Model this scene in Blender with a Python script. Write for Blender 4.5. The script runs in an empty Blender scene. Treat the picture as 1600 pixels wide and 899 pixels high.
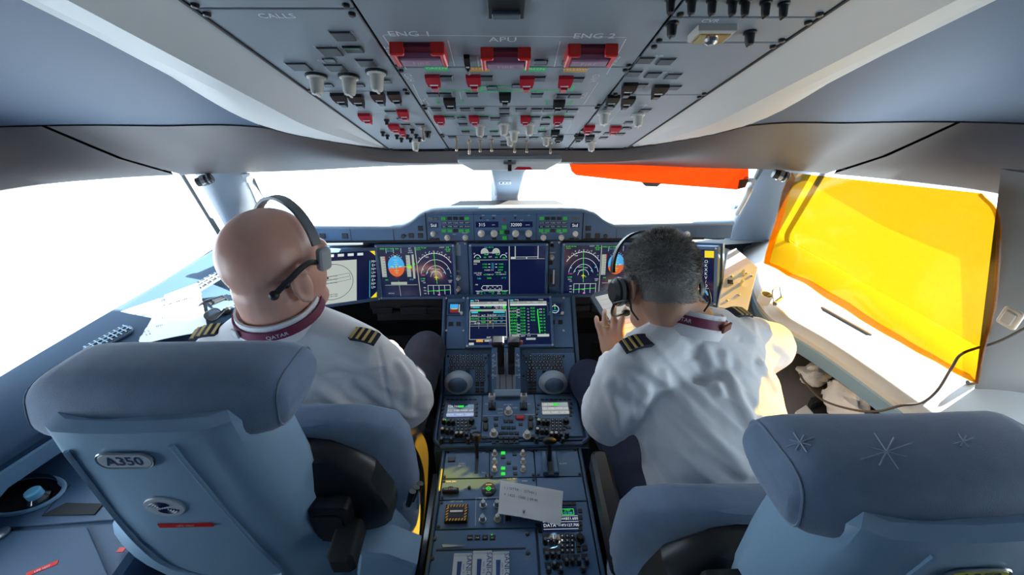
import bpy, bmesh, math, random
from mathutils import Vector, Matrix, noise
random.seed(7)
SC = bpy.context.scene
COL = SC.collection

# ------------------------------------------------------------------ camera
W, H, F = 1600, 899, 667.0
PITCH, YAW = math.radians(31.0), math.radians(1.25)
CAM = Vector((-0.02, 0.0, 1.75))
cam_d = bpy.data.cameras.new('camera')
cam_d.sensor_width = 36.0
cam_d.lens = F / W * 36.0
cam_d.clip_start = 0.02
cam = bpy.data.objects.new('camera', cam_d)
cam.location = CAM
cam.rotation_euler = (math.pi / 2 - PITCH, 0, -YAW)
COL.objects.link(cam)
SC.camera = cam

# ------------------------------------------------------------------ sky, sun, exposure
world = bpy.data.worlds.new('sky')
SC.world = world
world.use_nodes = True
wn = world.node_tree.nodes
bgn = wn['Background']
bgn.inputs[0].default_value = (0.72, 0.86, 1.0, 1)
bgn.inputs[1].default_value = 7.0
sun_d = bpy.data.lights.new('sun', 'SUN')
sun_d.energy = 85.0
sun_d.angle = math.radians(0.6)
sun_d.color = (1.0, 0.93, 0.80)
sun = bpy.data.objects.new('sun', sun_d)
SUNV = Vector((0.83, 0.375, 0.37)).normalized()
sun.rotation_euler = SUNV.to_track_quat('Z', 'Y').to_euler()
sun.location = (6, 2, 4)
COL.objects.link(sun)
SC.view_settings.view_transform = 'Standard'
SC.view_settings.look = 'None'
SC.view_settings.gamma = 1.0
SC.view_settings.use_curve_mapping = False
SC.view_settings.exposure = 0.0
SC.cycles.max_bounces = 10
SC.cycles.diffuse_bounces = 6
SC.cycles.transparent_max_bounces = 16
SC.cycles.sample_clamp_indirect = 8.0
SC.cycles.use_denoising = True

# ------------------------------------------------------------------ pixel -> world helpers (photo frame 1600x899)
_R = cam.rotation_euler.to_matrix()
def ray(px, py):
    return _R @ Vector(((px - W / 2) / F, -(py - H / 2) / F, -1.0))
def onY(px, py, Y):
    d = ray(px, py); return CAM + d * ((Y - CAM.y) / d.y)
def onX(px, py, X):
    d = ray(px, py); return CAM + d * ((X - CAM.x) / d.x)
def onZ(px, py, Z):
    d = ray(px, py); return CAM + d * ((Z - CAM.z) / d.z)
def atD(px, py, t):
    return CAM + ray(px, py) * t
class Frame:
    """A flat working surface: origin, u (right), v (up the surface), n (out of it)."""
    def __init__(s, o, u, v):
        s.o = Vector(o); s.u = Vector(u).normalized(); v = Vector(v)
        s.v = (v - s.u * v.dot(s.u)).normalized(); s.n = s.u.cross(s.v)
        s.M = Matrix(((s.u.x, s.v.x, s.n.x, s.o.x), (s.u.y, s.v.y, s.n.y, s.o.y), (s.u.z, s.v.z, s.n.z, s.o.z), (0, 0, 0, 1)))
    def pp(s, px, py, h=0.0):
        d = ray(px, py); o = s.o + s.n * h
        p = CAM + d * ((o - CAM).dot(s.n) / d.dot(s.n))
        q = p - s.o
        return q.dot(s.u), q.dot(s.v)
    def w(s, px, py, wpx):
        d = ray(px, py); t = (s.o - CAM).dot(s.n) / d.dot(s.n)
        return wpx * t / F
    def at(s, u, v, h=0.0, rot=0.0):
        return s.M @ Matrix.Translation((u, v, h)) @ Matrix.Rotation(rot, 4, 'Z')
    def P(s, px, py, h=0.0, rot=0.0):
        u, v = s.pp(px, py, h)
        return s.at(u, v, h, rot)
    def pt(s, u, v, h=0.0):
        return s.o + s.u * u + s.v * v + s.n * h

# ------------------------------------------------------------------ materials
MATS = {}
def mat(name, col, rough=0.5, metal=0.0, spec=0.5, bump=0.0, bscale=200.0, var=0.0, vscale=8.0, coat=0.0, sheen=0.0, emit=None, estr=1.0, stretch=None):
    if name in MATS: return MATS[name]
    m = bpy.data.materials.new(name); m.use_nodes = True
    nt = m.node_tree; b = nt.nodes['Principled BSDF']
    b.inputs['Base Color'].default_value = (*col, 1)
    b.inputs['Roughness'].default_value = rough
    b.inputs['Metallic'].default_value = metal
    b.inputs['Specular IOR Level'].default_value = spec
    b.inputs['Coat Weight'].default_value = coat
    b.inputs['Sheen Weight'].default_value = sheen
    tc = None
    if bump or var:
        tc = nt.nodes.new('ShaderNodeTexCoord'); src = tc.outputs['Object']
        if stretch:
            mp = nt.nodes.new('ShaderNodeMapping'); mp.inputs['Scale'].default_value = stretch
            nt.links.new(src, mp.inputs['Vector']); src = mp.outputs['Vector']
    if bump:
        n = nt.nodes.new('ShaderNodeTexNoise'); n.inputs['Scale'].default_value = bscale; n.inputs['Detail'].default_value = 3
        bp = nt.nodes.new('ShaderNodeBump'); bp.inputs['Strength'].default_value = bump; bp.inputs['Distance'].default_value = 0.002
        nt.links.new(src, n.inputs['Vector'])
        nt.links.new(n.outputs['Fac'], bp.inputs['Height']); nt.links.new(bp.outputs['Normal'], b.inputs['Normal'])
    if var:
        n = nt.nodes.new('ShaderNodeTexNoise'); n.inputs['Scale'].default_value = vscale; n.inputs['Detail'].default_value = 4
        r = nt.nodes.new('ShaderNodeMapRange'); r.inputs['To Min'].default_value = 1 - var; r.inputs['To Max'].default_value = 1 + var
        hs = nt.nodes.new('ShaderNodeHueSaturation'); hs.inputs['Color'].default_value = (*col, 1)
        nt.links.new(src, n.inputs['Vector'])
        nt.links.new(n.outputs['Fac'], r.inputs['Value']); nt.links.new(r.outputs['Result'], hs.inputs['Value'])
        nt.links.new(hs.outputs['Color'], b.inputs['Base Color'])
    if emit:
        b.inputs['Emission Color'].default_value = (*emit, 1); b.inputs['Emission Strength'].default_value = estr
    MATS[name] = m
    return m
def glow(name, col, s=1.0):
    """Something that gives off its own light: a screen segment or a lit key."""
    return mat(name, tuple(c * 0.04 for c in col), 0.4, emit=col, estr=s)
def film(name, col, gloss=0.08, rough=0.1, trans=None, tw=0.25):
    """Coloured see-through film or clear pane."""
    if name in MATS: return MATS[name]
    m = bpy.data.materials.new(name); m.use_nodes = True
    nt = m.node_tree; nt.nodes.clear()
    o = nt.nodes.new('ShaderNodeOutputMaterial')
    t = nt.nodes.new('ShaderNodeBsdfTransparent'); t.inputs[0].default_value = (*col, 1)
    g = nt.nodes.new('ShaderNodeBsdfGlossy'); g.inputs['Roughness'].default_value = rough
    mx = nt.nodes.new('ShaderNodeMixShader'); mx.inputs[0].default_value = gloss
    a = t
    if trans:
        tr = nt.nodes.new('ShaderNodeBsdfTranslucent'); tr.inputs[0].default_value = (*trans, 1)
        m2 = nt.nodes.new('ShaderNodeMixShader'); m2.inputs[0].default_value = tw
        nt.links.new(t.outputs[0], m2.inputs[1]); nt.links.new(tr.outputs[0], m2.inputs[2]); a = m2
    nt.links.new(a.outputs[0], mx.inputs[1]); nt.links.new(g.outputs[0], mx.inputs[2])
    nt.links.new(mx.outputs[0], o.inputs[0])
    MATS[name] = m
    return m

LINER = mat('liner_plastic', (0.066, 0.106, 0.178), 0.55, bump=0.15, bscale=420, var=0.03, vscale=3)
BROW = mat('brow_plastic', (0.122, 0.114, 0.118), 0.5, bump=0.2, bscale=500, var=0.04, vscale=4)
BEAM = mat('fairing_plastic', (0.60, 0.60, 0.585), 0.45, bump=0.1, bscale=400, var=0.03, vscale=5)
PANEL = mat('panel_paint', (0.066, 0.145, 0.275), 0.42, bump=0.1, bscale=900, var=0.06, vscale=9)
PANELD = mat('panel_paint_deep', (0.036, 0.082, 0.160), 0.45, bump=0.1, bscale=900, var=0.06, vscale=9)
OHPM = mat('overhead_paint', (0.235, 0.275, 0.315), 0.42, bump=0.1, bscale=900, var=0.05, vscale=9)
SEAM = mat('seam_black', (0.008, 0.010, 0.014), 0.7)
BLACK = mat('black_plastic', (0.012, 0.013, 0.016), 0.38, bump=0.1, bscale=600)
BLACKM = mat('black_matt', (0.014, 0.015, 0.018), 0.75, var=0.1)
KEYM = mat('key_dark', (0.013, 0.017, 0.024), 0.4, var=0.1)
KEYG = mat('key_grey', (0.10, 0.125, 0.155), 0.4)
WHITEK = mat('knob_cream', (0.66, 0.64, 0.58), 0.35, var=0.05)
LEGEND = mat('legend_white', (0.75, 0.78, 0.82), 0.6)
RED = mat('guard_red', (0.50, 0.012, 0.03), 0.35, var=0.1)
REDB = mat('handle_red', (0.72, 0.02, 0.015), 0.3)
GREENP = mat('legend_green', (0.03, 0.62, 0.18), 0.5)
AMBERP = mat('legend_amber', (0.75, 0.38, 0.05), 0.5)
STEEL = mat('steel', (0.55, 0.57, 0.60), 0.28, metal=1.0)
BRASS = mat('toggle_metal', (0.62, 0.50, 0.38), 0.3, metal=1.0)
TRIM = mat('trim_grey', (0.30, 0.34, 0.39), 0.45, bump=0.12, bscale=500, var=0.04, vscale=6)
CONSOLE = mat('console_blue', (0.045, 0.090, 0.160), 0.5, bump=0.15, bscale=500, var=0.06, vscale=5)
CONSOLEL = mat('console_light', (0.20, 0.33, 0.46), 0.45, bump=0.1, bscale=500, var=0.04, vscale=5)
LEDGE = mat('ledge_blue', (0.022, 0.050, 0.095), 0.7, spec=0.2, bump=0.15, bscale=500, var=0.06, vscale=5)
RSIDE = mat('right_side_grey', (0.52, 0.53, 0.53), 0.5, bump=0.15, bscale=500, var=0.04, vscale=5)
CARPET = mat('carpet_dark', (0.012, 0.014, 0.018), 0.95, bump=0.8, bscale=900, var=0.4, vscale=150)
PAPER = mat('paper', (0.62, 0.64, 0.67), 0.7, var=0.03, vscale=14)
INK = mat('ink', (0.05, 0.06, 0.12), 0.7)
SCREEN = mat('screen_dark', (0.004, 0.006, 0.022), 0.12, emit=(0.003, 0.006, 0.035), estr=1.0)
S_GREEN = glow('screen_green', (0.03, 0.85, 0.05), 0.9)
S_WHITE = glow('screen_white', (0.75, 0.85, 0.85), 0.8)
S_CYAN = glow('screen_cyan', (0.05, 0.65, 0.75), 0.8)
S_GREY = glow('screen_grey', (0.42, 0.48, 0.42), 0.8)
S_BLUE = glow('screen_sky', (0.05, 0.42, 0.85), 0.9)
S_BROWN = glow('screen_earth', (0.72, 0.13, 0.02), 0.9)
S_YEL = glow('screen_yellow', (0.95, 0.75, 0.02), 0.9)
S_MAG = glow('screen_magenta', (0.8, 0.2, 0.6), 0.8)
S_AMB = glow('screen_amber', (0.85, 0.42, 0.08), 0.8)
S_PAGE = glow('screen_page', (0.50, 0.56, 0.52), 0.9)
S_LBL = glow('screen_lilac', (0.28, 0.35, 0.62), 0.9)

# ------------------------------------------------------------------ mesh helpers
class MB:
    def __init__(s): s.v = []; s.f = []; s.m = []
    def add(s, vs, fs, M=None, mi=0):
        b = len(s.v)
        s.v += [tuple(M @ Vector(p)) for p in vs] if M is not None else [tuple(p) for p in vs]
        s.f += [tuple(b + i for i in f) for f in fs]; s.m += [mi] * len(fs)
        return s
    def addm(s, other, M=None, mi=None):
        b = len(s.v)
        s.v += [tuple(M @ Vector(p)) for p in other.v] if M is not None else list(other.v)
        s.f += [tuple(b + i for i in f) for f in other.f]
        s.m += list(other.m) if mi is None else [mi] * len(other.f)
        return s
    def mesh(s, name, smooth=True, ang=35):
        me = bpy.data.meshes.new(name)
        me.from_pydata(s.v, [], s.f)
        me.polygons.foreach_set('material_index', s.m)
        if smooth:
            me.polygons.foreach_set('use_smooth', [True] * len(s.f))
            me.update()
            me.set_sharp_from_angle(angle=math.radians(ang))
        me.update()
        return me

def _box(w, h, d, b=0.0):
    m = MB(); x, y = w / 2, h / 2
    if b <= 0:
        vs = [(-x, -y, 0), (x, -y, 0), (x, y, 0), (-x, y, 0), (-x, -y, d), (x, -y, d), (x, y, d), (-x, y, d)]
        return m.add(vs, [(3, 2, 1, 0), (4, 5, 6, 7), (0, 1, 5, 4), (1, 2, 6, 5), (2, 3, 7, 6), (3, 0, 4, 7)])
    vs = [(-x, -y, 0), (x, -y, 0), (x, y, 0), (-x, y, 0), (-x, -y, d - b), (x, -y, d - b), (x, y, d - b), (-x, y, d - b),
          (-x + b, -y + b, d), (x - b, -y + b, d), (x - b, y - b, d), (-x + b, y - b, d)]
    fs = [(3, 2, 1, 0), (8, 9, 10, 11)]
    for k in (0, 4):
        for i in range(4):
            j = (i + 1) % 4
            fs.append((k + i, k + j, k + 4 + j, k + 4 + i))
    return m.add(vs, fs)
def _lathe(prof, seg=16, cap=True):
    m = MB(); vs = []; fs = []; n = len(prof)
    for r, z in prof:
        for k in range(seg):
            a = 2 * math.pi * k / seg
            vs.append((r * math.cos(a), r * math.sin(a), z))
    for i in range(n - 1):
        for k in range(seg):
            k2 = (k + 1) % seg
            fs.append((i * seg + k, i * seg + k2, (i + 1) * seg + k2, (i + 1) * seg + k))
    if cap:
        fs.append(tuple(range(seg - 1, -1, -1))); fs.append(tuple((n - 1) * seg + k for k in range(seg)))
    return m.add(vs, fs)
def _prism(poly, d, b=0.0, z0=0.0):
    """poly counter-clockwise, extruded in +Z by d with an optional chamfer b on top."""
    m = MB(); n = len(poly); vs = [(x, y, z0) for x, y in poly]
    vs += [(x, y, z0 + d - b) for x, y in poly]; fs = [tuple(range(n - 1, -1, -1))]
    for i in range(n): fs.append((i, (i + 1) % n, n + (i + 1) % n, n + i))
    if b > 0:
        ins = []
        for i in range(n):
            p0, p1, p2 = Vector(poly[i - 1]), Vector(poly[i]), Vector(poly[(i + 1) % n])
            d1 = (p1 - p0).normalized(); d2 = (p2 - p1).normalized()
            n1 = Vector((-d1.y, d1.x)); n2 = Vector((-d2.y, d2.x)); k = n1 + n2
            k = k / max(k.dot(n1), 0.3); ins.append(p1 + k * b)
        vs += [(p.x, p.y, z0 + d) for p in ins]
        for i in range(n): fs.append((n + i, n + (i + 1) % n, 2 * n + (i + 1) % n, 2 * n + i))
        fs.append(tuple(range(2 * n, 3 * n)))
    else: fs.append(tuple(range(n, 2 * n)))
    return m.add(vs, fs)
def rrect(w, h, r, k=4):
    out = []
    for cx, cy, a0 in ((w / 2 - r, h / 2 - r, 0), (-w / 2 + r, h / 2 - r, 90), (-w / 2 + r, -h / 2 + r, 180), (w / 2 - r, -h / 2 + r, 270)):
        for i in range(k + 1):
            a = math.radians(a0 + 90 * i / k); out.append((cx + r * math.cos(a), cy + r * math.sin(a)))
    return out
def _tube(pts, rad, seg=8, closed=False, caps=True):
    pts = [Vector(p) for p in pts]; n = len(pts); m = MB(); vs = []; fs = []
    rad = rad if isinstance(rad, (list, tuple)) else [rad] * n
    prev = None
    for i, p in enumerate(pts):
        t = (pts[(i + 1) % n] - pts[i - 1]) if closed else (pts[min(i + 1, n - 1)] - pts[max(i - 1, 0)])
        t.normalize()
        if prev is None:
            a = Vector((0, 0, 1)) if abs(t.z) < 0.9 else Vector((1, 0, 0)); x = t.cross(a).normalized()
        else: x = (prev - t * prev.dot(t)).normalized()
        prev = x; y = t.cross(x)
        for k in range(seg):
            a = 2 * math.pi * k / seg; vs.append(p + (x * math.cos(a) + y * math.sin(a)) * rad[i])
    for i in range(n if closed else n - 1):
        for k in range(seg):
            k2 = (k + 1) % seg; j = (i + 1) % n
            fs.append((i * seg + k, i * seg + k2, j * seg + k2, j * seg + k))
    if caps and not closed:
        fs.append(tuple(range(seg - 1, -1, -1))); fs.append(tuple((n - 1) * seg + k for k in range(seg)))
    return m.add(vs, fs)
def _loft(rings, cap=True, closed=True):
    m = MB(); n = len(rings[0]); vs = [p for r in rings for p in r]; fs = []
    for i in range(len(rings) - 1):
        for k in range(n if closed else n - 1):
            k2 = (k + 1) % n
            fs.append((i * n + k, i * n + k2, (i + 1) * n + k2, (i + 1) * n + k))
    if cap and closed:
        fs.append(tuple(range(n - 1, -1, -1))); fs.append(tuple((len(rings) - 1) * n + k for k in range(n)))
    return m.add(vs, fs)
def _ell(rx, ry, rz, c=(0, 0, 0), nu=20, nv=12):
    m = MB(); vs = [(c[0], c[1], c[2] - rz)]; fs = []
    for j in range(1, nv):
        b = -math.pi / 2 + math.pi * j / nv
        for i in range(nu):
            a = 2 * math.pi * i / nu
            vs.append((c[0] + rx * math.cos(b) * math.cos(a), c[1] + ry * math.cos(b) * math.sin(a), c[2] + rz * math.sin(b)))
    vs.append((c[0], c[1], c[2] + rz)); t = len(vs) - 1
    for i in range(nu): fs.append((0, 1 + (i + 1) % nu, 1 + i))
    for j in range(nv - 2):
        for i in range(nu):
            i2 = (i + 1) % nu
            fs.append((1 + j * nu + i, 1 + j * nu + i2, 1 + (j + 1) * nu + i2, 1 + (j + 1) * nu + i))
    for i in range(nu): fs.append((t, 1 + (nv - 2) * nu + i, 1 + (nv - 2) * nu + (i + 1) % nu))
    return m.add(vs, fs)
def smooth_pts(pts, n=8, closed=False):
    pts = [Vector(p) for p in pts]; out = []; m = len(pts)
    rng = range(m if closed else m - 1)
    for i in rng:
        p0 = pts[(i - 1) % m] if closed or i > 0 else pts[0] * 2 - pts[1]
        p1 = pts[i]; p2 = pts[(i + 1) % m]
        p3 = pts[(i + 2) % m] if closed or i + 2 < m else p2 * 2 - p1
        for k in range(n):
            t = k / n
            out.append(0.5 * ((2 * p1) + (p2 - p0) * t + (2 * p0 - 5 * p1 + 4 * p2 - p3) * t * t + (3 * p1 - p0 - 3 * p2 + p3) * t ** 3))
    if not closed: out.append(pts[-1])
    return out
CACHE = {}
def cached(key, fn, ang=35):
    if key not in CACHE: CACHE[key] = fn().mesh('_'.join(str(k) for k in key)[:40], True, ang)
    return CACHE[key]
def R4(x): return round(x, 4)
def boxm(w, h, d, b=0.0): return cached(('box', R4(w), R4(h), R4(d), R4(b)), lambda: _box(R4(w), R4(h), R4(d), R4(b)), 20)
def rboxm(w, h, d, r, b=0.0, k=3): return cached(('rbox', R4(w), R4(h), R4(d), R4(r), R4(b)), lambda: _prism(rrect(R4(w), R4(h), R4(r), k), R4(d), R4(b)))
def lathem(prof, seg=16): return cached(('lathe', seg) + tuple((R4(a), R4(b)) for a, b in prof), lambda: _lathe(prof, seg))
def text_mb(s, size=0.01, align='CENTER', mi=0, bold=0.0):
    key = ('text', s, align, bold)
    if key not in CACHE:
        cu = bpy.data.curves.new('lettering', 'FONT'); cu.body = s; cu.size = 1.0
        cu.align_x = align; cu.align_y = 'CENTER'; cu.resolution_u = 2; cu.offset = bold
        o = bpy.data.objects.new('lettering', cu); COL.objects.link(o)
        dg = bpy.context.evaluated_depsgraph_get(); dg.update()
        me = o.evaluated_get(dg).to_mesh()
        CACHE[key] = ([tuple(v.co) for v in me.vertices], [tuple(p.vertices) for p in me.polygons])
        bpy.data.objects.remove(o); bpy.data.curves.remove(cu)
    vs, fs = CACHE[key]
    return MB().add([(x * size, y * size, z * size) for x, y, z in vs], fs, None, mi)

# ------------------------------------------------------------------ object helpers
WM = {}
def _set(o, parent, M):
    M = M.copy() if M is not None else Matrix()
    if parent is not None:
        o.parent = parent; o.matrix_basis = WM[parent.name].inverted() @ M
    else: o.matrix_basis = M
    WM[o.name] = M
def obj(name, me, m=None, parent=None, M=None, kind=None, label=None):
    """One mesh object; me may be an MB or shared mesh data."""
    if isinstance(me, MB): me = me.mesh(name)
    o = bpy.data.objects.new(name, me); COL.objects.link(o)
    if m is not None:
        ms = m if isinstance(m, (list, tuple)) else [m]
        if len(me.materials) == 0:
            for x in ms: me.materials.append(x)
        elif [x for x in me.materials] != list(ms):
            for i, x in enumerate(ms):
                if i < len(o.material_slots):
                    o.material_slots[i].link = 'OBJECT'; o.material_slots[i].material = x
    _set(o, parent, M)
    if kind: o['kind'] = kind
    if label: o['label'] = label
    return o
def tag(o, label, cat=None, group=None, kind=None):
    o['label'] = label
    if cat: o['category'] = cat
    if group: o['group'] = group
    if kind: o['kind'] = kind
    return o
def thing(name, label, cat, M=None, group=None):
    o = bpy.data.objects.new(name, None); COL.objects.link(o)
    o.empty_display_size = 0.05
    if M is not None and not isinstance(M, Matrix): M = Matrix.Translation(M)
    _set(o, None, M)
    return tag(o, label, cat, group)
def struct(name, me, m, label=None, parent=None, M=None):
    o = obj(name, me, m, parent, M)
    if parent is None: o['kind'] = 'structure'
    if label: o['label'] = label
    return o
T = Matrix.Translation
def Rot(deg, ax): return Matrix.Rotation(math.radians(deg), 4, ax)
def basis(o, x, y):
    """Matrix with origin o, x axis x, y axis about y."""
    return Frame(o, x, y).M
# ================================================================== the setting
def plate(x0, x1, y0, y1, z0, z1):
    return MB().addm(_box(x1 - x0, y1 - y0, z1 - z0), T(((x0 + x1) / 2, (y0 + y1) / 2, z0)))
struct('floor', plate(-1.5, 1.5, -1.3, 2.4, -0.04, 0.0), CARPET, 'dark speckled carpet floor of the flight deck')
struct('wall_rear', plate(-1.5, 1.5, -1.34, -1.3, 0, 2.2), LINER, 'plain grey rear bulkhead behind the seats')
struct('wall_front', plate(-1.5, 1.5, 2.3, 2.34, 0, .80), BLACKM, 'dark forward bulkhead behind the instrument panel')

def lerp(a, b, t): return a + (b - a) * t
# window head (brow lower edge) and ceiling edge (brow upper edge), right half, swept from the centre line to the rear
Lr = [(0, 1.47, 1.362), (.39, 1.465, 1.358), (.67, 1.44, 1.352), (.93, 1.375, 1.362), (1.13, 1.235, 1.39), (1.25, 1.045, 1.416), (1.315, .7, 1.43), (1.345, .2, 1.44), (1.36, -1.3, 1.44)]
Ur = [(0, 1.41, 1.422), (.39, 1.41, 1.422), (.66, 1.21, 1.528), (.92, 1.195, 1.536), (1.12, 1.155, 1.545), (1.25, 1.03, 1.56), (1.32, .68, 1.60), (1.345, .2, 1.65), (1.36, -1.3, 1.68)]
LrS = smooth_pts(Lr, 8); UrS = smooth_pts(Ur, 8)
def mir(p, s): return Vector((p[0] * s, p[1], p[2]))
def curve_at(pts, s):
    s = max(0, min(len(pts) - 1.0001, s)); i = int(s); return pts[i].lerp(pts[i + 1], s - i)
def Lpt(s, sd):
    p = mir(curve_at(LrS, s), sd)
    if sd > 0: p.z -= .024 * max(0, min(1, (p.x - .9) / .3))
    return p
def outward(l): return Vector((l.x, max(0.0, l.y - .75) * 1.8, 0)).normalized()
def brow_strip(side_ranges):
    """side_ranges: list of (side, sU, sL) columns swept along the brow."""
    m = MB(); rings = []
    for sd, su, sl in side_ranges:
        u = mir(curve_at(UrS, su), sd); l = Lpt(sl, sd)
        up = Vector((0, 0, 1)); out = outward(l)
        belly = u.lerp(l, 0.5) - out * 0.018 - up * 0.012
        l2 = l + out * 0.010 - up * 0.004; l3 = l + out * 0.05 + up * 0.006
        u2 = u + out * 0.05 + up * 0.02
        rings.append([u2, u, u.lerp(belly, .5) - out * 0.005, belly, belly.lerp(l, .5) - out * .004, l, l2, l3])
    return _loft(rings, cap=False, closed=False)
SU, SL = 33.5, 27.0          # where the brow is split by its slanted seam
cols = []
N = 44
for i in range(-N, N + 1):
    t = abs(i) / N; cols.append((-1 if i < 0 else 1, t * SU, t * SL))
b = brow_strip(cols)
struct('trim_1', b, BROW, 'grey moulded brow panel running across the windshield heads')
for k, sd in ((2, -1), (3, 1)):
    cs = []
    for i in range(37):
        t = i / 36; cs.append((sd, lerp(SU + .5, 64, t), lerp(SL + .5, 64, t)))
    if sd < 0: cs.reverse()
    struct('trim_%d' % k, brow_strip(cs), BROW, 'grey moulded brow panel over the %s side windows' % ('captain' if sd < 0 else 'first officer'))
# dark backing seen through the seams
m = MB()
for sd in (-1, 1):
    rg = []
    for i in range(0, 65):
        u = mir(curve_at(UrS, i), sd); l = Lpt(i, sd); out = outward(l)
        rg.append([u + out * .012 + Vector((0, 0, .004)), u.lerp(l, .5) + out * .008, l + out * .03 + Vector((0, 0, .012))])
    if sd < 0: rg.reverse()
    m.addm(_loft(rg, cap=False, closed=False))
struct('trim_4', m, SEAM, 'dark gap behind the brow panel joints')
# outer skin above the windows, closing the roof
m = MB(); rim = []
for sd in (-1, 1):
    rg = []
    for i in range(0, 65):
        u = mir(curve_at(UrS, i), sd); l = Lpt(i, sd); out = outward(l)
        b0 = l + out * .05 + Vector((0, 0, .006)); b1 = l + out * .16; b1.z = 1.62; b2 = b1.copy(); b2.z = 2.25
        rg.append([b0, b1, b2, Vector((0, min(b2.y, 1.2), 2.3))])
    if sd < 0: rg.reverse()
    m.addm(_loft(rg, cap=False, closed=False))
struct('wall_roof_skin', m, BLACKM, 'outer skin over the ceiling')

# ceiling liners
Cm = [(.39, .8, 1.80), (.66, .8, 1.80), (.9, .78, 1.80), (1.08, .74, 1.80), (1.20, .66, 1.81), (1.25, .45, 1.84), (1.27, .1, 1.87), (1.28, -1.3, 1.88)]
Ct = [(.39, .4, 2.06), (.66, .4, 2.06), (.8, .4, 2.06), (.92, .38, 2.05), (1.0, .3, 2.05), (1.03, .2, 2.05), (1.04, 0, 2.06), (1.04, -1.3, 2.06)]
Cc = [(0, .4, 2.10), (0, .4, 2.10), (0, .4, 2.10), (0, .38, 2.10), (0, .3, 2.10), (0, .2, 2.10), (0, 0, 2.10), (0, -1.3, 2.10)]
m = MB()
for sd in (-1, 1):
    A, B, C_, D = [smooth_pts([mir(p, sd) for p in c], 6) for c in (Ur[1:], Cm, Ct, Cc)]
    rings = []
    for a, b_, c, d in zip(A, B, C_, D):
        a = a + Vector((0, 0, 0.004))
        rings.append(smooth_pts([a, b_, c, d], 5))
    if sd > 0: rings.reverse()
    m.addm(_loft(rings, cap=False, closed=False))
struct('ceiling', m, LINER, 'smooth blue grey ceiling liner sloping down to the brow')
# the rounded liner panel that starts at the first officer's rear quarter
p = smooth_pts([(1.335, .93, 1.555), (1.29, .905, 1.60), (1.24, .83, 1.68), (1.21, .70, 1.77), (1.17, .50, 1.83)], 6)
struct('trim_5', _tube(p, .007, 6), SEAM, 'curved dark joint in the ceiling liner above the first officer')

# long fairings beside the overhead panel
OH_S, OH_C = math.sin(math.radians(23.5)), math.cos(math.radians(23.5))
def oh_z(Y): return 1.43 + (1.406 - Y) * OH_S / OH_C
def beam(sd):
    rings = []
    for i in range(41):
        t = i / 40; Y = lerp(-.25, 1.41, t ** 0.8)
        g = 1.0 if Y < 1.12 else max(0.0, 1 - ((Y - 1.12) / .29) ** 2) ** .5
        g2 = 1.0 if Y < 1.0 else max(0.0, 1 - ((Y - 1.0) / .41) ** 1.6)
        zo = oh_z(Y); zl = max(2.31 - .65 * Y, zo + .004) + .03
        if Y < .4: zl = 2.08
        e = .386; r = e + .092 * g2 + .004; o = e + .34 * g + .006
        zr = zo - .022 * g2 - .004
        prof = [(e, zo + .04), (e, zo - .002), (lerp(e, r, .5), lerp(zo, zr, .5) + .002), (r - .008, zr + .001), (r + .006, zr + .003)]
        for q in (.12, .3, .5, .7, .85, 1.0):
            prof.append((lerp(r + .006, o, q), lerp(zr + .003, zl, q ** 1.9)))
        rings.append([Vector((x * sd, Y, z)) for x, z in prof])
    if sd > 0: rings.reverse()
    mm = _loft(rings, cap=False, closed=False)
    return mm.mesh('fairing', True, 9)
struct('trim_6', beam(-1), BEAM, 'long pale fairing along the captain side of the overhead panel')
struct('trim_7', beam(1), BEAM, 'long pale fairing along the first officer side of the overhead panel')
# dark seals: along the overhead panel and where each fairing meets the brow
from mathutils.bvhtree import BVHTree
def _tree(me): return BVHTree.FromPolygons([v.co.copy() for v in me.vertices], [tuple(p.vertices) for p in me.polygons])
tb_brow = _tree(bpy.data.objects['trim_1'].data); tb_ceil = _tree(bpy.data.objects['ceiling'].data)
for k, sd, nm in ((8, -1, 'trim_6'), (9, 1, 'trim_7')):
    tb = _tree(bpy.data.objects[nm].data); m = MB(); pts = []
    for i in range(30):
        x = lerp(405, 603, i / 29); x = x if sd < 0 else 1578 - x; hit = None
        for j in range(140):
            d = ray(x, 245 - j * .5).normalized(); hb = tb.ray_cast(CAM, d); ho = tb_brow.ray_cast(CAM, d); hc_ = tb_ceil.ray_cast(CAM, d)
            if hb[0] is not None and (ho[0] is None or hb[3] < ho[3]) and (hc_[0] is None or hb[3] < hc_[3]): hit = hb[0]; break
        if hit is not None: pts.append(hit)
    if len(pts) > 3: m.addm(_tube(pts, .0028, 6))
    m.addm(_tube([(sd * .3815, Y, oh_z(Y) - .003) for Y in (-.2, .4, .9, 1.405)], .0035, 6))
    struct('trim_%d' % k, m, SEAM, 'black edge seal along the %s fairing' % ('captain' if sd < 0 else 'first officer'))

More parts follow.
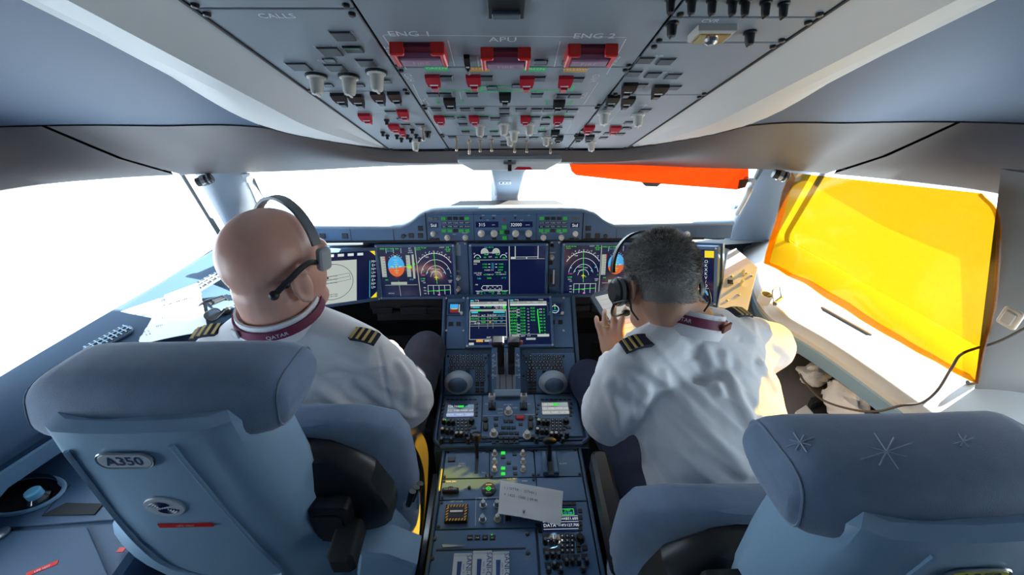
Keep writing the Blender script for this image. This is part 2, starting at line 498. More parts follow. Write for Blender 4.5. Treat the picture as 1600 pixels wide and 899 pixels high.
# ------------------------------------------------------------------ windows
GLASS = film('window_glass', (0.97, 0.985, 0.98), 0.03, 0.02)
SEAL = mat('window_seal', (0.05, 0.055, 0.06), 0.6)
def window(n, corners, label, r=.07, th=.02):
    """Rounded pane between four corners (top-front, top-rear, bottom-rear, bottom-front) with a seal round it."""
    c = [Vector(p) for p in corners]; pts = []
    for i in range(4):
        p, a, b_ = c[i], c[i - 1], c[(i + 1) % 4]
        da, db = (a - p).normalized(), (b_ - p).normalized()
        for k in range(6):
            t = k / 5
            q0, q1 = p + da * r, p + db * r
            pts.append((1 - t) ** 2 * q0 + 2 * t * (1 - t) * p + t * t * q1)
    cen = sum(pts, Vector()) / len(pts)
    pane = MB(); vs = [cen] + pts; n_ = len(pts)
    nv = (c[1] - c[0]).cross(c[3] - c[0]).normalized()
    w = struct('window_%d' % n, MB().addm(_tube(pts, th / 2, 6, closed=True)), SEAL, label)
    vs2 = [v + nv * .006 for v in vs]
    pane.add(vs + vs2, [(0, 1 + i, 1 + (i + 1) % n_) for i in range(n_)] + [(n_ + 1, n_ + 2 + (i + 1) % n_, n_ + 2 + i) for i in range(n_)])
    obj('pane', pane, GLASS, w)
    return pts
TFO, TIN = (.885, 1.455, 1.375), (.045, 1.50, 1.385)
side = {}
for sd, n, who in ((-1, 1, 'captain'), (1, 2, 'first officer')):
    q = [mir(TIN, sd), mir((.885, 1.47, 1.375), sd), mir((1.13, 1.98, .84), sd), mir((.045, 2.17, .84), sd)]
    side[n] = window(n, q if sd > 0 else q, 'front windshield ahead of the %s' % who)
    aft_t, aft_b = (.80, .66) if sd < 0 else (.86, .72)
    q = [mir((1.12, 1.46, 1.42), sd), mir((1.385 if sd < 0 else 1.36, aft_t, 1.455), sd), mir((1.305 if sd < 0 else 1.285, aft_b, .985), sd), mir((1.165, 1.63, .985), sd)]
    side[n + 2] = window(n + 2, q, 'forward side window beside the %s' % who)
    at2, ab2 = (.66, .56) if sd < 0 else (.70, .70)
    q = [mir((1.385, at2, 1.45), sd), mir((1.405, -.15, 1.46), sd), mir((1.365, -.15, .90), sd), mir((1.335, ab2, .90), sd)]
    side[n + 4] = window(n + 4, q, 'rear side window behind the %s' % who, r=.12)

# posts between the windows (thick, modelled as wall pieces)
def post(top_a, top_b, bot_a, bot_b, depth, inward, ret_t=None, ret_b=None):
    """Slab between two window edges: a/b are its two long edges, swept from top to bottom; inward is the room side."""
    inw = Vector(inward).normalized(); rings = []
    for i in range(13):
        t = i / 12
        a = Vector(top_a).lerp(Vector(bot_a), t); b_ = Vector(top_b).lerp(Vector(bot_b), t)
        e = (b_ - a); ins = []
        for u_, d_ in ((0, 0), (0, .35), (.06, .75), (.16, 1), (.5, 1.08), (.84, 1), (.94, .75), (1, .35), (1, 0)):
            ins.append(a + e * u_ + inw * depth * d_)
        if ret_t is not None: ins.insert(0, Vector(ret_t).lerp(Vector(ret_b), t))
        rings.append(ins)
    return _loft(rings, cap=True, closed=True)
PILLAR = mat('pillar_grey', (0.15, 0.185, 0.235), 0.5, bump=0.12, bscale=500, var=0.05, vscale=6)
for sd, n, who in ((-1, 1, 'captain'), (1, 2, 'first officer')):
    a = post(mir((.90, 1.475, 1.40), sd), mir((1.04, 1.415, 1.41), sd), mir((1.125, 2.0, .80), sd), mir((1.175, 1.72, .86), sd), .05, (-sd, -.9, .1))
    struct('wall_pillar_%s' % ('left' if sd < 0 else 'right'), a, PILLAR, 'raked grey window pillar beside the %s windshield' % who)
    at, ab = (.80, .66)
    x1, x2 = (1.30, 1.305)
    if sd > 0:
        e0, e1 = onX(1559, 330, 1.165), onX(1523, 602, 1.165); e_ = (e0 - e1) / (e0.z - e1.z)
        at, ab = (e1 + e_ * (1.47 - e1.z)).y, (e1 + e_ * (.88 - e1.z)).y; x1 = x2 = 1.165
    at2, ab2 = (.66, .56) if sd < 0 else (.70, .70)
    a = post(mir((x1, at + .002, 1.47), sd), mir((1.385, at2, 1.47), sd), mir((x2 + .005, ab, .88), sd), mir((1.335, ab2, .86), sd), .03 if sd < 0 else .012, (-sd, -.2, 0), mir((x1 + .12, at - .03, 1.47), sd), mir((x2 + .12, ab - .02, .88), sd))
    struct('wall_post_%s' % ('left' if sd < 0 else 'right'), a, mat('post_grey', (.23, .22, .215), .5, bump=.15, bscale=500, var=.04), 'slanted post between the %s side windows' % who)
# rear window surround and the wall above and below
for sd, nm, who in ((-1, 'left', 'captain'), (1, 'right', 'first officer')):
    mm = MB()
    S = [(1.19, 2.34), (1.185, 1.66), (1.24, 1.14), (1.30, .82), (1.335, .3), (1.36, -1.3)]
    rings = []
    for X, Y in S:
        z1 = .985 if Y > .6 else .91
        rings.append([Vector((sd * (X + .02), Y, z1)), Vector((sd * (X + .02), Y, .5)), Vector((sd * (X + .02), Y, 0))])
    if sd < 0: rings.reverse()
    mm.addm(_loft(rings, cap=False, closed=False))
    mm.addm(_box(.04, 1.15, .6), T((sd * 1.385, -.73, .89)))
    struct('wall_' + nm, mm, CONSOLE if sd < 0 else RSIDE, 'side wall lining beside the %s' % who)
# centre post between the windshields
a = MB()
rings = []
for t, w_, d_ in ((0, .066, .05), (.08, .062, .05), (.5, .056, .045), (.86, .051, .04), (.93, .053, .05), (1, .072, .06)):
    c = Vector((0, 1.475, 1.385)).lerp(Vector((0, 2.00, 1.03)), t * .72)
    nrm = Vector((0, -.55, -.83)) * -1
    dn = Vector((0, -.55, .0))
    sec = []
    for x, y in rrect(w_ * 2, d_ * 2, .02, 3):
        sec.append(c + Vector((x, 0, 0)) + Vector((0, -.62, -.78)) * (-y) * 1.0)
    rings.append(sec)
CP = struct('wall_center_post', _loft(rings), PILLAR, 'grey centre post between the two windshields')
o = CP
fr = Frame(Vector((0, 1.475, 1.385)).lerp(Vector((0, 2.00, 1.03)), .20) , (1, 0, 0), (0, -.83, .56))
# forward coaming deck under the windshields
mm = MB(); rings = []
for X in [x / 10 for x in range(-12, 13)]:
    yb = 2.14 - .16 * (abs(X) / 1.1) ** 2
    ys = 1.60 if abs(X) < .95 else lerp(1.60, 1.66, (abs(X) - .95) / .25)
    zc = .985
    rings.append([Vector((X, ys, zc)), Vector((X, (ys + yb) / 2, .91)), Vector((X, yb, .82)), Vector((X, yb + .2, .79))])
rings.reverse()
struct('trim_10', _loft(rings, cap=False, closed=False), BLACKM, 'dark coaming deck running forward to the windshields')

# ------------------------------------------------------------------ side ledges and consoles
def ledge(sd):
    # window sill -> deck -> rounded inner edge -> fascia -> recess
    st = [(1.70, 1.19, 1.05), (1.60, 1.178, 1.0), (1.45, 1.20, .955), (1.30, 1.22, .90), (1.17, 1.245, .885), (1.0, 1.275, .95), (.80, 1.305, 1.0), (.5, 1.33, 1.05), (.1, 1.35, 1.09), (-.5, 1.365, 1.11), (-1.28, 1.37, 1.11)]
    if sd < 0: st = [(Y, xo, {1.0: 1.0, .80: 1.09, .5: 1.19, .1: 1.22, -.5: 1.23, -1.28: 1.23}.get(Y, xi)) for Y, xo, xi in st]
    st = smooth_pts(st, 5); rings = []
    for Y, xo, xi in [tuple(p) for p in st]:
        zs = .995 if Y > .62 else .90
        zi = .93 if Y > .62 else .90
        prof = [(xo + .03, zs - .03), (xo, zs + .004), (xo - .02, zs + .002), (lerp(xo, xi, .4), zs - .012), (lerp(xo, xi, .75), lerp(zs, zi, .7)), (xi + .03, zi + .008), (xi + .010, zi), (xi, zi - .014), (xi + .004, zi - .03)]
        rings.append([Vector((sd * x, Y, z)) for x, z in prof])
    if sd < 0: rings.reverse()
    return st, _loft(rings, cap=False, closed=False)
for sd, nm, who in ((-1, 'left', 'captain'), (1, 'right', 'first officer')):
    st, mm = ledge(sd)
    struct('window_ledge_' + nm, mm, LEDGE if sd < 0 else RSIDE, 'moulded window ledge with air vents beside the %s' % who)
    r1 = []; r2 = []
    for Y, xo, xi in [tuple(p) for p in st]:
        zi = .93 if Y > .62 else .90
        r1.append([Vector((sd * (xi + .006), Y, zi - .030)), Vector((sd * (xi + .002), Y, zi - .036)), Vector((sd * (xi + .016), Y, zi - .085)), Vector((sd * (xi + .03), Y, zi - .092))])
        r2.append([Vector((sd * (xi + .03), Y, zi - .092)), Vector((sd * (xo - .02), Y, zi - .11)), Vector((sd * (xo - .02), Y, .70))])
    if sd < 0: r1.reverse(); r2.reverse()
    struct('trim_%d' % (11 if sd < 0 else 12), _loft(r1, cap=False, closed=False), CONSOLEL, 'pale blue fascia strip under the %s window ledge' % who)
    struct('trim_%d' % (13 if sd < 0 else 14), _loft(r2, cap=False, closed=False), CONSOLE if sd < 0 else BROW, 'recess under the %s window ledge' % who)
# ================================================================== overhead panel
OH = Frame((0, 1.406, 1.43), (1, 0, 0), (0, -OH_C, OH_S))
ohp = thing('overhead_panel', 'grey overhead switch panel with red fire handles above the centre windshield post', 'switch panel', OH.at(0, 0, 0))
obj('housing', MB().addm(_box(.775, 1.75, .07, 0), T((0, .875 - .005, -.075))), SEAM, ohp, OH.M)
def polyplate(fr, px_pts, th=.004, inset=.0018, lift=0.0):
    uv = [fr.pp(*p) for p in px_pts]
    if sum((uv[i][0] * uv[(i + 1) % len(uv)][1] - uv[(i + 1) % len(uv)][0] * uv[i][1]) for i in range(len(uv))) < 0: uv.reverse()
    n = len(uv); out = []
    for i in range(n):
        p0, p1, p2 = Vector(uv[i - 1]), Vector(uv[i]), Vector(uv[(i + 1) % n])
        d1 = (p1 - p0).normalized(); d2 = (p2 - p1).normalized()
        n1 = Vector((-d1.y, d1.x)); n2 = Vector((-d2.y, d2.x)); k = n1 + n2; k = k / max(k.dot(n1), .3)
        q = p1 + k * inset; out.append((q.x, q.y))
    return _prism(out, th, .001, lift)
def uvplate(u0, u1, v0, v1, th=.004, g=.0016, z=0.0, b=.001):
    return MB().addm(_box(u1 - u0 - 2 * g, v1 - v0 - 2 * g, th, b), T(((u0 + u1) / 2, (v0 + v1) / 2, z)))
def vof(px, py): return OH.pp(px, py)[1]
cv = [0, vof(790, 208.5), vof(790, 163), vof(790, 101), vof(790, -60), 1.72]
lv = [0, vof(570, 139), vof(460, 8), 1.72]
rv = [0, vof(1005, 145), vof(1085, 62), vof(1140, 22), 1.72]
ci, co = .192, .381
for a, b in zip(cv, cv[1:]): obj('module_plate', uvplate(-ci + .001, ci - .001, a, b), OHPM, ohp, OH.M)
for a, b in zip(lv, lv[1:]): obj('module_plate', uvplate(-co, -ci, a, b), OHPM, ohp, OH.M)
for a, b in zip(rv, rv[1:]): obj('module_plate', uvplate(ci, co, a, b), OHPM, ohp, OH.M)
HP = .004
# fasteners along the module edges
SCREWM = lathem([(.0045, 0), (.0045, .003), (.003, .004)], 10)
for x in (-co + .008, -ci - .008, -ci + .008, ci - .008, ci + .008, co - .008):
    vs = cv if abs(x) < ci else (lv if x < 0 else rv)
    for a, b in zip(vs, vs[1:]):
        for vv in (a + .010, b - .010):
            if 0 < vv < 1.0: obj('fastener', SCREWM, BLACK, ohp, OH.at(x, vv, HP))
def button(fr, par, px, py, w=15, asp=.8, m=KEYM, d=.003, frame=None, h=HP, name='push_button'):
    ww = fr.w(px, py, w)
    return obj(name, boxm(ww, ww * asp, d, min(.0012, d * .4)), m, par, fr.P(px, py, h))
OB = [(536, 55, 29), (516, 79, 29), (573, 97, 25), (468, 103, 28), (525, 105, 26), (612, 175, 16), (635, 195, 13), (657, 195, 13),
      (677, 147, 17), (697, 147, 17), (738, 147, 17), (839, 148, 17), (878, 149, 17), (898, 149, 17),
      (682, 170, 15), (705, 170, 15), (727, 170, 15), (749, 170, 15), (788, 170.5, 15), (788, 178.5, 14), (814, 171, 15), (838, 171, 15), (857, 171, 15), (877, 171.5, 15), (894, 172, 15),
      (697, 121, 19), (760, 121, 19), (842, 122, 18), (902, 123.5, 18), (703, 183, 14), (756, 183, 14), (836, 183.5, 14), (888, 184, 14), (774, 185, 14), (724, 194, 13), (851, 195, 13),
      (728, 205.5, 12), (847, 206, 12), (772, 205.5, 12), (707, 213.5, 12), (741, 213.5, 12), (755, 213.5, 12), (775, 213.5, 12), (788, 221, 11), (788, 226, 11), (815, 215, 12), (834, 215, 12),
      (1008, 93, 22), (1040, 95, 22), (990, 114, 20), (1020, 116, 20), (1051, 118, 20), (1001, 133, 17), (1053, 136, 17), (951, 168, 15), (1007, 172, 15), (983, 191, 13), (931, 207, 12), (950, 208, 12), (969, 209, 12), (943, 215, 11)]
for x, y, w in OB:
    b_ = button(OH, ohp, x, y, w * 1.08, .95, KEYM)
    obj('frame_line', boxm(OH.w(x, y, w) * 1.2, OH.w(x, y, w) * 1.10, .0008), mat('key_surround', (.30, .34, .38), .5), b_, OH.P(x, y, HP))
for x, y, w in [(643, 94, 22), (689, 94, 22), (845, 97, 21), (889, 97, 21), (931, 98, 21), (769, 137, 17), (808, 134, 17), (722, 185, 13), (853, 185.5, 13), (872, 200, 12), (628, 186, 14), (513, 133, 14), (562, 133, 14), (604, 127, 14), (912, 205, 12), (979, 201, 14), (515, 94, 18)]:
    b_ = button(OH, ohp, x, y, w, .72, KEYM, .0025)
    obj('lens', boxm(OH.w(x, y, w) * .84, OH.w(x, y, w) * .58, .001), KEYG, b_, OH.P(x, y, HP + .0025))
b_ = button(OH, ohp, 552, 76, 28, .72, KEYM)
obj('lit_bar', boxm(OH.w(552, 76, 24), .006, .001), mat('dim_green', (.02, .14, .08), .4), b_, OH.at(OH.pp(552, 76, HP)[0], OH.pp(552, 76, HP)[1] + .008, HP + .003))
for x, y in [(604, 187), (598, 206), (605, 211), (620, 211), (627, 216), (636, 211), (641, 216), (650, 210), (644, 202), (655, 215)]:
    obj('breaker_cap', lathem([(.0065, 0), (.0065, .004), (.004, .005), (.004, .011), (.003, .012)], 10), BLACK, ohp, OH.P(x, y, HP))
# hinged guards
def _guard(w):
    m = MB()
    side = [(.013, 0), (.013, .006), (.002, .0095), (-.013, .0125), (-.015, .010), (-.011, 0)]
    n = len(side); x = w / 2
    vs = [(-x, a, b) for a, b in side] + [(x * .9, a, b) for a, b in side]
    vs = [(-x if i < n else x, a, b) if a > 0 else ((-x if i < n else x) * .85, a, b) for i, (a, b) in enumerate(side + side)]
    m.add(vs, [tuple(range(n)), tuple(range(2 * n - 1, n - 1, -1))] + [(i, n + i, n + (i + 1) % n, (i + 1) % n) for i in range(n)])
    m.addm(_box(w * .46, .018, .007, .001), T((0, -.020, .0085)))
    return m
def guard(px, py, w, m):
    ww = round(OH.w(px, py, w), 3)
    g = obj('switch_guard', cached(('guard', ww), lambda: _guard(ww)), m, ohp, OH.P(px, py - 1.5, HP))
    obj('legend', cached(('gleg', ww), lambda: _box(ww * .55, .003, .0006)), LEGEND, g, OH.P(px, py - 1.5, HP) @ T((0, -.006, .0113)) @ Rot(-11, 'X'))
for x, y, w in [(677, 122, 22), (740, 122, 22), (823, 124, 22), (883, 124, 22), (687, 184, 16), (741, 184, 16), (821, 184, 16), (872, 184, 16), (920, 199, 16), (961, 200, 16), (571, 181, 18), (630, 175, 17), (616, 197, 16), (628, 204, 10)]: guard(x, y, w, RED)
for x, y, w in [(789, 149, 18), (703, 157, 18), (873, 160, 18), (530, 150, 21), (557, 152, 21), (591, 148, 20), (617, 148, 19), (983, 134, 22), (1031, 137, 22), (957, 153, 19), (981, 155, 19), (867, 206, 13), (873, 214.5, 13), (905, 213, 13), (921, 213.5, 13), (730, 92, 9)]: guard(x, y, w, BLACK)
# cream rotary knobs
def _knob(r, h):
    m = _lathe([(r * 1.25, 0), (r * 1.25, h * .14), (r * .95, h * .2), (r * .82, h * .86), (r * .7, h)], 14)
    m.addm(_box(r * .34, r * 1.7, h * .16, .0006), T((0, 0, h * .92)))
    return m
def knob(fr, par, px, py, r, h, m=WHITEK, base=HP, name='rotary_knob', rot=0.0):
    r, h = R4(r), R4(h)
    k = obj(name, cached(('knob', r, h), lambda: _knob(r, h)), m, par, fr.P(px, py, base, rot))
    return k
for x, y in [(494, 118), (545, 119), (588, 112)]:
    k = knob(OH, ohp, x, y, .0125, .030)
    obj('skirt', lathem([(.018, 0), (.018, .003), (.015, .004)], 18), KEYM, k, OH.P(x, y, HP))
for x, y, r, h in [(750, 196, .0115, .026), (787, 194, .0115, .026), (827, 194, .0115, .026), (803, 205, .0115, .026), (797, 214, .011, .024), (853, 214, .010, .024), (944, 176, .012, .026), (997, 179, .012, .026), (649, 221, .011, .026), (924, 222, .012, .026)]:
    knob(OH, ohp, x, y, r, h, rot=.4)
for x, y in [(1048, 1), (1081, 2), (1113, 3), (1145, 4), (1165, 5), (1197, 7), (1225, 9)]: knob(OH, ohp, x, y - 4, .0055, .016, BLACK)
knob(OH, ohp, 1050, 36, .007, .016, BLACK); knob(OH, ohp, 1172, 50, .007, .016, BLACK); knob(OH, ohp, 668, 206, .0085, .016, BLACK)
# toggle switches
TOG = [(.0065, 0), (.0065, .004), (.003, .005), (.0026, .016), (.0042, .029), (.0042, .032), (.0028, .034)]
for x, y in [(661, 199), (713, 217), (733, 219), (750, 219), (768, 218), (804, 220), (823, 220), (860, 222), (733, 223)]:
    obj('toggle_switch', lathem(TOG, 10), BRASS, ohp, OH.P(x, y, HP))
# three fire handles
LILAC = mat('fire_button_lens', (.32, .17, .27), .35, var=.1)
DKRED = mat('fire_button_back', (.11, .006, .02), .4)
for x, y, w, t in [(656, 77, 80, 'ENG 1'), (790, 84, 74, 'APU'), (922, 79, 74, 'ENG 2')]:
    ww = OH.w(x, y, w); hh = ww * .62; M = OH.P(x, y, HP)
    g = obj('fire_handle', uvplate(-ww / 2, ww / 2, -hh / 2, hh / 2, .006, 0, 0, .001), DKRED, ohp, M)
    for s in (-1, 1):
        obj('side_guard', boxm(.007, hh, .017, .002), REDB, g, M @ T((s * (ww / 2 - .003), 0, 0)))
        obj('guard_arm', boxm(ww * .24, .007, .017, .002), REDB, g, M @ T((s * (ww * .37), hh / 2 - .002, 0)))
    obj('fire_button', boxm(ww * .80, hh * .50, .012, .002), LILAC, g, M @ T((0, -hh * .18, .004)))
    obj('lettering', text_mb('FIRE', .014), mat('lettering_dim', (.55, .40, .45), .5), g, M @ T((0, -hh * .18, .0165)))
    obj('pull_loop', MB().addm(_tube([(.009 * math.cos(a), .009 * math.sin(a), 0) for a in [math.radians(180 + 180 * i / 10) for i in range(11)]], .0022, 6)), REDB, g, M @ T((0, -hh * .5, .004)))
    obj('lettering', text_mb(t, .021), LEGEND, ohp, M @ T((-.004, hh / 2 + .026, .0006)))
# printed lines and labels
def pline(fr, pts, wd, h=HP + .0004):
    m = MB()
    for a, b in zip(pts, pts[1:]):
        A, B = Vector(fr.pp(*a)), Vector(fr.pp(*b)); d = B - A
        if d.length < 1e-5: continue
        d.normalize(); n = Vector((-d.y, d.x)) * wd / 2; A = A - d * wd / 2; B = B + d * wd / 2
        q = [A - n, B - n, B + n, A + n]
        m.add([(p.x, p.y, h) for p in q], [(0, 1, 2, 3)])
    return m
m = MB()
for pl in [[(680, 133), (684, 138), (752, 138), (752, 131), (824, 131)], [(752, 139), (824, 138)], [(826, 138), (893, 138), (897, 130)], [(736, 138), (737, 142)], [(841, 138), (841, 142)], [(681, 152), (684, 158), (722, 158), (722, 153)], [(853, 153), (855, 160), (891, 160), (894, 154)],
           [(692, 175), (694, 178), (720, 178), (721, 182)], [(747, 175), (748, 178), (775, 178)], [(800, 178), (829, 178), (830, 175)], [(855, 181), (856, 177), (884, 177), (885, 174)], [(725, 198), (728, 201), (745, 201)], [(757, 201), (781, 201)], [(833, 200), (848, 201), (850, 196)]]:
    m.addm(pline(OH, pl, .0045))
obj('flow_lines', m, GREENP, ohp, OH.M, kind='stuff')
for x, y, mt in [(682, 107, GREENP), (747, 108, AMBERP), (835, 108, GREENP), (899, 109, AMBERP)]:
    s = obj('system_label', boxm(OH.w(x, y, 36), .018, .0006), mt, ohp, OH.P(x, y, HP))
    obj('lettering', text_mb('GREEN' if mt is GREENP else 'YELLOW', .011), LEGEND, s, OH.P(x, y, HP + .001))
m = MB()
for pl in [[(598, 50), (635, 104)], [(700, 58), (710, 98)], [(746, 84), (748, 100)], [(875, 60), (866, 100)], [(978, 56), (948, 112)], [(645, 128), (660, 160)], [(668, 170), (690, 205)], [(935, 124), (912, 160)], [(905, 170), (884, 206)], [(600, 49), (978, 53)]]:
    m.addm(pline(OH, pl, .0012))
for pl in [[(973, 162), (952, 188)], [(1010, 160), (990, 180)], [(930, 191), (985, 193)], [(590, 172), (625, 170)], [(718, 140), (722, 158)], [(660, 218), (680, 208)]]: m.addm(pline(OH, pl, .0009))
obj('printed_lines', m, LEGEND, ohp, OH.M, kind='stuff')
rows = [(432, 19, 'CALLS', .016), (536, 45, 'EMER', .012), (512, 68, 'GND HYD', .009), (512, 90, 'CARGO', .009), (455, 96, 'VENT', .009), (1030, 83, 'AIR', .010), (990, 107, 'ENGINE', .008), (1042, 109, 'WING', .008), (1003, 161, 'CABIN', .008), (930, 190, 'DITCHING', .007), (1110, 27, 'CVR', .012), (682, 140, 'PUMP', .007), (840, 141, 'PUMP', .007), (745, 205, 'WIPER', .007), (820, 213, 'LTS', .007), (713, 208, 'STROBE', .006), (733, 208, 'BEACON', .006), (760, 208, 'NAV', .006), (612, 168, 'SIGNS', .007), (588, 141, 'RESET', .007), (727, 86, 'TEST', .009)]
m = MB()
for x, y, t, s in rows: m.addm(text_mb(t, s), T((*OH.pp(x, y), HP + .0005)))
for x, y, t in [(611, 75, 'FIRE'), (640, 117, 'HYD'), (663, 155, 'ELEC'), (960, 90, 'FIRE'), (930, 118, 'HYD'), (912, 145, 'FUEL')]:
    u, v = OH.pp(x, y); m.addm(text_mb(t, .018), T((u, v, HP + .0005)) @ Rot(90, 'Z'))
obj('lettering', m, LEGEND, ohp, OH.M, kind='stuff')
# reading light on the right hand module, dark latch at the top centre
M = OH.P(1112, 47, HP)
g = obj('map_light', boxm(.050, .034, .010, .002), mat('lamp_bezel', (.66, .62, .55), .35), ohp, M)
obj('reflector', boxm(.040, .026, .002, .0005), mat('lamp_gold', (.62, .42, .18), .25, metal=.8), g, M @ T((0, 0, .010)))
obj('bulb', lathem([(.009, 0), (.008, .004), (.004, .007)], 12), STEEL, g, M @ T((0, 0, .012)))
M = OH.P(791, 8, HP)
g = obj('latch_recess', boxm(.044, .05, .004, .001), BLACK, ohp, M)
obj('latch', boxm(.034, .012, .004, .001), KEYG, g, M @ T((0, -.012, .004)))
# lower lip of the overhead panel
lip = MB(); rings = []
for x in (-.386, -.2, 0, .2, .386):
    rings.append([Vector((x, 1.402, 1.434)), Vector((x, 1.412, 1.428)), Vector((x, 1.418, 1.418)), Vector((x, 1.43, 1.41))])
lip.addm(_loft(rings, cap=False, closed=False))
# compass housing on the brow in front of the overhead panel
ch = thing('compass_housing', 'pale grey standby compass housing folded up over the centre post', 'compass', (0, 1.44, 1.36))
fr = Frame((0.003, 1.425, 1.385), (1, 0, 0), (0, -.35, .94))
body = _prism([(-.12, -.022), (.12, -.022), (.168, .010), (.168, .02), (-.168, .02), (-.168, .010)], .03, .005)
obj('body', body, mat('compass_grey', (.60, .66, .70), .4), ch, fr.M)
obj('center_slot', boxm(.012, .04, .004), BLACK, ch, fr.at(0, 0, .029))
obj('hinge', MB().addm(_tube([(-.02, 0, 0), (.02, 0, 0)], .007, 8)), STEEL, ch, fr.at(.0, .012, .03))
obj('red_marker', cached(('redmark',), lambda: _prism([(-.03, -.004), (.03, -.004), (.022, .006), (-.02, .007)], .002)), RED, ch, fr.at(.045, -.012, .0295))
# placard on the centre post
pc = Frame(onY(789, 285, 1.56), (1, 0, 0), (0, -.62, .78))
pl = thing('placard', 'small white alignment placard on the centre windshield post', 'placard', pc.M)
obj('slot', boxm(.045, .012, .003, .001), BLACK, pl, pc.at(0, .018, .0))
obj('card', boxm(.045, .018, .003, .0006), PAPER, pl, pc.at(0, 0, .0))
obj('printed_marks', MB().addm(_box(.008, .008, .0005), T((-.014, 0, .003))).addm(_box(.006, .006, .0005), T((0, 0, .003))).addm(_box(.008, .003, .0005), T((.013, 0, .003))), INK, pl, pc.M)
# ================================================================== screens
class Scr:
    """Draws flat symbols on a screen. Drawing coordinates are those of a reference rectangle x0..x1, y0..y1 (y down)."""
    def __init__(s, fr, u0, v0, u1, v1, ref, h):
        s.fr = fr; s.u0, s.v0, s.u1, s.v1 = u0, v0, u1, v1; s.ref = ref; s.h = h; s.mb = {}; s.lay = 0
        s.k = (u1 - u0) / (ref[2] - ref[0])
    def q(s, x, y):
        a, b, c, d = s.ref
        return s.u0 + (x - a) / (c - a) * (s.u1 - s.u0), s.v1 - (y - b) / (d - b) * (s.v1 - s.v0)
    def _m(s, m): return s.mb.setdefault(m.name, (m, MB()))[1]
    def _h(s, l): return s.h + .0003 + l * .0002
    def poly(s, pts, m, l=1):
        p = [s.q(*a) for a in pts]
        ar = sum(p[i][0] * p[(i + 1) % len(p)][1] - p[(i + 1) % len(p)][0] * p[i][1] for i in range(len(p)))
        if ar < 0: p.reverse()
        s._m(m).add([(x, y, s._h(l)) for x, y in p], [tuple(range(len(p)))])
    def rect(s, x0, y0, x1, y1, m, l=1): s.poly([(x0, y0), (x1, y0), (x1, y1), (x0, y1)], m, l)
    def line(s, pts, w, m, l=2):
        w *= s.k
        for a, b in zip(pts, pts[1:]):
            A, B = Vector(s.q(*a)), Vector(s.q(*b)); d = B - A
            if d.length < 1e-6: continue
            d.normalize(); n = Vector((-d.y, d.x)) * w / 2
            s._m(m).add([(p.x, p.y, s._h(l)) for p in (A - n, B - n, B + n, A + n)], [(0, 1, 2, 3)])
    def arc(s, cx, cy, r, a0, a1, w, m, l=2, n=24, ry=None):
        ry = ry or r
        s.line([(cx + r * math.cos(math.radians(a0 + (a1 - a0) * i / n)), cy - ry * math.sin(math.radians(a0 + (a1 - a0) * i / n))) for i in range(n + 1)], w, m, l)
    def disc(s, cx, cy, r, m, l=1, a0=0, a1=360, n=28):
        s.poly([(cx + r * math.cos(math.radians(a0 + (a1 - a0) * i / n)), cy - r * math.sin(math.radians(a0 + (a1 - a0) * i / n))) for i in range(n + (0 if a1 - a0 == 360 else 1))], m, l)
    def txt(s, t, x, y, size, m, l=3, align='CENTER'):
        u, v = s.q(x, y); s._m(m).addm(text_mb(t, size * s.k, align), T((u, v, s._h(l))))
    def done(s, par):
        for nm, (m, mb) in s.mb.items():
            o = obj('symbols', mb.mesh('symbols', False), m, par, s.fr.M, kind='stuff')
def display(fr, u0, v0, u1, v1, bez, label, group=None, depth=.03, name='display_unit'):
    """Bezel ring + glass + feet screws; returns (thing, Scr maker rect)."""
    cu, cv_ = (u0 + u1) / 2, (v0 + v1) / 2
    t = thing(name, label, 'display', fr.at(cu, v0, 0), group)
    w, h = u1 - u0, v1 - v0
    o = rrect(w, h, .006, 3); i = rrect(w - 2 * bez, h - 2 * bez, .003, 3); n = len(o)
    m = MB(); vs = [(x, y, 0) for x, y in o] + [(x, y, depth - .002) for x, y in o] + [(x * .992, y * .99, depth) for x, y in o] + [(x, y, depth) for x, y in i] + [(x, y, depth - .005) for x, y in i]
    fs = []
    for r in range(4):
        for k in range(n): fs.append((r * n + k, r * n + (k + 1) % n, (r + 1) * n + (k + 1) % n, (r + 1) * n + k))
    fs.append(tuple(range(n - 1, -1, -1)))
    m.add(vs, fs)
    obj('bezel', m, PANEL, t, fr.at(cu, cv_, 0))
    for sx in (-1, 1):
        for sy in (-1, 1):
            obj('screw', lathem([(.004, 0), (.004, .001), (.0025, .0018)], 8), STEEL, t, fr.at(cu + sx * (w / 2 - .007), cv_ + sy * (h / 2 - .007), depth))
    sc = obj('screen', boxm(w - 2 * bez, h - 2 * bez, .002), SCREEN, t, fr.at(cu, cv_, depth - .0075))
    return t, sc, (u0 + bez, v0 + bez, u1 - bez, v1 - bez), depth - .0055

# ================================================================== main instrument panel
ta = math.radians(12)
MP = Frame((0, 1.528, .915), (1, 0, 0), (0, math.sin(ta), math.cos(ta)))
ip = thing('instrument_panel', 'blue grey main instrument panel carrying the row of large displays', 'instrument panel', MP.at(0, -.13, 0))
vt, vb = MP.pp(790, 374)[1], MP.pp(790, 463)[1]
inner = .578
obj('backing', uvplate(-inner, inner, vb - .01, vt + .02, .03, 0, -.034, 0), PANELD, ip, MP.M)
um = lambda px: MP.pp(px, 420)[0]
half_c = (um(849) - um(728)) / 2
c1 = half_c + .003; c2 = um(874) + .004
colw = c2 - c1
for s in (-1, 1):
    u0, u1 = (c1, c2) if s > 0 else (-c2, -c1)
    obj('switch_column', uvplate(u0, u1, vb, vt, .014, .0015, 0), PANEL, ip, MP.M)
    for vv in (vb + .012, vt - .012):
        for uu in (u0 + .010, u1 - .010):
            obj('fastener', SCREWM, STEEL, ip, MP.at(uu, vv, .014))
vd0, vd1 = vb + .002, vt - .010
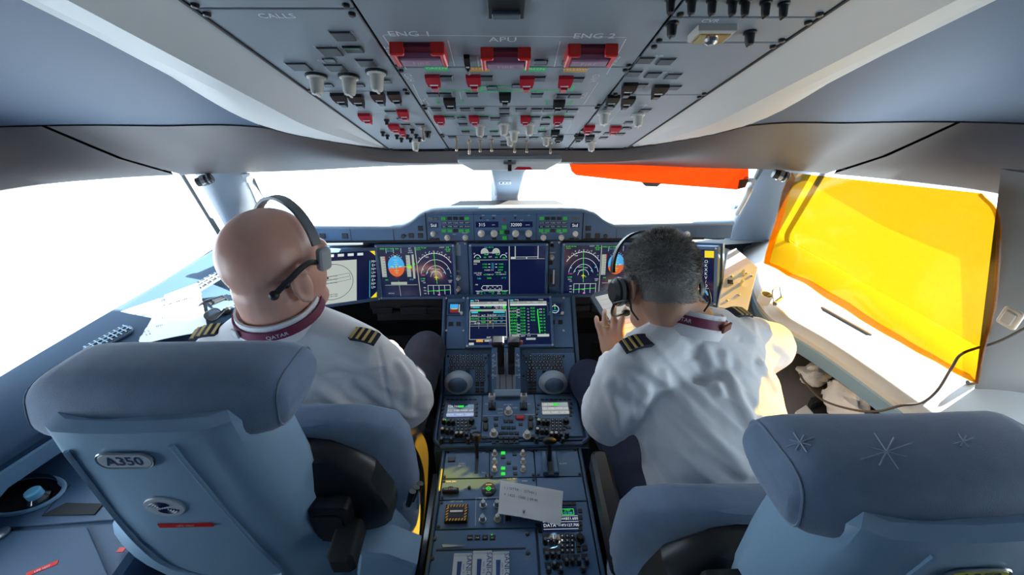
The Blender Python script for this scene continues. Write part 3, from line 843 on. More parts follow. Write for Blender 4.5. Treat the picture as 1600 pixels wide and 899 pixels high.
dw = half_c * 2
# centre display
fr = MP
D = {}
D['center'] = display(MP, -half_c, vd0, half_c, vd1, .011, 'wide centre display showing engine and cruise pages, beside an empty dark half')
D['left'] = display(MP, -c2 - dw, vd0, -c2, vd1, .011, 'flight display with attitude ball and map arcs, left of the cruise page display')
D['right'] = display(MP, c2, vd0, c2 + dw, vd1, .011, 'first officer flight display with map arcs, partly behind the grey-haired head')
# -- captain flight display
def flight_symbols(sc, flip=False):
    # reference coordinates: crop 570..710 x 375..465 (x10); the halves trade places for the first officer
    a = (lambda x: x) if not flip else (lambda x: x + (585 if x < 690 else -590))
    s = sc
    A = [(a(x), y) for x, y in ()]
    s.line([(690, 115), (722, 808)] if not flip else [(690, 115), (690, 808)], 12, S_GREY)
    X = lambda x, y=400: a(x)
    # attitude ball
    cx, cy, r = a(362), 380, 138
    up = [(cx + 132 * math.cos(math.radians(t)), cy - 8 - 140 * math.sin(math.radians(t))) for t in range(0, 181, 9)]
    s.poly([(cx + 132, cy + 8)] + up + [(cx - 128, cy + 32)], S_BLUE)
    dn = [(cx + 132 * math.cos(math.radians(t)), cy + 10 + 135 * math.sin(math.radians(t))) for t in range(0, 181, 9)]
    s.poly([(cx - 128, cy + 32)] + dn[::-1] + [(cx + 132, cy + 8)], S_BROWN, 1.2)
    for k, w in ((-90, 40), (-60, 25), (-30, 40), (60, 40), (90, 25)): s.line([(cx - w, cy + k), (cx + w, cy + k)], 5, S_WHITE)
    s.line([(cx - 90, cy), (cx - 50, cy), (cx - 50, cy + 15)], 9, S_YEL, 3); s.line([(cx + 90, cy), (cx + 50, cy), (cx + 50, cy + 15)], 9, S_YEL, 3)
    s.rect(cx - 9, cy - 9, cx + 9, cy + 9, S_YEL, 3); s.line([(cx, cy - 70), (cx, cy + 110)], 5, S_GREEN, 3)
    s.poly([(cx - 14, 225), (cx + 8, 225), (cx - 3, 260)], S_YEL, 3)
    for t in (50, 65, 78, 102, 115, 130): s.line([(cx + 142 * math.cos(math.radians(t)), cy - 8 - 150 * math.sin(math.radians(t))), (cx + 152 * math.cos(math.radians(t)), cy - 8 - 164 * math.sin(math.radians(t)))], 6, S_WHITE)
    # tapes
    s.rect(a(120), 240, a(195), 530, S_GREY)
    for k in range(8): s.line([(a(150), 262 + k * 36), (a(195), 262 + k * 36)], 4, SCREEN, 3)
    s.rect(a(186), 240, a(200), 300, glow('screen_red', (.8, .03, .03), .8), 3)
    s.rect(a(530), 225, a(595), 530, S_GREY); s.rect(a(625), 215, a(660), 555, S_GREY)
    for k in range(7): s.line([(a(530), 250 + k * 42), (a(560), 250 + k * 42)], 4, SCREEN, 3)
    s.rect(a(545), 365, a(608), 402, S_GREEN, 3.5); s.line([(a(490), 385), (a(610), 385), (a(610), 405), (a(548), 405)], 7, S_YEL, 4)
    s.rect(a(640), 335, a(668), 362, S_GREEN, 3)
    s.rect(a(252), 602, a(515), 640, S_GREY); s.line([(a(380), 585), (a(380), 640)], 6, S_GREEN, 3)
    for t, x, y, z, m in (('SPEED', 165, 135, 30, S_GREEN), ('ALT CRZ', 280, 135, 30, S_GREEN), ('NAV', 400, 135, 30, S_GREEN), ('ALT CST', 285, 165, 26, S_CYAN), ('AP1', 608, 130, 30, S_WHITE), ('1FD2', 612, 160, 28, S_WHITE), ('A/THR', 612, 188, 28, S_WHITE), ('.842', 185, 572, 32, S_GREEN), ('STD', 596, 570, 34, S_CYAN), ('ACT FLT', 240, 768, 26, S_WHITE)):
        s.txt(t, a(x), y, z, m)
    for x in (222, 342, 462): s.line([(a(x), 125), (a(x), 195)], 5, S_WHITE)
    s.line([(a(150), 648), (a(685), 645)], 7, S_GREY); s.line([(a(385), 650), (a(392), 806)], 7, S_GREY)
    # map
    cx, cy = a(1002), 540
    for r, a0, a1 in ((90, 5, 175), (165, 15, 165), (250, 12, 168)): s.arc(cx, cy, r, a0, a1, 6, S_WHITE, 2, 20)
    s.arc(cx - 14, cy, 338, 37, 143, 8, S_WHITE, 2, 26)
    for i in range(15):
        t = 40 + i * 7; r0 = 338; r1 = 362 if i % 2 else 352
        s.line([(cx - 14 + r0 * math.cos(math.radians(t)), cy - r0 * math.sin(math.radians(t))), (cx - 14 + r1 * math.cos(math.radians(t)), cy - r1 * math.sin(math.radians(t)))], 6, S_WHITE)
    for t, x, y in (('6', 748, 265), ('7', 800, 225), ('8', 855, 192), ('9', 918, 182), ('10', 985, 175), ('11', 1052, 180), ('12', 1115, 190), ('13', 1175, 222), ('14', 1228, 258)): s.txt(t, a(x), y, 30, S_WHITE)
    s.line([(cx - 16, 190), (cx + 8, 635)], 7, S_GREEN, 3)
    s.line([(cx - 30, cy), (cx + 30, cy)], 12, S_YEL, 4); s.line([(cx, cy - 25), (cx, cy + 35)], 12, S_YEL, 4)
    for t, x, y, z, m in (('GS 485 TAS 486', 782, 125, 26, S_GREEN), ('275/13', 740, 150, 26, S_GREEN), ('LAGAT', 1122, 122, 26, S_WHITE), ('098', 1212, 122, 30, S_GREEN), ('345 NM', 1215, 148, 28, S_GREEN), ('12:08', 1215, 172, 28, S_GREEN), ('KUGTO', 942, 415, 24, S_WHITE), ('LAMRO', 1035, 425, 24, S_WHITE), ('RATVO', 955, 465, 24, S_WHITE), ('TERR', 870, 255, 26, S_WHITE), ('VOR1', 790, 510, 30, S_MAG), ('H 098', 780, 560, 30, S_GREEN), ('ADF1', 780, 592, 26, S_WHITE), ('320', 800, 618, 26, S_WHITE), ('VOR2', 1228, 590, 26, S_WHITE), ('GPS', 1225, 612, 26, S_WHITE), ('15', 1245, 528, 28, S_GREEN), ('FIX', 1040, 553, 26, S_GREEN)):
        s.txt(t, a(x), y, z, m)
    for x, y in ((795, 424), (1198, 420), (862, 472), (1135, 470)): s.rect(a(x) - 9, y - 9, a(x) + 9, y + 9, S_CYAN, 3)
    for x in (855, 945, 1037, 1130, 1222): s.line([(a(x), 655), (a(x), 790)], 6, S_WHITE)
    s.line([(a(850), 657), (a(1228), 657)], 6, S_WHITE); s.line([(a(835), 742), (a(1228), 722)], 8, S_GREEN, 3)
    for t, y in (('480', 690), ('320', 732), ('160', 775)): s.txt(t, a(800), y, 28, S_WHITE)
    s.rect(a(1012), 785, a(1050), 805, S_MAG, 3); s.txt('CRZ', a(1010), 742, 22, S_WHITE, 4)
t, sc, r, h = D['left']; s = Scr(MP, *r, (88, 108, 1290, 815), h); flight_symbols(s); s.done(sc)
t, sc, r, h = D['right']; s = Scr(MP, *r, (88, 108, 1290, 815), h); flight_symbols(s, True); s.done(sc)
# -- centre engine / cruise display: crop 720..860 x 375..465 (x10)
t, sc, r, h = D['center']; s = Scr(MP, *r, (108, 92, 1250, 795), h)
s.line([(688, 95), (688, 780)], 14, S_GREY); s.line([(140, 284), (660, 284)], 7, S_GREY)
for cx in (308, 485):
    s.disc(cx, 180, 52, S_GREY, 1, -10, 200); s.arc(cx, 180, 55, -40, 200, 5, S_WHITE); s.txt('86.4', cx + 25, 208, 34, S_GREEN); s.txt('845', cx + 4, 250, 28, S_GREEN)
for cx, q in ((195, -1), (598, 1)): s.arc(cx, 262, 50, 10, 170, 9, S_WHITE); s.txt('580', cx + 8, 258, 30, S_GREEN); s.txt('FF', cx + q * 45, 198, 30, S_WHITE)
s.txt('THR', 395, 185, 30, S_WHITE); s.txt('EGT', 395, 243, 28, S_WHITE); s.txt('CLB', 330, 112, 26, S_CYAN); s.txt('85.7 %', 408, 112, 28, S_GREEN)
s.rect(135, 292, 232, 318, S_GREY); s.txt('CRUISE', 183, 305, 24, SCREEN, 4); s.txt('ENG', 160, 340, 26, S_WHITE)
for y in (345, 388):
    s.txt('11720', 304, y, 30, S_GREEN); s.txt('11690', 555, y, 30, S_GREEN); s.rect(360, y - 5, 390, y + 3, S_WHITE); s.rect(468, y - 5, 498, y + 3, S_WHITE); s.txt('FU', 430, y - 8, 28, S_CYAN); s.txt('KG', 430, y + 12, 26, S_CYAN)
s.txt('F.USED 1+2', 370, 428, 28, S_WHITE); s.txt('23410', 548, 427, 30, S_GREEN)
s.txt('LDG ELEV', 195, 468, 28, S_WHITE); s.txt('MSL FT', 210, 495, 26, S_WHITE); s.txt('AUTO', 318, 492, 26, S_GREEN); s.txt('CAB ALT', 392, 492, 26, S_WHITE); s.txt('CAB V/S', 508, 462, 26, S_WHITE); s.txt('35', 625, 460, 28, S_GREEN); s.txt('AUTO', 510, 490, 26, S_GREEN); s.txt('DELTA P', 588, 490, 26, S_WHITE)
s.txt('7.80', 210, 548, 34, S_CYAN); s.txt('5600', 370, 543, 34, S_GREEN); s.txt('23 °C', 600, 541, 30, S_CYAN); s.txt('AIR', 170, 635, 28, S_WHITE)
s.line([(270, 650), (565, 652), (565, 712), (270, 712), (242, 690), (270, 650)], 7, S_WHITE); s.line([(330, 652), (330, 712)], 5, S_WHITE)
for i in range(6): s.txt('2' + str(i), 350 + i * 36, 668 + (i % 2) * 28, 26, S_WHITE)
s.line([(150, 728), (665, 728)], 6, S_WHITE)
for t_, x, y, m in (('TAT', 188, 742, S_WHITE), ('SAT', 188, 762, S_WHITE), ('ISA', 188, 780, S_WHITE), ('-22', 240, 745, S_GREEN), ('-50', 240, 775, S_GREEN), ('°C', 290, 760, S_CYAN), ('12 H 08', 400, 745, S_GREEN), ('34', 420, 770, S_GREEN), ('GW', 515, 745, S_WHITE), ('FOB', 520, 772, S_WHITE), ('214600', 605, 742, S_GREEN), ('34820', 605, 775, S_GREEN)): s.txt(t_, x, y, 27, m)
s.line([(780, 95), (780, 245)], 16, S_GREY); s.line([(1133, 95), (1133, 275)], 10, S_WHITE); s.line([(780, 248), (1133, 248)], 6, S_WHITE); s.line([(715, 274), (1238, 274)], 7, S_GREY); s.rect(712, 245, 785, 275, S_PAGE); s.rect(948, 252, 965, 276, S_PAGE, 3)
s.done(sc)
# -- switch columns
def mknob(px, py, r=.009, h=.02, m=WHITEK, base=.014): return knob(MP, ip, px, py, r, h, m, base)
for py in (434, 451): mknob(716, py, .0085, .022)
obj('placard_plate', boxm(.034, .045, .001), mat('placard_pale', (.24, .36, .47), .4), ip, MP.P(713, 391, .014))
mknob(863, 384, .006, .018, KEYM); mknob(862, 402, .0085, .02)
button(MP, ip, 860, 411, 6, .9, KEYM, .004, h=.014)
g = obj('gear_lever_slot', boxm(.03, .078, .004, .001), PANELD, ip, MP.P(862, 434, .014))
u, v = MP.pp(859, 433, .018)
obj('gear_lever', MB().addm(_tube([(0, 0, 0), (0, 0, .03)], .004, 8)).addm(_box(.012, .034, .012, .003), T((0, .004, .026))), BLACK, g, MP.at(u, v, .018))
obj('lever_scale', boxm(.006, .06, .001), LEGEND, g, MP.at(u + .016, v, .018))
m = MB()
for px, py, t_ in ((716, 424, 'BRT'), (714, 442, 'OFF'), (864, 395, 'BARO'), (712, 385, 'DU')): m.addm(text_mb(t_, .008), T((*MP.pp(px, py, .0145), .0147)))
obj('lettering', m, LEGEND, ip, MP.M, kind='stuff')
for px in (600, 640, 668, 745, 830, 900, 912):
    obj('dust_stud', lathem([(.003, 0), (.003, .006), (.002, .007)], 8), BRASS if px in (745, 830) else KEYM, ip, MP.P(px, 378.5, .0))
# dark space and pull-out tables under the flight displays
for s_, who in ((-1, 'captain'), (1, 'first officer')):
    fr = Frame((s_ * .415, 1.49, .752), (1, 0, 0), (0, .12, .99))
    tb = thing('folding_table', 'dark stowed folding table under the %s flight display' % who, 'table', fr.at(0, -.05, 0))
    obj('tray', boxm(.33, .05, .10, .006), BLACK, tb, fr.at(0, .028, -.10))
    obj('upper_rail', boxm(.34, .014, .05, .003), BLACKM, tb, fr.at(0, .07, -.04))
    obj('latch', boxm(.11, .034, .018, .004), KEYM, tb, fr.at(-s_ * .02, .0, .0))
    for q in (-1, 1):
        obj('side_latch', boxm(.085, .026, .012, .004), BLACK, tb, fr.at(q * .11, .0, .0))
    obj('lower_shelf', boxm(.30, .05, .08, .006), BLACKM, tb, fr.at(0, -.045, -.11))
    pd = thing('rudder_pedals', 'dark rudder pedal pair in the footwell ahead of the %s' % who, 'pedals', (s_ * .43, 1.85, .12))
    for q in (-1, 1):
        M = T((s_ * .43 + q * .09, 1.85, .16)) @ Rot(65, 'X')
        obj('pedal', rboxm(.10, .20, .02, .02, .004), BLACKM, pd, M)
        obj('pedal_arm', MB().addm(_tube([(0, 0, 0), (0, .02, .16)], .012, 8)), BLACK, pd, T((s_ * .43 + q * .09, 1.87, 0.0)))
# -- angled outer displays
itop, ibot, otop, obot = atD(1012, 381, 1.70), atD(999, 462, 1.775), atD(1139, 386, 1.495), atD(1124, 476, 1.565)
for s_, who in ((-1, 'captain'), (1, 'first officer')):
    it, ib, ot, ob = [mir(p + Vector((.0, 0, 0)), s_) for p in (itop, ibot, otop, obot)]
    if s_ > 0: fr = Frame(ib, (ob - ib), (it - ib))
    else: fr = Frame(ob, (ib - ob), (ot - ob))
    w = (ob - ib).length; hgt = ((it - ib).length + (ot - ob).length) / 2
    fr.o -= fr.n * .03
    t, sc, r, h = display(fr, 0, 0, w, hgt, .012, 'angled outer display with a pale %s' % ('chart page, beside the bald head' if s_ < 0 else 'green map, right of the grey-haired head'))
    s = Scr(fr, *r, (0, 0, 100, 78), h)
    if s_ < 0:
        s.rect(0, 13, 70, 78, S_PAGE); s.arc(38, 45, 27, 0, 360, .6, SCREEN, 2, 40)
        s.line([(20, 38), (60, 33), (62, 43), (22, 48), (20, 38)], .4, SCREEN); s.line([(22, 43), (60, 38)], .4, SCREEN)
        for y in (36, 41, 46, 64, 67): s.txt('DOH 098 OTBD', 36, y, 2.4, SCREEN)
        s.line([(88.5, 16), (88.5, 76)], .8, S_CYAN)
        s.poly([(88, 1), (99, 1), (99, 11)], S_YEL, 3); s.poly([(99, 77), (99, 68), (90, 77)], S_YEL, 3)
        for i in range(8): s.txt('MENU'[i % 4] + '>', 94, 18 + i * 6, 5, S_WHITE)
    else:
        s.rect(0, 12, 78, 78, glow('screen_map', (.36, .68, .55), .85)); s.poly([(35, 13), (75, 14), (72, 22), (48, 20)], glow('screen_map_pink', (.75, .55, .5), .85), 2)
        s.poly([(0, 55), (40, 78), (0, 78)], glow('screen_map_teal', (.22, .55, .5), .85), 2); s.line([(10, 40), (60, 78)], .7, SCREEN, 3)
        s.rect(88, 2, 99, 12, S_YEL, 3)
        for i in range(9): s.txt('OKXKV/OC1'[i], 90, 18 + i * 6, 5.5, S_WHITE)
        s.rect(86, 62, 95, 68, S_BLUE, 2)
    for i in range(6): s.rect(6 + i * 13, 3, 14 + i * 13, 7, S_WHITE, 2)
    s.done(sc)
    obj('mount', MB().addm(_box(w + .012, hgt + .012, .02), T((w / 2, hgt / 2, -.022))), PANELD, t, fr.M)

# ================================================================== glareshield
GF = Frame((0, 1.485, 1.066), (1, 0, 0), (0, .20, .98))
gs = thing('glareshield', 'blue grey glareshield with the raised autopilot control panel in its middle', 'glareshield', GF.M)
topL = [(436, 357), (560, 357.5), (618, 357.5), (632, 355), (645, 348), (656, 339), (668, 334), (690, 330.5), (789, 329)]
top = [GF.pp(*p) for p in topL]
top = [(-abs(u), v) for u, v in top[:-1]] + [(0, top[-1][1])]
top = top + [(-u, v) for u, v in top[-2::-1]]
bv = GF.pp(789, 376)[1]
poly = [(top[0][0], bv), (top[-1][0], bv)] + top[::-1]
obj('face', _prism(poly, .10, .002, -.10), PANEL, gs, GF.M)
tp = smooth_pts([(u, v, 0) for u, v in top], 4)
pad = MB(); rings = []
for p in tp:
    ring = []
    for k in range(9):
        a = math.radians(-60 + 240 * k / 8)
        ring.append(Vector((p.x, p.y + .004 + .010 * math.sin(a), -.012 + .016 * math.cos(a))))
    ring.append(Vector((p.x, p.y - .004, -.16)))
    rings.append(ring)
pad.addm(_loft(rings, cap=True, closed=False))
obj('padded_lip', pad, mat('pad_blue', (.20, .27, .36), .6, bump=.3, bscale=500), gs, GF.M)
# hood on top of the raised middle
hood = _prism([(-.29, 0), (.29, 0), (.25, .10), (.20, .17), (-.20, .17), (-.25, .10)], .012, .004)
obj('hood', hood, BLACKM, gs, T((0, 1.56, 1.128)))
fp0, fp1 = GF.pp(665, 334), GF.pp(911, 374)
obj('control_panel', uvplate(-fp1[0], fp1[0], fp1[1], GF.pp(789, 335)[1], .004, 0, .0), PANEL, gs, GF.M)
for px in (740.5, 838): obj('panel_joint', boxm(.0016, .105, .0006), SEAM, gs, GF.P(px, 355, .004))
for px in (666, 910.5): obj('panel_joint', boxm(.004, .108, .0012), SEAM, gs, GF.P(px, 355, .004))
for px in (548, 615, 1030, 963): obj('panel_joint', boxm(.0012, .045, .0012), SEAM, gs, GF.P(px, 367, .0))
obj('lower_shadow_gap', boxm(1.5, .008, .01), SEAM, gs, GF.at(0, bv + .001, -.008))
FB = .004
def fkey(px, py, w=7, m=KEYM, asp=.75): return button(GF, gs, px, py, w, asp, m, .0035, h=FB, name='key')
KG = mat('key_green', (.02, .20, .05), .4, emit=(.02, .35, .04), estr=.35)
for sgn in (1, -1):
    X = (lambda x: x) if sgn > 0 else (lambda x: 1578 - x - 2)
    for x in (673, 681): fkey(X(x), 341.5, 7, KEYG)
    for x, lit in ((693, 1), (702.5, 0), (711.5, 0), (721, 0), (729.5, 1)): fkey(X(x), 341.5, 7, KG if lit else KEYM)
    for x, lit in ((693.5, 1), (703, 1), (712, 0), (721, 1), (730.5, 1)): fkey(X(x), 360.5, 7, KG if lit else KEYM)
    for y in (348.5, 354.2):
        st = obj('legend_strip', boxm(GF.w(712, y, 45), .009, .001), mat('strip_navy', (.01, .02, .07), .3), gs, GF.P(X(712), y, FB))
        m = MB()
        for i, t_ in enumerate(('CSTR', 'WPT', 'VORD', 'NDB', 'ARPT') if y < 350 else ('ILS', 'VOR', 'NAV', 'ARC', 'PLAN')): m.addm(text_mb(t_, .0075), T((GF.w(712, y, (-18 + i * 9)), 0, .0013)))
        obj('lettering', m, LEGEND, st, GF.P(X(712), y, FB), kind='stuff')
    w = obj('baro_window', boxm(GF.w(677, 352, 14), .020, .001), SCREEN, gs, GF.P(X(677.5), 352, FB))
    obj('digits', text_mb('Std', .017), S_WHITE, w, GF.P(X(677.5), 352.6, FB + .0015))
    knob(GF, gs, X(677), 365.5, .0085, .020, WHITEK, FB, 'selector_knob')
    for x in (699, 727): knob(GF, gs, X(x), 371.5, .0088, .020, WHITEK, FB, 'selector_knob')
    for x in (675, 683): fkey(X(x), 374.3, 7, KEYM, .6)
    for x in (657,): button(GF, gs, X(x), 357, 8, .95, KEYM, .003, h=0); button(GF, gs, X(x), 368.5, 8, .95, KEYM, .003, h=0)
    button(GF, gs, X(642.5), 368.5, 8, .95, KEYM, .003, h=0)
    k = obj('chrono_button', lathem([(.008, 0), (.008, .004), (.006, .006)], 14), BLACK, gs, GF.P(X(630), 369, 0))
for px in (539, 504, 1058): button(GF, gs, px, 369 if px < 800 else 365.5, 9, .9, KEYM, .003, h=0)
knob(GF, gs, 1073, 366, .010, .018, WHITEK, 0, 'selector_knob')
for px, t_, t2 in ((761, '315', '---'), (814.5, '32000', '----')):
    w = obj('readout_window', boxm(GF.w(px, 351, 35), .022, .001), SCREEN, gs, GF.P(px, 351, FB))
    obj('digits', text_mb(t_, .017), S_WHITE, w, GF.P(px - 8, 351.6, FB + .0015)); obj('dashes', text_mb(t2, .012), S_WHITE, w, GF.P(px + 10, 351.3, FB + .0015))
for px in (752, 772, 805.5, 826): knob(GF, gs, px, 365, .0108, .022, WHITEK, FB, 'selector_knob')
for px, py in ((788, 355), (784, 363), (788.5, 372)): fkey(px, py, 7, KG, .9)
fkey(792.5, 363, 7, KEYM, .9)
for px in (772, 805.5, 825.5): fkey(px, 373, 7, KEYM, .5)
for px, py, mm in ((751, 341, BLACK), (771, 341, BLACK), (788, 343.5, RED), (805, 340.5, BLACK)): obj('push_knob', lathem([(.0045, 0), (.0045, .004), (.003, .005)], 10), mm, gs, GF.P(px, py, FB))
m = MB()
for px, py, t_ in ((755, 336.5, 'SPD'), (772, 336.5, 'HDG'), (805, 336.5, 'ALT'), (826, 336.5, 'V/S'), (710, 366, 'NAV'), (727, 364, 'RANGE'), (850, 364, 'RANGE'), (876, 364, 'NAV'), (762, 344, 'SPD'), (815, 344, 'ALT')): m.addm(text_mb(t_, .0065), T((*GF.pp(px, py), FB + .0008)))
obj('lettering', m, LEGEND, gs, GF.M, kind='stuff')
# ================================================================== centre pedestal
prof = [(1.47, .840), (1.45, .828), (1.289, .698), (1.155, .591), (.958, .571)]
LD = Frame((0, 1.289, .698), (1, 0, 0), (0, .161, .130))
KC = Frame((0, 1.155, .591), (1, 0, 0), (0, .134, .107))
RM = Frame((0, .958, .571), (1, 0, 0), (0, .197, .020))
PE = Frame((0, .56, .55), (1, 0, 0), (0, 1, 0))
LDv, KCv, RMv = Vector((.161, .130)).length, Vector((.134, .107)).length, Vector((.197, .02)).length
ped = thing('center_pedestal', 'blue centre pedestal with thrust levers, radio panels and switch modules between the seats', 'pedestal', (0, .75, 0))
# body
rings = []
for x in (-.262, -.256, .256, .262):
    e = .0 if abs(x) < .26 else .012
    rings.append([Vector((x, y, z - .004 - e)) for y, z in prof] + [Vector((x, .935 + e, .56 - e)), Vector((x, .935 + e, .30)), Vector((x, 1.30, .20)), Vector((x, 1.50, .5)), Vector((x, 1.52, .80))])
obj('upper_body', _loft(rings), PANELD, ped)
rings = []
for x in (-.232, -.226, .226, .232):
    e = 0 if abs(x) < .23 else .01
    rings.append([Vector((x, .95, .546 - e)), Vector((x, .25, .546 - e)), Vector((x, .24, .53)), Vector((x, .24, 0)), Vector((x, 1.0, 0)), Vector((x, 1.0, .4))])
obj('lower_body', _loft(rings), PANELD, ped)
# lit rim around the upper section
for s in (-1, 1):
    e = [Vector((s * .258, y, z + .004)) for y, z in prof[1:]]
    e = e[:-1] + [Vector((s * .258, .985, .578)), Vector((s * .250, .958, .574)), Vector((s * .235, .948, .570))]
    obj('side_rail', _tube(smooth_pts(e, 5), .0075, 8), PANELD, ped)
obj('front_rail', _tube([(-.236, .948, .568), (.236, .948, .568)], .008, 8), PANEL, ped)

# --- lower display column
ul = LD.pp(728.5, 500)[0]; ur = -ul
obj('side_plate', uvplate(-.246, ul, .002, LDv, .006, .001), PANEL, ped, LD.M)
obj('side_plate', uvplate(ur, .246, .002, LDv, .006, .001), PANEL, ped, LD.M)
t, sc, r, h = display(LD, ul, .004, ur, LDv + .004, .010, 'lower centre touch display with two text pages of green data', depth=.016)
s = Scr(LD, *r, (75, 88, 1165, 750), h)
s.line([(612, 95), (625, 690)], 12, S_GREY)
for x0, x1 in ((95, 585), (632, 1125)):
    s.rect(x0, 128, x1, 160, S_GREY); s.rect(x0, 165, x1, 190, S_WHITE); s.rect(x0, 100, x0 + 45, 118, S_CYAN); s.line([(x0 + 60, 103), (x0 + 110, 103), (x0 + 110, 120)], 5, S_WHITE); s.txt('F-PLN', x1 - 75, 105, 24, S_WHITE)
    for i in range(4): s.txt(('ACTIVE', 'POSITION', 'SEC', 'DATA')[i], x0 + 55 + i * 118, 144, 24, SCREEN, 4)
s.rect(140, 200, 220, 218, S_CYAN); s.txt('CRZ', 122, 208, 24, S_WHITE); s.txt('FL320', 350, 203, 26, S_GREEN); s.txt('TO', 290, 205, 22, S_WHITE)
s.txt('DEST 12:08', 480, 203, 26, S_WHITE); s.txt('ALT 13:10', 490, 224, 26, S_WHITE); s.rect(540, 190, 575, 232, S_GREEN)
s.rect(95, 240, 580, 268, S_GREY); s.rect(195, 246, 245, 268, S_GREEN, 3); s.rect(405, 270, 560, 294, S_CYAN); s.rect(110, 272, 200, 295, S_CYAN); s.line([(92, 265), (92, 668), (580, 668)], 8, S_GREY); s.line([(578, 262), (582, 655)], 8, S_GREY)
for y in (345, 405, 450, 480): s.line([(95, y), (580, y)], 5, S_GREY)
for x in (212, 330, 400): s.line([(x, 300), (x, 520)], 3, S_GREY)
for t_, x, y, m in (('WIND', 155, 330, S_WHITE), ('ALT', 272, 330, S_WHITE), ('FUEL', 360, 328, S_WHITE), ('TRIP', 420, 328, S_WHITE), ('WAYPT', 510, 328, S_CYAN), ('DOLMA', 152, 377, S_GREEN), ('FL32', 272, 375, S_GREEN), ('76', 360, 372, S_GREEN), ('11.4', 435, 372, S_GREEN), ('12', 515, 372, S_CYAN), ('OTHH', 135, 416, S_WHITE), ('ALTN', 190, 442, S_WHITE), ('5600', 272, 426, S_GREEN), ('58', 362, 426, S_YEL), ('9.8', 435, 424, S_CYAN), ('04', 512, 424, S_CYAN), ('INIT', 345, 643, S_WHITE)): s.txt(t_, x, y, 30, m)
s.rect(400, 635, 475, 660, S_GREEN); s.rect(485, 628, 578, 650, S_PAGE); s.rect(180, 668, 270, 705, S_AMB); s.rect(290, 680, 410, 700, S_PAGE); s.rect(85, 712, 150, 745, S_PAGE)
for i in range(9):
    y = 230 + i * 44
    s.txt(('LAGAT', 'KUGTO', 'DOLMA', 'RATVO', 'SIDAD', 'LAMRO', 'TOKEN', 'BAYAN', 'OTHH')[i], 675, y, 34, S_GREEN if i != 1 else S_WHITE)
    s.txt('12:%02d' % (8 + i * 5), 797, y, 32, S_GREEN); s.txt('%d' % (11 + i), 870, y + 12, 26, S_WHITE)
    if i < 5: s.txt('FL32', 935, y, 30, S_GREEN)
    if i in (0, 1, 2, 5, 6, 7, 8): s.txt('M82', 740, y + 20, 26, S_WHITE)
    s.txt('%d' % (32 - i), 1085, y + 18, 26, S_GREEN)
    if i < 8: s.txt('%03d' % (98 - 4 * i), 1040, y + 18, 26, S_WHITE if i < 2 else S_GREEN)
s.line([(1003, 245), (1000, 300), (1018, 590)], 14, S_GREEN); s.line([(635, 603), (1140, 606)], 5, S_GREY)
s.rect(645, 612, 745, 642, S_GREY); s.txt('DEST', 795, 628, 26, S_WHITE); s.txt('11.4', 870, 626, 26, S_WHITE); s.rect(985, 605, 1140, 640, S_PAGE); s.rect(835, 655, 960, 682, S_PAGE); s.txt('F-PLN INFO', 898, 668, 22, SCREEN, 4)
s.done(sc)
for px, left in ((711.5, True), (867.5, False)):
    M = LD.P(px, 483, .006)
    g = obj('standby_instrument', boxm(.066, .056, .006, .002), PANELD, ped, M)
    s2 = obj('small_screen', boxm(.050, .043, .002, .0005), SCREEN, g, M @ T((-.002, 0, .005)))
    fr = Frame(M @ Vector((-.027, -.0215, .007)), LD.u, LD.v); s = Scr(fr, 0, 0, .050, .043, (0, 0, 100, 86), 0)
    if left:
        s.rect(14, 8, 78, 46, S_BLUE); s.rect(14, 46, 78, 78, glow('screen_dark_red', (.25, .03, .03), .7)); s.line([(25, 48), (70, 48)], 5, S_YEL); s.rect(82, 10, 92, 76, S_GREY)
    else:
        s.arc(50, 50, 30, 0, 360, 5, S_WHITE); s.line([(50, 50), (50, 16)], 5, S_GREEN); s.txt('N', 50, 12, 16, S_WHITE); s.rect(6, 70, 24, 78, S_GREEN); s.line([(30, 62), (70, 62)], 5, S_CYAN)
    s.done(g)
    obj('adjust_knob', lathem([(.006, 0), (.006, .010), (.004, .012)], 12), WHITEK, g, M @ T((.026, -.021, .006)))
    for dx in (-6, 6): button(LD, ped, px + dx - (1 if left else -2), 506.5 if left else 503.5, 7, .95, KEYM, .003, h=.006)
    for dx, dy in ((-14, -17), (13, -17), (-14, 34), (13, 34)): obj('fastener', SCREWM, STEEL, ped, LD.P(px + dx, 483 + dy, .006))

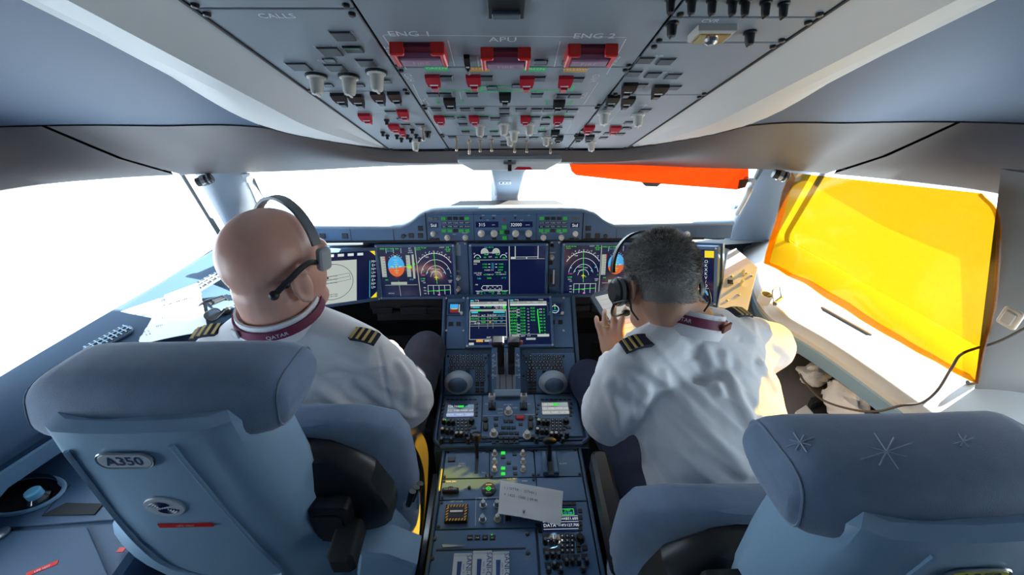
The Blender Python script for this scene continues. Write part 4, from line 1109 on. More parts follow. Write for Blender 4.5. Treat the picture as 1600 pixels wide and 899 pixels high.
# --- keyboard and cursor control section
obj('base_plate', uvplate(-.246, .246, 0, KCv, .004, .001), PANELD, ped, KC.M)
mx = 790.5
kl = KC.pp(695, 580)[0]; kr = KC.pp(763, 580)[0]
def keys(fr, lst, w, h, d, base, m, name='keypad', par=None):
    mb = MB()
    for px, py in lst: mb.addm(_box(w, h, d, .0008), T((*fr.pp(px, py, base), base)))
    return obj(name, mb.mesh(name, False), m, par or ped, fr.M, kind='stuff')
for sgn in (-1, 1):
    X = (lambda x: x) if sgn < 0 else (lambda x: 2 * mx - x)
    u0, u1 = (kl, kr) if sgn < 0 else (-kr, -kl)
    kb = obj('keyboard_unit', uvplate(u0, u1, .004, KCv - .020, .010, 0, .0, .003), PANEL, ped, KC.M)
    B = .010
    k1 = [(724 + i * 7, 556) for i in range(5)] + [(724 + i * 7, 561) for i in range(5)] + [(707, 557), (706, 561.5), (715, 556), (719, 558.5), (712, 558.5), (715, 561.5)]
    k1 += [(704 + i * 5.5, 566) for i in range(11)] + [(706 + i * 5.4, 571) for i in range(10)] + [(703 + i * 5.6, 575.5) for i in range(10)] + [(702.5 + i * 5.6, 581) for i in range(4)]
    keys(KC, [(X(a), b) for a, b in k1], .0105, .0085, .003, B, KEYM, 'letter_keys', kb)
    keys(KC, [(X(a), b) for a, b in k1], .0045, .0030, .0034, B, LEGEND, 'key_legends', kb)
    k2 = [(745 + i * 5.6, y) for i in range(3) for y in (580.5, 585, 589.5, 594)]
    keys(KC, [(X(a), b) for a, b in k2], .009, .009, .0035, B, KEYM, 'number_keys', kb)
    keys(KC, [(X(a), b) for a, b in k2], .0035, .0035, .0038, B, LEGEND, 'key_legends', kb)
    keys(KC, [(X(a), b) for a in (746, 753.5) for b in (598.5, 602.5, 608, 612.5)], .015, .008, .003, B, KEYM, 'page_keys', kb)
    for a, b in ((700.5, 557), (763, 556), (758.5, 560), (698.5, 590), (763, 588), (763, 614)):
        obj('fastener', lathem([(.005, 0), (.005, .003), (.003, .004)], 10), BLACK, kb, KC.P(X(a), b, B))
    # palm rest with its track ball hidden in front
    M = KC.P(X(717), 601, B)
    st = obj('palm_rest', MB().addm(_ell(.054, .043, .046, (0, 0, .014), 24, 14)), mat('palm_grey', (.27, .33, .39), .38, var=.03), ped, M @ Rot(-24, 'X'))
    obj('pad', MB().addm(_ell(.038, .027, .034, (0, -.019, .0275), 20, 10)), PANELD, st, M @ Rot(-24, 'X'))
    obj('cursor_button', boxm(.013, .02, .012, .003), BLACK, st, KC.P(X(731), 583.5, B))
# thrust quadrant
q0, q1 = KC.pp(768, 580)[0], KC.pp(813, 580)[0]; qc = (q0 + q1) / 2
tq = obj('thrust_quadrant', uvplate(q0, q1, .0, KCv + .004, .014, 0, 0, .003), PANEL, ped, KC.M)
obj('slot_floor', boxm((q1 - q0) * .66, KCv * .82, .001), mat('slot_grey', (.24, .27, .31), .35, metal=.3), tq, KC.at(qc, KCv * .5, .0145))
for dx in (-.0235, 0, .0235): obj('slot_rib', boxm(.003, KCv * .82, .003, .001), PANELD, tq, KC.at(qc + dx, KCv * .5, .0145))
for s_ in (-1, 1):
    base = KC.pp(791 + s_ * 8, 582, .03)
    lever = MB()
    p0 = KC.pt(base[0], base[1] - .0, .012); p1 = KC.pt(base[0], base[1] + .04, .09); p2 = KC.pt(base[0], base[1] + .080, .160)
    fr = Frame(p0, (1, 0, 0), p2 - p0); L = (p2 - p0).length
    lv_ = obj('thrust_lever', boxm(.025, L, .020, .004), BLACK, tq, fr.at(0, L / 2, -.01))
    obj('lever_grip', MB().addm(_prism(rrect(.044, .026, .008, 3), .034, .006), T((s_ * .009, 0, -.018))), BLACK, lv_, fr.at(0, L + .004, 0))
    obj('thumb_button', lathem([(.007, 0), (.007, .008), (.005, .010)], 10), mat('thumb_red', (.55, .10, .05), .4) if s_ > 0 else mat('thumb_violet', (.22, .12, .35), .4), lv_, fr.at(s_ * .030, L + .004, 0) @ Rot(90 * s_, 'Y'))
    obj('reverser_latch', boxm(.022, .035, .016, .004), BLACK, lv_, fr.at(0, L * .32, .010))
m = MB()
for i in range(7):
    for x, al in ((q0 + .006, 'CENTER'), (q1 - .006, 'CENTER')): m.addm(_box(.006, .0015, .0004), T((x, KCv * (.35 + i * .08), .0142)))
for y, t_ in ((556, 'A'), (566, 'TO'), (572, 'CLB'), (588, 'IDLE')):
    for x in (q0 + .010, q1 - .010): m.addm(text_mb(t_, .009), T((x, KC.pp(791, y)[1], .0144)))
obj('lettering', m, LEGEND, tq, KC.M, kind='stuff')
bar = KC.pp(792.5, 613, .02)
g = obj('quadrant_bar', boxm(.098, .026, .030, .004), mat('bar_blue', (.27, .40, .53), .35), ped, KC.at(bar[0], bar[1] - .004, .004))
obj('bar_shade', boxm(.080, .020, .020, .003), PANELD, ped, KC.at(bar[0], bar[1] - .026, .002))

# --- radio management row
obj('base_plate', uvplate(-.248, .248, .0, RMv, .003, .001), PANELD, ped, RM.M)
e1, e2 = RM.pp(753, 655)[0], RM.pp(838, 655)[0]
for nm, a, b in (('radio_panel', -.243, e1), ('switch_panel', e1, e2), ('radio_panel', e2, .243)):
    pl = obj(nm, uvplate(a, b, .010, RMv - .006, .008, .001, .0, .002), PANEL, ped, RM.M)
    B = .008
    if nm == 'radio_panel':
        L = a < 0; X = (lambda x: x) if L else (lambda x: x + 147.5)
        sx, sy = (719.5, 642.5) if L else (867.5, 639)
        W_ = RM.w(sx, sy, 41); u, v = RM.pp(sx, sy, B); hh = .052
        o = obj('radio_screen', boxm(W_, hh, .002), SCREEN, pl, RM.at(u, v, B))
        s = Scr(RM, u - W_ / 2, v - hh / 2, u + W_ / 2, v + hh / 2, (0, 0, 100, 70), B + .002)
        tx = S_WHITE
        if not L:
            s.rect(0, 0, 100, 70, glow('screen_silver', (.34, .37, .36), .8), .5); s.rect(0, 23, 100, 25, SCREEN); s.rect(0, 46, 100, 48, SCREEN)
        s.txt('128.700', 22, 12, 13, tx); s.rect(42, 5, 62, 18, S_GREEN); s.txt('AUDIO', 82, 12, 10, S_CYAN); s.txt('121.500', 22, 36, 13, tx); s.txt('GUARD', 55, 36, 11, tx); s.txt('131.600', 82, 36, 11, tx)
        if L: s.rect(0, 48, 100, 70, S_LBL); s.txt('DATA   VHF3   SQWK', 50, 59, 11, tx, 4)
        else: s.txt('DATA  VHF3  127.700', 50, 59, 11, tx)
        s.done(o)
        keys(RM, [(X(a_), b_) for a_, b_ in [(693.5, 633), (692.5, 639), (691.5, 646), (690.5, 651.5), (745, 631.5), (744.5, 638), (744.5, 644), (744, 649.5)]], .009, .010, .003, B, KEYM, 'line_keys', pl)
        keys(RM, [(X(700 + i * 7), 625) for i in range(7)], .013, .005, .003, B, KEYM, 'top_keys', pl)
        keys(RM, [(X(716 + i * 6), y) for i in range(3) for y in (657, 661.5, 666.5, 671.5)] + [(X(734), 666), (X(733.5), 671)], .0105, .0095, .0035, B, KEYM, 'number_keys', pl)
        keys(RM, [(X(716 + i * 6), y) for i in range(3) for y in (657, 661.5, 666.5, 671.5)], .004, .004, .0038, B, LEGEND, 'key_legends', pl)
        keys(RM, [(X(a_), b_) for a_, b_ in ((741, 669), (738, 678), (715, 676), (722, 676), (729, 676), (694, 656), (701, 656), (708, 656), (693, 670), (700, 670), (707, 670), (691, 684.5), (706, 684.5))], .016, .008, .003, B, KEYM, 'function_keys', pl)
        for x, y, lit in ((694, 661.5, 1), (701.5, 663, 0), (708.5, 663, 0), (692, 675.5, 1), (699.5, 677, 0), (706.5, 677, 0), (714, 682, 1), (721, 682, 1), (729, 683, 0), (738, 682.5, 0), (690.5, 691, 0), (705.5, 690.5, 0), (731.5, 691, 0)):
            k = obj('volume_knob', lathem([(.0085, 0), (.0085, .005), (.006, .007), (.0055, .020), (.004, .022)], 12), BLACK, pl, RM.P(X(x), y, B))
            obj('cap', lathem([(.0054, 0), (.004, .0025)], 10), WHITEK if lit else KEYG, k, RM.P(X(x), y, B) @ T((0, 0, .0205)))
        knob(RM, pl, X(736.5), 659.5, .010, .016, BLACK, B, 'tuning_knob')
        keys(RM, [(X(694.5), 657)], .012, .005, .0045, B, S_GREEN, 'lit_key', pl)
    else:
        for x in (769, 818):
            M = RM.P(x, 636, B)
            g = obj('engine_master_switch', boxm(.026, .030, .010, .003), KEYM, pl, M)
            obj('lever', MB().addm(_tube([(0, 0, .006), (0, .004, .045)], [.006, .005], 8)), STEEL, g, M)
            obj('lever_head', boxm(.022, .018, .020, .004), mat('lever_pale', (.55, .60, .64), .35), g, M @ T((0, .006, .042)))
            obj('lever_mark', boxm(.012, .010, .001), BLACK, g, M @ T((0, .006, .0622)))
        k = knob(RM, pl, 794.5, 645, .012, .024, WHITEK, B, 'start_selector')
        M = RM.P(812.5, 653.5, B)
        obj('park_guard', MB().addm(_prism(rrect(.030, .018, .006, 3), .008, .003)), RED, pl, M)
        for x, y in ((758.5, 657), (829, 654.5)): obj('thumb_dial', lathem([(.010, 0), (.010, .005), (.007, .007)], 14), BLACK, pl, RM.P(x, y, B))
        for x, y in ((759, 668.5), (829, 666)): obj('thumb_wheel', rboxm(.018, .030, .010, .006, .003), BLACK, pl, RM.P(x, y, B))
        for x, y in ((771.5, 671.5), (823.5, 681.5)):
            k = knob(RM, pl, x, y if x > 800 else 679, .0115, .022, WHITEK, B, 'brightness_knob')
        for x, y, w in ((775, 655, 6), (775, 665, 6), (790.5, 659, 6.5), (798.5, 659, 6.5), (786.5, 669, 6.5), (794.5, 669, 6.5), (802.5, 669, 6.5), (813.5, 663.5, 6), (757, 684.5, 6.5), (832, 682, 7), (771.5, 692, 6.5)): button(RM, pl, x, y, w, .8, KEYM, .003, h=B)
        for i in range(4):
            for y in (677.5, 685, 691.5): button(RM, pl, 782.5 + i * 8.3, y, 6.8, .75, KEYM, .003, h=B)
        m = MB()
        for x, y, t_ in ((794, 635, 'IGN START'), (781, 642, 'CRANK'), (805, 640, 'NORM'), (762, 634, 'ENG 1'), (826, 634, 'ENG 2'), (782, 648, 'AUTO')): m.addm(text_mb(t_, .0065), T((*RM.pp(x, y), B + .0005)))
        m.addm(pline(RM, [(754, 652), (837, 650)], .001, B + .0004))
        obj('lettering', m, LEGEND, pl, RM.M, kind='stuff')

# --- flat rear section: three rail columns
B = .006
xs = [-.219, -.073, .073, .219]
def pz(px, py): return PE.pp(px, py)
v0, v1, v2, v3 = pz(790, 704)[1], pz(790, 749)[1], pz(790, 782)[1], pz(790, 828)[1]
vend = -.30
def mod(name, a, b, c, d, m=PANEL): return obj(name, uvplate(a, b, c, d, B, .0012, 0, .0015), m, ped, PE.M)
def scr4(a, b, c, d, par):
    for uu in (a + .008, b - .008):
        for vv in (c + .008, d - .008): obj('fastener', SCREWM, BLACK, par, PE.at(uu, vv, B))
# speed brake module
sb = mod('speed_brake_module', xs[0], xs[1], v1, v0); scr4(xs[0], xs[1], v1, v0, sb)
button(PE, sb, 706, 718.5, 11, .75, KEYM, .004, h=B)
M = PE.P(745, 723, B)
obj('lever_slot', boxm(.010, .080, .001), BLACK, sb, M)
p = PE.pp(744.5, 712, .03)
fr = Frame(PE.pt(p[0], p[1] + .01, .0), (1, 0, 0), (0, .3, .95))
g = obj('speed_brake_lever', MB().addm(_tube([(0, -.01, 0), (0, .045, 0), (0, .07, 0)], [.006, .006, .010], 8)), BLACK, sb, fr.M)
obj('lever_grip', MB().addm(_lathe([(.011, 0), (.015, .006), (.017, .022), (.015, .030), (.008, .034)], 14), Rot(-90, 'X')), BLACK, g, fr.at(0, .062, 0))
obj('lettering', MB().addm(text_mb('SPEED', .008), T((*PE.pp(722, 727), B + .0006))).addm(text_mb('BRAKE', .008), T((*PE.pp(722, 730.5), B + .0006))).addm(text_mb('FULL', .006), T((*PE.pp(756, 741), B + .0006))).addm(text_mb('RET', .006), T((*PE.pp(756, 710), B + .0006))), LEGEND, sb, PE.M, kind='stuff')
# trim module
tm = mod('trim_module', xs[1], xs[2], v1, v0); scr4(xs[1], xs[2], v1, v0, tm)
for y in (709, 721.5, 733.5):
    for x in (773, 817): knob(PE, tm, x + (y - 709) * .02 * (1 if x > 800 else -1), y + 1.5, .0075, .018, WHITEK, B, 'rotary_knob')
for x, y, lit in ((786, 708.5, 1), (786, 715, 0), (804, 710.5, 0), (795, 724, 0), (786, 732.5, 1), (786, 741, 1), (804.5, 732, 0), (805, 741, 0)): button(PE, tm, x, y, 6.5, .8, S_GREEN if lit else KEYM, .003, h=B)
obj('lettering', MB().addm(text_mb('TEMP', .008), T((*PE.pp(795, 706), B + .0006))), LEGEND, tm, PE.M)
# flap lever module
fm = mod('flap_module', xs[2], xs[3], v1, v0); scr4(xs[2], xs[3], v1, v0, fm)
uf, vf = PE.pp(859, 726, B)
obj('gate', rboxm(.050, .088, .006, .006, .002), PANELD, fm, PE.at(uf, vf, B))
for s_ in (-1, 1): obj('gate_cheek', boxm(.016, .080, .016, .003), PANEL, fm, PE.at(uf + s_ * .017, vf, B))
obj('lever_slot', boxm(.011, .085, .002), BLACK, fm, PE.at(uf, vf, B + .006))
fr = Frame(PE.pt(uf, vf + .01, .01), (1, 0, 0), (0, .35, .94))
g = obj('flap_lever', MB().addm(_tube([(0, -.02, 0), (0, .062, 0)], .007, 8)), BLACK, fm, fr.M)
obj('lever_grip', MB().addm(_ell(.024, .013, .011, (0, 0, 0), 16, 10)), BLACK, g, fr.at(0, .070, 0))
obj('lettering', text_mb('FLAPS', .009), LEGEND, fm, PE.P(880, 725, B + .0006))
# transponder row
rm2 = mod('standby_module', xs[0], xs[2], v2, v1); scr4(xs[0], xs[2], v2, v1, rm2)
obj('blank_plate', uvplate(xs[2], xs[3], v2 - .012, v1, B, .0012, 0, .0015), PANEL, ped, PE.M)
M = PE.P(704, 769, B)
g = obj('turn_handle', rboxm(.050, .014, .014, .004, .003), BLACK, rm2, M)
obj('hub', lathem([(.011, 0), (.011, .008), (.008, .010)], 14), BLACK, g, M @ T((0, .003, 0)))
obj('lettering', text_mb('PULL & TURN', .006), LEGEND, g, M @ T((0, 0, .0146)))
obj('cap', lathem([(.005, 0), (.005, .005), (.003, .006)], 10), BLACK, rm2, PE.P(733.5, 763, B))
M = PE.P(763.5, 765.5, B)
g = obj('round_selector', lathem([(.022, 0), (.022, .004), (.020, .005)], 24), BLACK, rm2, M)
obj('pointer', MB().addm(_tube([(.006 * math.cos(a), .006 * math.sin(a), 0) for a in [i * math.pi / 5 for i in range(10)]], .0012, 5, closed=True)).addm(_box(.016, .002, .001), T((0, 0, 0))), S_GREEN, g, M @ T((0, 0, .0056)))
obj('lettering', MB().addm(text_mb('NORM', .006), T((0, .013, .0056))).addm(text_mb('AUX', .006), T((-.013, 0, .0056))).addm(text_mb('ALL', .006), T((.013, 0, .0056))).addm(text_mb('BOTH', .006), T((0, -.013, .0056))), LEGEND, g, M, kind='stuff')
# hatch-striped guard and its neighbours
hm = mod('door_lock_module', xs[0], xs[2] - .0, v3, v2); scr4(xs[0], xs[2], v3, v2, hm)
M = PE.P(713.5, 805, B)
g = obj('striped_guard', boxm(.064, .052, .012, .003), BLACK, hm, M)
YS = mat('stripe_amber', (.70, .34, .02), .4)
for i in range(7):
    for s_ in (-1, 1):
        obj('stripe', cached(('stripe',), lambda: _prism([(-.0025, -.0035), (.0015, -.0035), (.0045, .0035), (.0005, .0035)], .0006)), YS, g, M @ T((-.026 + i * .0085, s_ * .0205, .012)))
for i in range(4):
    for s_ in (-1, 1):
        obj('stripe', cached(('stripev',), lambda: _prism([(-.0035, -.0035), (.0035, .0005), (.0035, .0045), (-.0035, .0005)], .0006)), YS, g, M @ T((s_ * .0265, -.013 + i * .0085, .012)))
obj('window', boxm(.042, .030, .001), mat('guard_window', (.05, .06, .085), .15), g, M @ T((0, 0, .012)))
obj('bar', boxm(.036, .005, .003), LEGEND, g, M @ T((.0, .002, .013)))
for x, y in ((755, 790), (754, 813), (776.5, 790), (777.5, 812)): knob(PE, hm, x, y, .0085, .020, WHITEK if x > 777 else STEEL, B, 'rotary_knob')
button(PE, hm, 794.5, 811, 9, .9, KEYM, .003, h=B)
obj('toggle_switch', lathem(TOG, 10), STEEL, hm, PE.P(818.5, 808, B))
m = MB()
m.addm(text_mb('CKPT DOOR', .007), T((*PE.pp(713, 786), B + .0005)))
for x, y, t_ in ((755, 781, 'FLOOD'), (705, 755, 'PARK BRK'), (800, 750.5, 'RUD TRIM'), (820, 754, 'RESET')): m.addm(text_mb(t_, .007), T((*PE.pp(x, y), B + .0005)))
for pts in ([(744, 781), (743, 824)], [(744, 781), (778, 779)], [(788, 820), (788, 800)]): m.addm(pline(PE, pts, .0008, B + .0004))
obj('lettering', m, LEGEND, hm, PE.M, kind='stuff')
# printer cover with four keys
pc_ = mod('printer_cover', xs[0] - .003, xs[2] - .012, vend, v3)
obj('paper_slot', boxm(.24, .004, .001), SEAM, pc_, PE.at(-.09, v3 - .055, B))
for i in range(4):
    k = button(PE, pc_, 734.5 + i * 11.7, 840.5, 8.5, .9, KEYM, .003, h=B)
    obj('lettering', text_mb(('SLEW', 'PWR', 'TST', 'RST')[i], .0045), LEGEND, k, PE.P(734.5 + i * 11.7, 840.7, B + .0035))
obj('key_lamp', boxm(.004, .003, .004), S_GREEN, pc_, PE.P(768.5, 837, B + .0005))
for px, py in ((679, 843), (675, 873.5), (825, 864.5), (824, 835)): obj('fastener', lathem([(.006, 0), (.006, .003), (.004, .004)], 10), BLACK, pc_, PE.P(px, py, B))
# third radio panel
rp = mod('radio_panel', xs[2] - .008, xs[3], -.10, v2 - .012)
W_ = RM.w(876, 805, 0) or 0
u0, v_ = PE.pp(847, 803, B); u1, _ = PE.pp(902, 803, B); _, vb_ = PE.pp(876, 831, B); _, vt_ = PE.pp(876, 793, B)
o = obj('radio_screen', uvplate(u0, u1, vb_, vt_, .002, 0, B, 0), SCREEN, rp, PE.M)
s = Scr(PE, u0, vb_, u1, vt_, (0, 0, 100, 76), B + .002)
s.line([(57, 8), (90, 8), (90, 26), (57, 26), (57, 8)], 1.6, S_GREEN); s.txt('STBY', 73, 13, 8, S_GREEN); s.txt('121.500', 73, 21, 8, S_CYAN)
for y in (30, 48, 70): s.line([(0, y), (100, y)], 1.2, S_WHITE)
s.txt('127.700', 18, 39, 12, S_WHITE); s.txt('GUARD', 55, 39, 9, S_WHITE); s.txt('131.600', 82, 39, 11, S_WHITE); s.txt('DATA', 18, 59, 13, S_WHITE); s.txt('VHF3', 52, 59, 10, S_WHITE); s.txt('127.700', 82, 59, 11, S_WHITE); s.done(o)
keys(PE, [(879 + i * 8.5, 788) for i in range(3)], .015, .009, .003, B, KEYM, 'top_keys', rp)
keys(PE, [(906.5, y) for y in (799, 809, 819, 827)] + [(843, 822), (844, 830)], .011, .012, .003, B, KEYM, 'line_keys', rp)
keys(PE, [(878.5 + i * 7.8, y) for i in range(3) for y in (838.5, 845.5, 853.5, 861)] + [(903.5, 852), (904, 860)], .0115, .0115, .0035, B, KEYM, 'number_keys', rp)
keys(PE, [(878.5 + i * 7.8, y) for i in range(3) for y in (838.5, 845.5, 853.5, 861)], .0045, .0045, .0038, B, LEGEND, 'key_legends', rp)
keys(PE, [(851.5 + i * 9, 840) for i in range(3)] + [(852.5 + i * 9.2, 862) for i in range(3)] + [(882.5 + i * 9.8, 871.5) for i in range(3)] + [(856, 884), (874, 884), (913.5, 857), (913, 870)], .015, .013, .003, B, KEYM, 'function_keys', rp)
for x, y in ((852, 848.5), (861.5, 848.5), (870.5, 848), (854, 870.5), (863.5, 870.5), (872.5, 870.5), (885, 881), (894.5, 880.5), (904, 880.5), (916, 880), (857, 893.5), (876, 893.5), (911, 892), (866, 886)):
    k = obj('volume_knob', lathem([(.0075, 0), (.0075, .004), (.0055, .006), (.005, .018), (.0035, .020)], 12), BLACK, rp, PE.P(x, y, B))
    obj('cap', lathem([(.005, 0), (.0035, .002)], 10), KEYG, k, PE.P(x, y, B) @ T((0, 0, .0185)))
knob(PE, rp, 906, 842, .011, .014, BLACK, B, 'tuning_knob')
# raised side edges of the flat section
for s_ in (-1, 1): obj('edge_rail', boxm(.010, 1.25, .012, .003), PANELD, ped, PE.at(s_ * .226, .385 - .625, 0))
# ================================================================== pilot seats
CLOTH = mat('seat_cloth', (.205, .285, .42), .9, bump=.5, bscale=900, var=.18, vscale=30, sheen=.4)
SHELL = mat('seat_shell', (.30, .46, .62), .32, var=.02, vscale=4, coat=.1)
BADGE = mat('badge_pale', (.55, .60, .64), .3)
NAVY = mat('badge_navy', (.02, .03, .14), .4)
BADGE_LIT = mat('badge_yellow_lit', (.62, .58, .05), .35)  # yellow sunlight painted into the right seat's badge colour
def sup(n, a, b, e=.5):
    """Superellipse section points."""
    out = []
    for i in range(n):
        t = 2 * math.pi * i / n; c, s = math.cos(t), math.sin(t)
        out.append((math.copysign(abs(c) ** e, c) * a, math.copysign(abs(s) ** e, s) * b))
    return out
def bolster(hw, d, h):
    rings = []
    xs_ = [-1, -.985, -.96, -.92, -.86, -.75, -.5, -.2, .2, .5, .75, .86, .92, .96, .985, 1]
    for x in xs_:
        k = (1 - abs(x) ** 9) ** .38 if abs(x) < 1 else .22
        k = max(k, .25); ring = []
        for y, z in sup(28, d * (.78 + .22 * k), h * k, .55):
            bow = -.022 * x * x                              # ends wrap forward a little
            zz = z * (1.0 if z > 0 else 1.05) - .012 * x * x
            ring.append(Vector((x * hw, y - bow + (z * .25), zz)))
        rings.append(ring)
    return _loft(rings)
def _asym(ring, inner, k): return [Vector((p.x * (k if p.x * inner < 0 else 1), p.y, p.z)) for p in ring]
def make_seat(X, Y0, inner, who, desc, badge_y, cz=0.0, cy=0.0, bz=0.0):
    O = T((X, Y0, 0))
    st = thing('pilot_seat', desc, 'seat', O)
    b = bolster(.190, .064, .050)
    hr = obj('headrest', b, CLOTH, st, O @ T((0, 0.0, 1.285 + bz)) @ Rot(-6, 'X'))
    for s in (-1, 1):
        pts = []
        for y, z in sup(28, .0605, .0366, .55): pts.append((s * .179, y + .020 + z * .25, z * (1 if z > 0 else 1.05) - .011))
        obj('piping', _tube(pts, .0018, 5, closed=True), mat('piping_blue', (.26, .34, .46), .8), hr, O @ T((0, 0, 1.285 + bz)) @ Rot(-6, 'X'))
    # moulded back shell
    rings = []
    for z, rw, fw, fy, ry in ((1.292 + bz, .112, .135, .02, -.062), (1.285 + bz, .122, .148, .02, -.078), (1.22, .124, .160, .015, -.079), (1.10, .130, .168, .01, -.076), (1.0, .140, .178, .0, -.068), (.965, .145, .205, -.005, -.064), (.93, .150, .262, .02, -.060), (.86, .158, .285, .045, -.052), (.76, .166, .285, .085, -.030), (.66, .150, .262, .095, .0), (.58, .12, .24, .10, .04), (.55, .10, .22, .10, .06)):
        r = []
        for u_, v_ in ((-1, 1), (-.97, .75), (-.90, .5), (-.80, .27), (-.68, .10)):
            r.append((lerp(-rw, -fw, (-u_ - .58) / .42), lerp(ry, fy, v_)))
        r += [(-rw * .86, ry - .004), (-rw * .5, ry - .008), (0, ry - .010), (rw * .5, ry - .008), (rw * .86, ry - .004)]
        r += [(-a, b_) for a, b_ in r[4::-1]]
        r += [(fw * .9, fy + .03), (0, fy + .04), (-fw * .9, fy + .03)]
        sl = .85 if z > 1.15 else 0
        rings.append([Vector((a, b_, z - sl * max(0, min(b_, .03) - ry - .008))) for a, b_ in r[::-1]])
    rings.reverse()
    sh = obj('back_shell', _loft(rings), SHELL, st, O)
    # raised rib framing the pocket panel
    F0 = Frame(O @ Vector((0, -.083, 1.0)), (1, 0, 0), (0, -.02, 1))
    def onshell(x, z):
        for (z0, r0), (z1, r1) in zip(SHR, SHR[1:]):
            if z1 <= z <= z0: return Vector((x, lerp(r1, r0, (z - z1) / (z0 - z1)) - .010 + .012 * (x / .15) ** 2 * .5, z))
        return Vector((x, -.08, z))
    SHR = [(1.292 + bz, -.062), (1.285 + bz, -.078), (1.22, -.079), (1.10, -.074), (1.0, -.068), (.88, -.055), (.76, -.030), (.66, .0), (.58, .04)]
    pts = [onshell(x, z) + Vector((0, -.001, 0)) for x, z in [(.050 * inner, 1.262 + bz), (.062 * inner, 1.15), (.074 * inner, 1.0), (.082 * inner, .90), (.080 * inner, .86), (.066 * inner, .845), (.0, .84), (-.06 * inner, .85), (-.115 * inner, .90), (-.122 * inner, 1.0), (-.108 * inner, 1.15), (-.10 * inner, 1.25 + bz)]]
    obj('pocket_rib', _tube(smooth_pts(pts, 4), .0035, 6), SHELL, sh, O)
    def bframe(x, z):
        c = onshell(x, z); return Frame(O @ (c + Vector((0, -.0015, 0))), (1, 0, 0), onshell(x, z + .02) - onshell(x, z - .02))
    fr = bframe(-.022 * inner if inner > 0 else .02, badge_y)
    g = obj('name_badge', MB().addm(_prism(rrect(.074, .026, .0128, 5), .003, .001)), BADGE if inner > 0 else BADGE_LIT, sh, fr.M)
    obj('badge_rim', MB().addm(_tube([(x, y, .0015) for x, y in rrect(.077, .029, .0143, 5)], .0018, 5, closed=True)), STEEL, g, fr.M)
    obj('lettering', text_mb('A350', .024, bold=.022), NAVY, g, fr.at(0, 0, .0034))
    fr = bframe(-.018 * inner, badge_y - .115)
    g = obj('emblem_badge', MB().addm(_prism([(.030 * math.cos(a), .025 * math.sin(a)) for a in [i * math.pi / 12 for i in range(24)]], .003, .001)), BADGE, sh, fr.M)
    m = MB()
    for k in range(4):
        for sg in (-1, 1):
            pts2 = []
            for i in range(9):
                a = math.radians(20 + i * 17); r_ = .0035 + k * .0042
                pts2.append((sg * (-.005 + r_ * math.cos(a)), sg * (.001 + r_ * .80 * math.sin(a)), .0036))
            mm = _tube(pts2, .0014, 4); m.addm(mm)
    obj('emblem', m, NAVY, g, fr.M, kind='stuff')
    fr = bframe(-.010 * inner, badge_y - .172)
    g = obj('warning_strip', boxm(.086, .010, .0015), REDB, sh, fr.M)
    obj('lettering', text_mb('LIFE VEST', .007), LEGEND, g, fr.at(0, 0, .0018))
    # backrest cushion and its black rear frame
    rings = []
    for z, w, y0, y1 in ((1.125, .13, .06, .10), (1.12, .19, .05, .11), (1.10, .24, .045, .12), (1.06, .285, .045, .125), (1.0, .30, .045, .13), (.90, .30, .05, .14), (.8, .295, .06, .16), (.7, .28, .075, .19), (.55, .27, .09, .21), (.48, .25, .10, .20)):
        ring = []
        for a, b_ in sup(32, w, (y1 - y0) / 2, .38):
            wing = .05 * (abs(a) / .3) ** 4
            ring.append(Vector((a, (y0 + y1) / 2 + b_ + wing, z)))
        rings.append(_asym(ring, inner, .75))
    rings.reverse()
    obj('backrest', _loft(rings), CLOTH, st, O @ T((0, .01 + cy, cz)))
    rings = []
    for z, w, y0, y1 in ((1.10, .15, .03, .06), (1.095, .20, .0, .06), (1.05, .265, -.02, .065), (.98, .288, -.03, .07), (.93, .288, -.028, .08), (.90, .27, -.01, .08), (.7, .24, .04, .1), (.50, .22, .06, .12)):
        rings.append(_asym([Vector((a, (y0 + y1) / 2 + b_, z)) for a, b_ in sup(28, w, (y1 - y0) / 2, .4)], inner, .62))
    rings.reverse()
    obj('back_frame', _loft(rings), BLACK, st, O @ T((0, cy, cz)))
    # seat pan, base, rails
    obj('seat_cushion', MB().addm(_prism(rrect(.50, .46, .07, 5), .10, .03)), mat('seat_cloth_shaded', (.022, .028, .042), .9, bump=.5, bscale=900, var=.18, vscale=30), st, O @ T((0, .40, .40)))  # seat cloth darkened, shade put into the cushion's colour
    obj('seat_pan', rboxm(.48, .46, .06, .05, .01), BLACK, st, O @ T((0, .38, .345)))
    obj('base_column', MB().addm(_lathe([(.17, 0), (.16, .04), (.12, .08), (.11, .28), (.15, .35)], 20)), BLACKM, st, O @ T((0, .36, 0)))
    for s in (-1, 1): obj('floor_rail', boxm(.04, .9, .02, .004), STEEL, st, O @ T((s * .18, .30, .0)))
    # inboard armrest: hinge block, bracket and arm
    hx = inner * .285
    hb = obj('armrest_hinge', MB().addm(_prism(rrect(.07, .10, .012, 3), .05, .008), Rot(90, 'X')), BLACK, st, O @ T((inner * .195, .0, .985)))
    obj('hinge_recess', MB().addm(_prism(rrect(.052, .075, .01, 3), .002), Rot(90, 'X')), SEAM, hb, O @ T((inner * .192, -.0505, .987)))
    obj('latch_block', MB().addm(_prism(rrect(.045, .05, .008, 3), .07, .008), Rot(90, 'X')), BLACKM, hb, O @ T((inner * .225, -.035, .965)))
    obj('bracket', MB().addm(_prism([(-.05, -.07), (.06, -.085), (.07, -.04), (.02, .0), (-.03, .01)], .06, .006), Rot(90, 'X')), SHELL, hb, O @ T((inner * .268, -.005, .915)))
    return st, O
seatL, OL = make_seat(-.53, .49, 1, 'captain', 'pilot seat in front on the left, pale shell with white name badge and blue headrest', 1.235)
